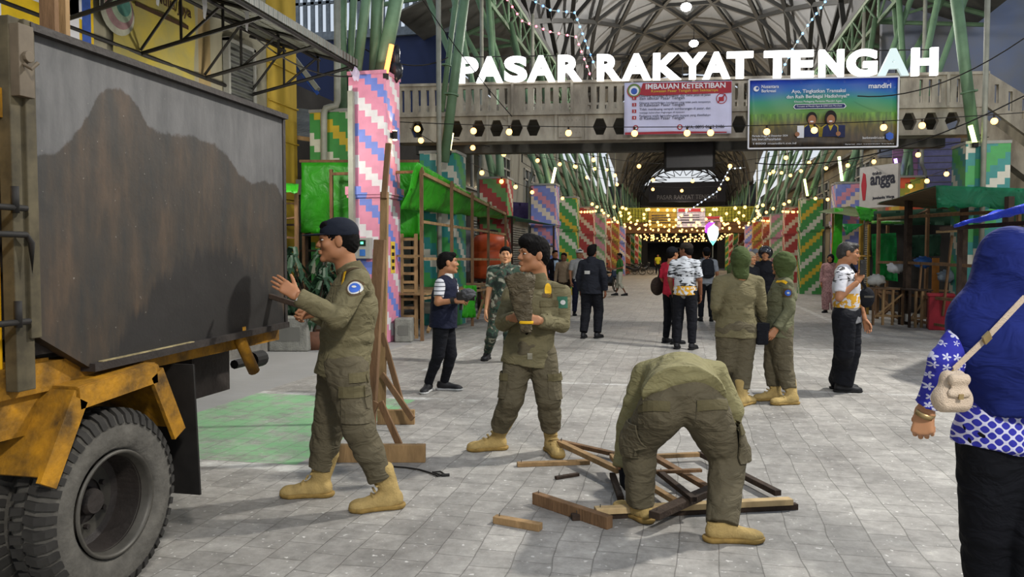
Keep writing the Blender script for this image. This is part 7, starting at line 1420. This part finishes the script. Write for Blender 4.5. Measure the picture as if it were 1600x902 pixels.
s.decal(s.pv, P(1132, 560, Zo-.1), TOW-RIGHT*.6, UPZ, .15, .17, M_unit, 'cargo_pocket', .014, th=.008); s.decal(s.sv, P(1153, 482, Zo-.2), TOW, UPZ, .36, .018, M_unid, 'waist_seam', .002, th=.002)
q = P(1190, 520, Zo-.05); t = thing('belt_pouch', 'black pouch hanging at the hip of the person seen from behind in olive headscarf', 'bag', tuple(q), YAW); MB().bb(-.06, .06, -.05, .05, -.12, .10).build('pouch_body', M_black, t, bevel=.02); MB().bb(-.062, .062, -.056, -.05, .02, .10).build('flap', M_black, t); MB().beam((0, 0, .1), (-.1, .0, .22), .02, .004).build('strap', M_black, t)
Zo = 7.9
J = PJ(Zo, head=(1222, 412), neck=(1224, 433), chest=(1222, 464), pelvis=(1217, 510), shL=(1230, 445, -.15), shR=(1216, 445, .15), elL=(1234, 484, -.2), wrL=(1212, 515, -.24), elR=(1206, 486, .14), wrR=(1202, 515, .0), hipL=(1219, 516, -.08), hipR=(1213, 516, .08), knL=(1224, 572, -.08), knR=(1208, 572, .05))
aL = G(1235, 632); aR = G(1209, 626); J['anL'] = Vector((aL.x, aL.y, .09)); J['anR'] = Vector((aR.x, aR.y, .09))
s = Man('person', 'person in olive headscarf with a blue arm patch, standing side on facing left', gp0(P(1216, 400, Zo)), J, b=1.02, sc=.98, h=.009)
s.skin(M_skinA, (-RIGHT*.65+FH*.75), UPZ, ('relax', 'relax')); s.part('headscarf', xf(hijab_vf(.007), s.HM), M_hijg); s.face(None); s.top(M_uniw, .018, hem=.11, amp=.004, name='uniform_jacket', hip=1.1, fat=1.05); s.trousers(M_unit, .022, end=.78, amp=.005, r=(.100, .074, .062, .048)); s.feet(M_boot, M_bsole, {'L': L_dir+TOW*.2, 'R': L_dir+TOW*.1}, 'boot'); s.collar(M_unid, r=.08)
c = s.J['shL'].lerp(s.J['elL'], .32); s.decal(s.sv, c, TOW, UPZ, .075, .085, M_patchbr, 'shoulder_patch', .005); s.decal(s.sv, c, TOW, UPZ, .055, .06, M_patchb, 'patch_centre', .009, shape_='disc'); s.decal(s.sv, c, TOW, UPZ, .025, .02, M_patchw, 'patch_star', .012, shape_='disc'); s.decal(s.sv, s.J['shL']+UPZ*.03-RIGHT*.05, TOW-RIGHT*.3+UPZ*.5, UPZ-RIGHT, .025, .12, M_patchy, 'yellow_cord', .008)
s.decal(s.pv, P(1225, 566, Zo-.15), TOW, UPZ, .15, .16, M_unit, 'cargo_pocket', .014, th=.008); s.decal(s.sv, P(1206, 462, Zo-.1), TOW-RIGHT*.8, UPZ, .12, .12, M_uniw, 'chest_pocket', .01, th=.008)
Zo = 8.7
J, f, r, k = skel(gp0(P(1152, 400, Zo)), 15, 1.44, dict(elL=(-.26, .0, 1.12), wrL=(-.25, .05, .9)))
s = Man('person', 'person in olive uniform mostly hidden behind the person seen from behind in olive headscarf', gp0(P(1152, 400, Zo)), J, b=1.15, sc=1.0, h=.011)
s.skin(M_skinA, f+RIGHT*.5, UPZ, ('relax', 'relax')); s.part('headscarf', xf(hijab_vf(.009), s.HM), M_hijg); s.top(M_uni, .018, hem=.1, amp=.004, name='uniform_jacket'); s.trousers(M_unit, .02, end=.86); s.feet(M_shoe, M_bsl, {'L': f, 'R': f}, 'boot')
# ---- background people
def bgman(px, yf, face, hgt, label, tm, bm, sk=None, hair='short', top='shirt', hem=.06, sleeve=.97, pose=None, b=1.0, hem_t=.97, shoe=None, hf=None, hijab=None, Z=None, add=.014, slim=(.090, .064, .056, .044), h=None, hands=('relax', 'relax'), cap=None):
    base = G(px, yf) if Z is None else gp0(P(px, 400, Z)); base.z = 0; Zb = base.dot(FH); J, f, r, k = skel(base, face, hgt, pose); h = h or (.0105 if Zb < 13 else .0125 if Zb < 20 else .017)
    s = Man('person', label, base, J, b=b*k, sc=k, h=h); s.skin(sk or M_skinA, hf if hf is not None else f, UPZ, hands)
    if hijab is not None: s.part('headscarf', xf(hijab_vf(.009), s.HM), hijab); s.face(None)
    else: s.face(M_hair, hair)
    if cap is not None: s.part('cap', xf(cap_vf(.009), s.HM), cap)
    s.top(tm, add, hem=hem, sleeve=sleeve, amp=.003, name=top); s.trousers(bm, add, end=hem_t, amp=.003, r=slim); s.feet(shoe or M_shoe, M_bsl, {'L': f-r*.15, 'R': f+r*.15}, 'shoe'); return s, f, r
s, f, r = bgman(924, 528, 25, 1.70, 'person in black sports jacket with a white mark walking away, left of centre', cloth('black_jacket', '1d1f26', .15, .9), M_black, M_skinD, 'full', 'jacket', .12, 1.0, dict(elR=(.25, -.04, 1.12), wrR=(.26, .0, .87), knR=(.1, .1, .5), anL=(-.1, -.16, .1)), 1.08, add=.024)
c = P(917, 426, 13.9); s.decal(s.sv, c, TOW, UPZ, .09, .06, M_patchw, 'white_logo', .006, shape_='rect'); s.collar(cloth('black_jacket', '1d1f26'), r=.08, ht=.05)
s, f, r = bgman(905, 493, 170, 1.68, 'person in pale grey shirt and white cap behind the black jacketed walker', cloth('pale_grey_shirt', '9a9a98', .1, .8), M_navy, M_skinA, sleeve=.4, cap=M_patchw)
s, f, r = bgman(867, 482, 160, 1.68, 'person in dark open jacket near the left pillars, beside the seated one', M_black, M_navy, M_skinA); s.decal(s.sv, s.J['chest']+f*.3, f, UPZ, .14, .3, cloth('pale_blue_shirt', '8a9fb4', .1), 'shirt_front', .006)
s, f, r = bgman(881, 490, 200, 1.60, 'person in beige top standing close to the left pillars', cloth('beige_top', '8f7d66', .1), cloth('dark_brown_cloth', '2f2620'), M_skinD)
s, f, r = bgman(968, 462, 260, 1.62, 'person in green top and white shorts leaning beside the parked motorbike', cloth('green_shirt', '3a6a34', .15), cloth('pale_shorts', 'a8a898', .1), M_skinD, sleeve=.4, hem_t=.30, pose=dict(wrR=(.3, .3, 1.05), wrL=(-.2, .35, 1.05), anL=(-.12, -.22, .09), anR=(.12, .1, .09)))
s, f, r = bgman(1050, 541, 60, 1.66, 'person in bright red shirt beside the white shirted one', cloth('bright_red_shirt', 'b0283c', .1), M_black, M_skinA, sleeve=.42, hf=FH*.5+RIGHT*.8, Z=13.1, shoe=M_shoe, cap=M_black); 
q = s.J['elL']+Vector((-.02, 0, -.1))-RIGHT*.05; t = thing('shoulder_bag', 'dark brown bag hanging at the red shirted person side', 'bag', tuple(q), YAW); V, Fc = SDF(.02).ball((0, 0, 0), (.12, .06, .16), k=.01).mesh(.012); mk('bag_body', (V, Fc), cloth('dark_brown_cloth', '2f2620'), t, (0, 0, 0)); MB().beam((0, 0, .12), (.12, 0, .42), .03, .006, (0, 1, 0)).build('strap', M_black, t)
s, f, r = bgman(1071, 546, 25, 1.72, 'person in white and black patterned shirt with dark cap seen from behind', flame('white_black_shirt', 'b4b8be', '1c1c20', 'b98a1c', 1.0, 1.45, 1.02), M_black, M_skinD, sleeve=.42, hem=.06, Z=12.3, cap=cloth('brown_black_cap', '2a2420', .1), pose=dict(wrL=(-.22, .08, .9)), hf=FH*.6-RIGHT*.6, b=1.04)
s, f, r = bgman(1104, 495, 5, 1.70, 'person in pale shirt with a dark backpack seen from behind', cloth('pale_shirt', '8e9298', .1), M_black, M_skinA, sleeve=.42, Z=17.6, cap=M_black)
q = s.J['chest']-f*.19; t = thing('backpack', 'dark grey backpack on the person in pale shirt', 'bag', tuple(q), YAW); V, Fc = SDF(.03).cone((0, 0, -.16), (0, 0, .12), (.16, .09), (.13, .075), flat=0).mesh(.014); mk('bag_body', (V, Fc), cloth('dark_grey_pack', '24262b', .15, 1), t, (0, 0, 0)); MB().tube([(-.04, -.04, .2), (0, -.04, .24), (.04, -.04, .2)], .01, 6).build('handle', M_black, t); MB().bb(-.1, .1, -.11, -.08, -.18, .0).build('front_pocket', cloth('dark_grey_pack', '24262b'), t, bevel=.02)
for sx in (-1, 1): MB().beam((sx*.10, -.01, .2), (sx*.13, .16, .22), .05, .01).build('strap', M_black, t)
s, f, r = bgman(1196, 470, 200, 1.66, 'person in black with dark helmet behind the two olive headscarves', M_black, M_black, M_skinA, Z=13.5); s.part('helmet', xf(helmet_vf(.009), s.HM), mat('helmet_black', '1a1a1e', .2, spec=.6))
s, f, r = bgman(1180, 470, 170, 1.64, 'person with grey headscarf in the group behind the olive headscarves', cloth('grey_top', '4a4c50', .1), M_black, M_skinA, Z=14.5, hijab=cloth('grey_headscarf', '6a6c6e', .1))
s, f, r = bgman(1172, 470, 150, 1.58, 'person with beige headscarf in the group behind the olive headscarves', M_black, M_black, M_skinA, Z=13.2, hijab=cloth('beige_headscarf', '8a7a62', .1))
s, f, r = bgman(1298, 490, 215, 1.56, 'person in black headscarf and pale pink floral dress at the right pillars', mat('pink_floral', 'b48e8e', .85, var=.3, scale=26, col2='7d5a58'), mat('pink_floral', 'b48e8e'), M_skinA, hijab=M_black, top='tunic', hem=.35, Z=20.2, add=.03, hem_t=1.0, slim=(.11, .09, .08, .07))
s, f, r = bgman(1028, 423, 180, 1.66, 'distant small person in yellow top at the dark end of the hall', cloth('yellow_top', 'b8b02c', .1), M_black, M_skinA, Z=62, sleeve=.4, h=.03)
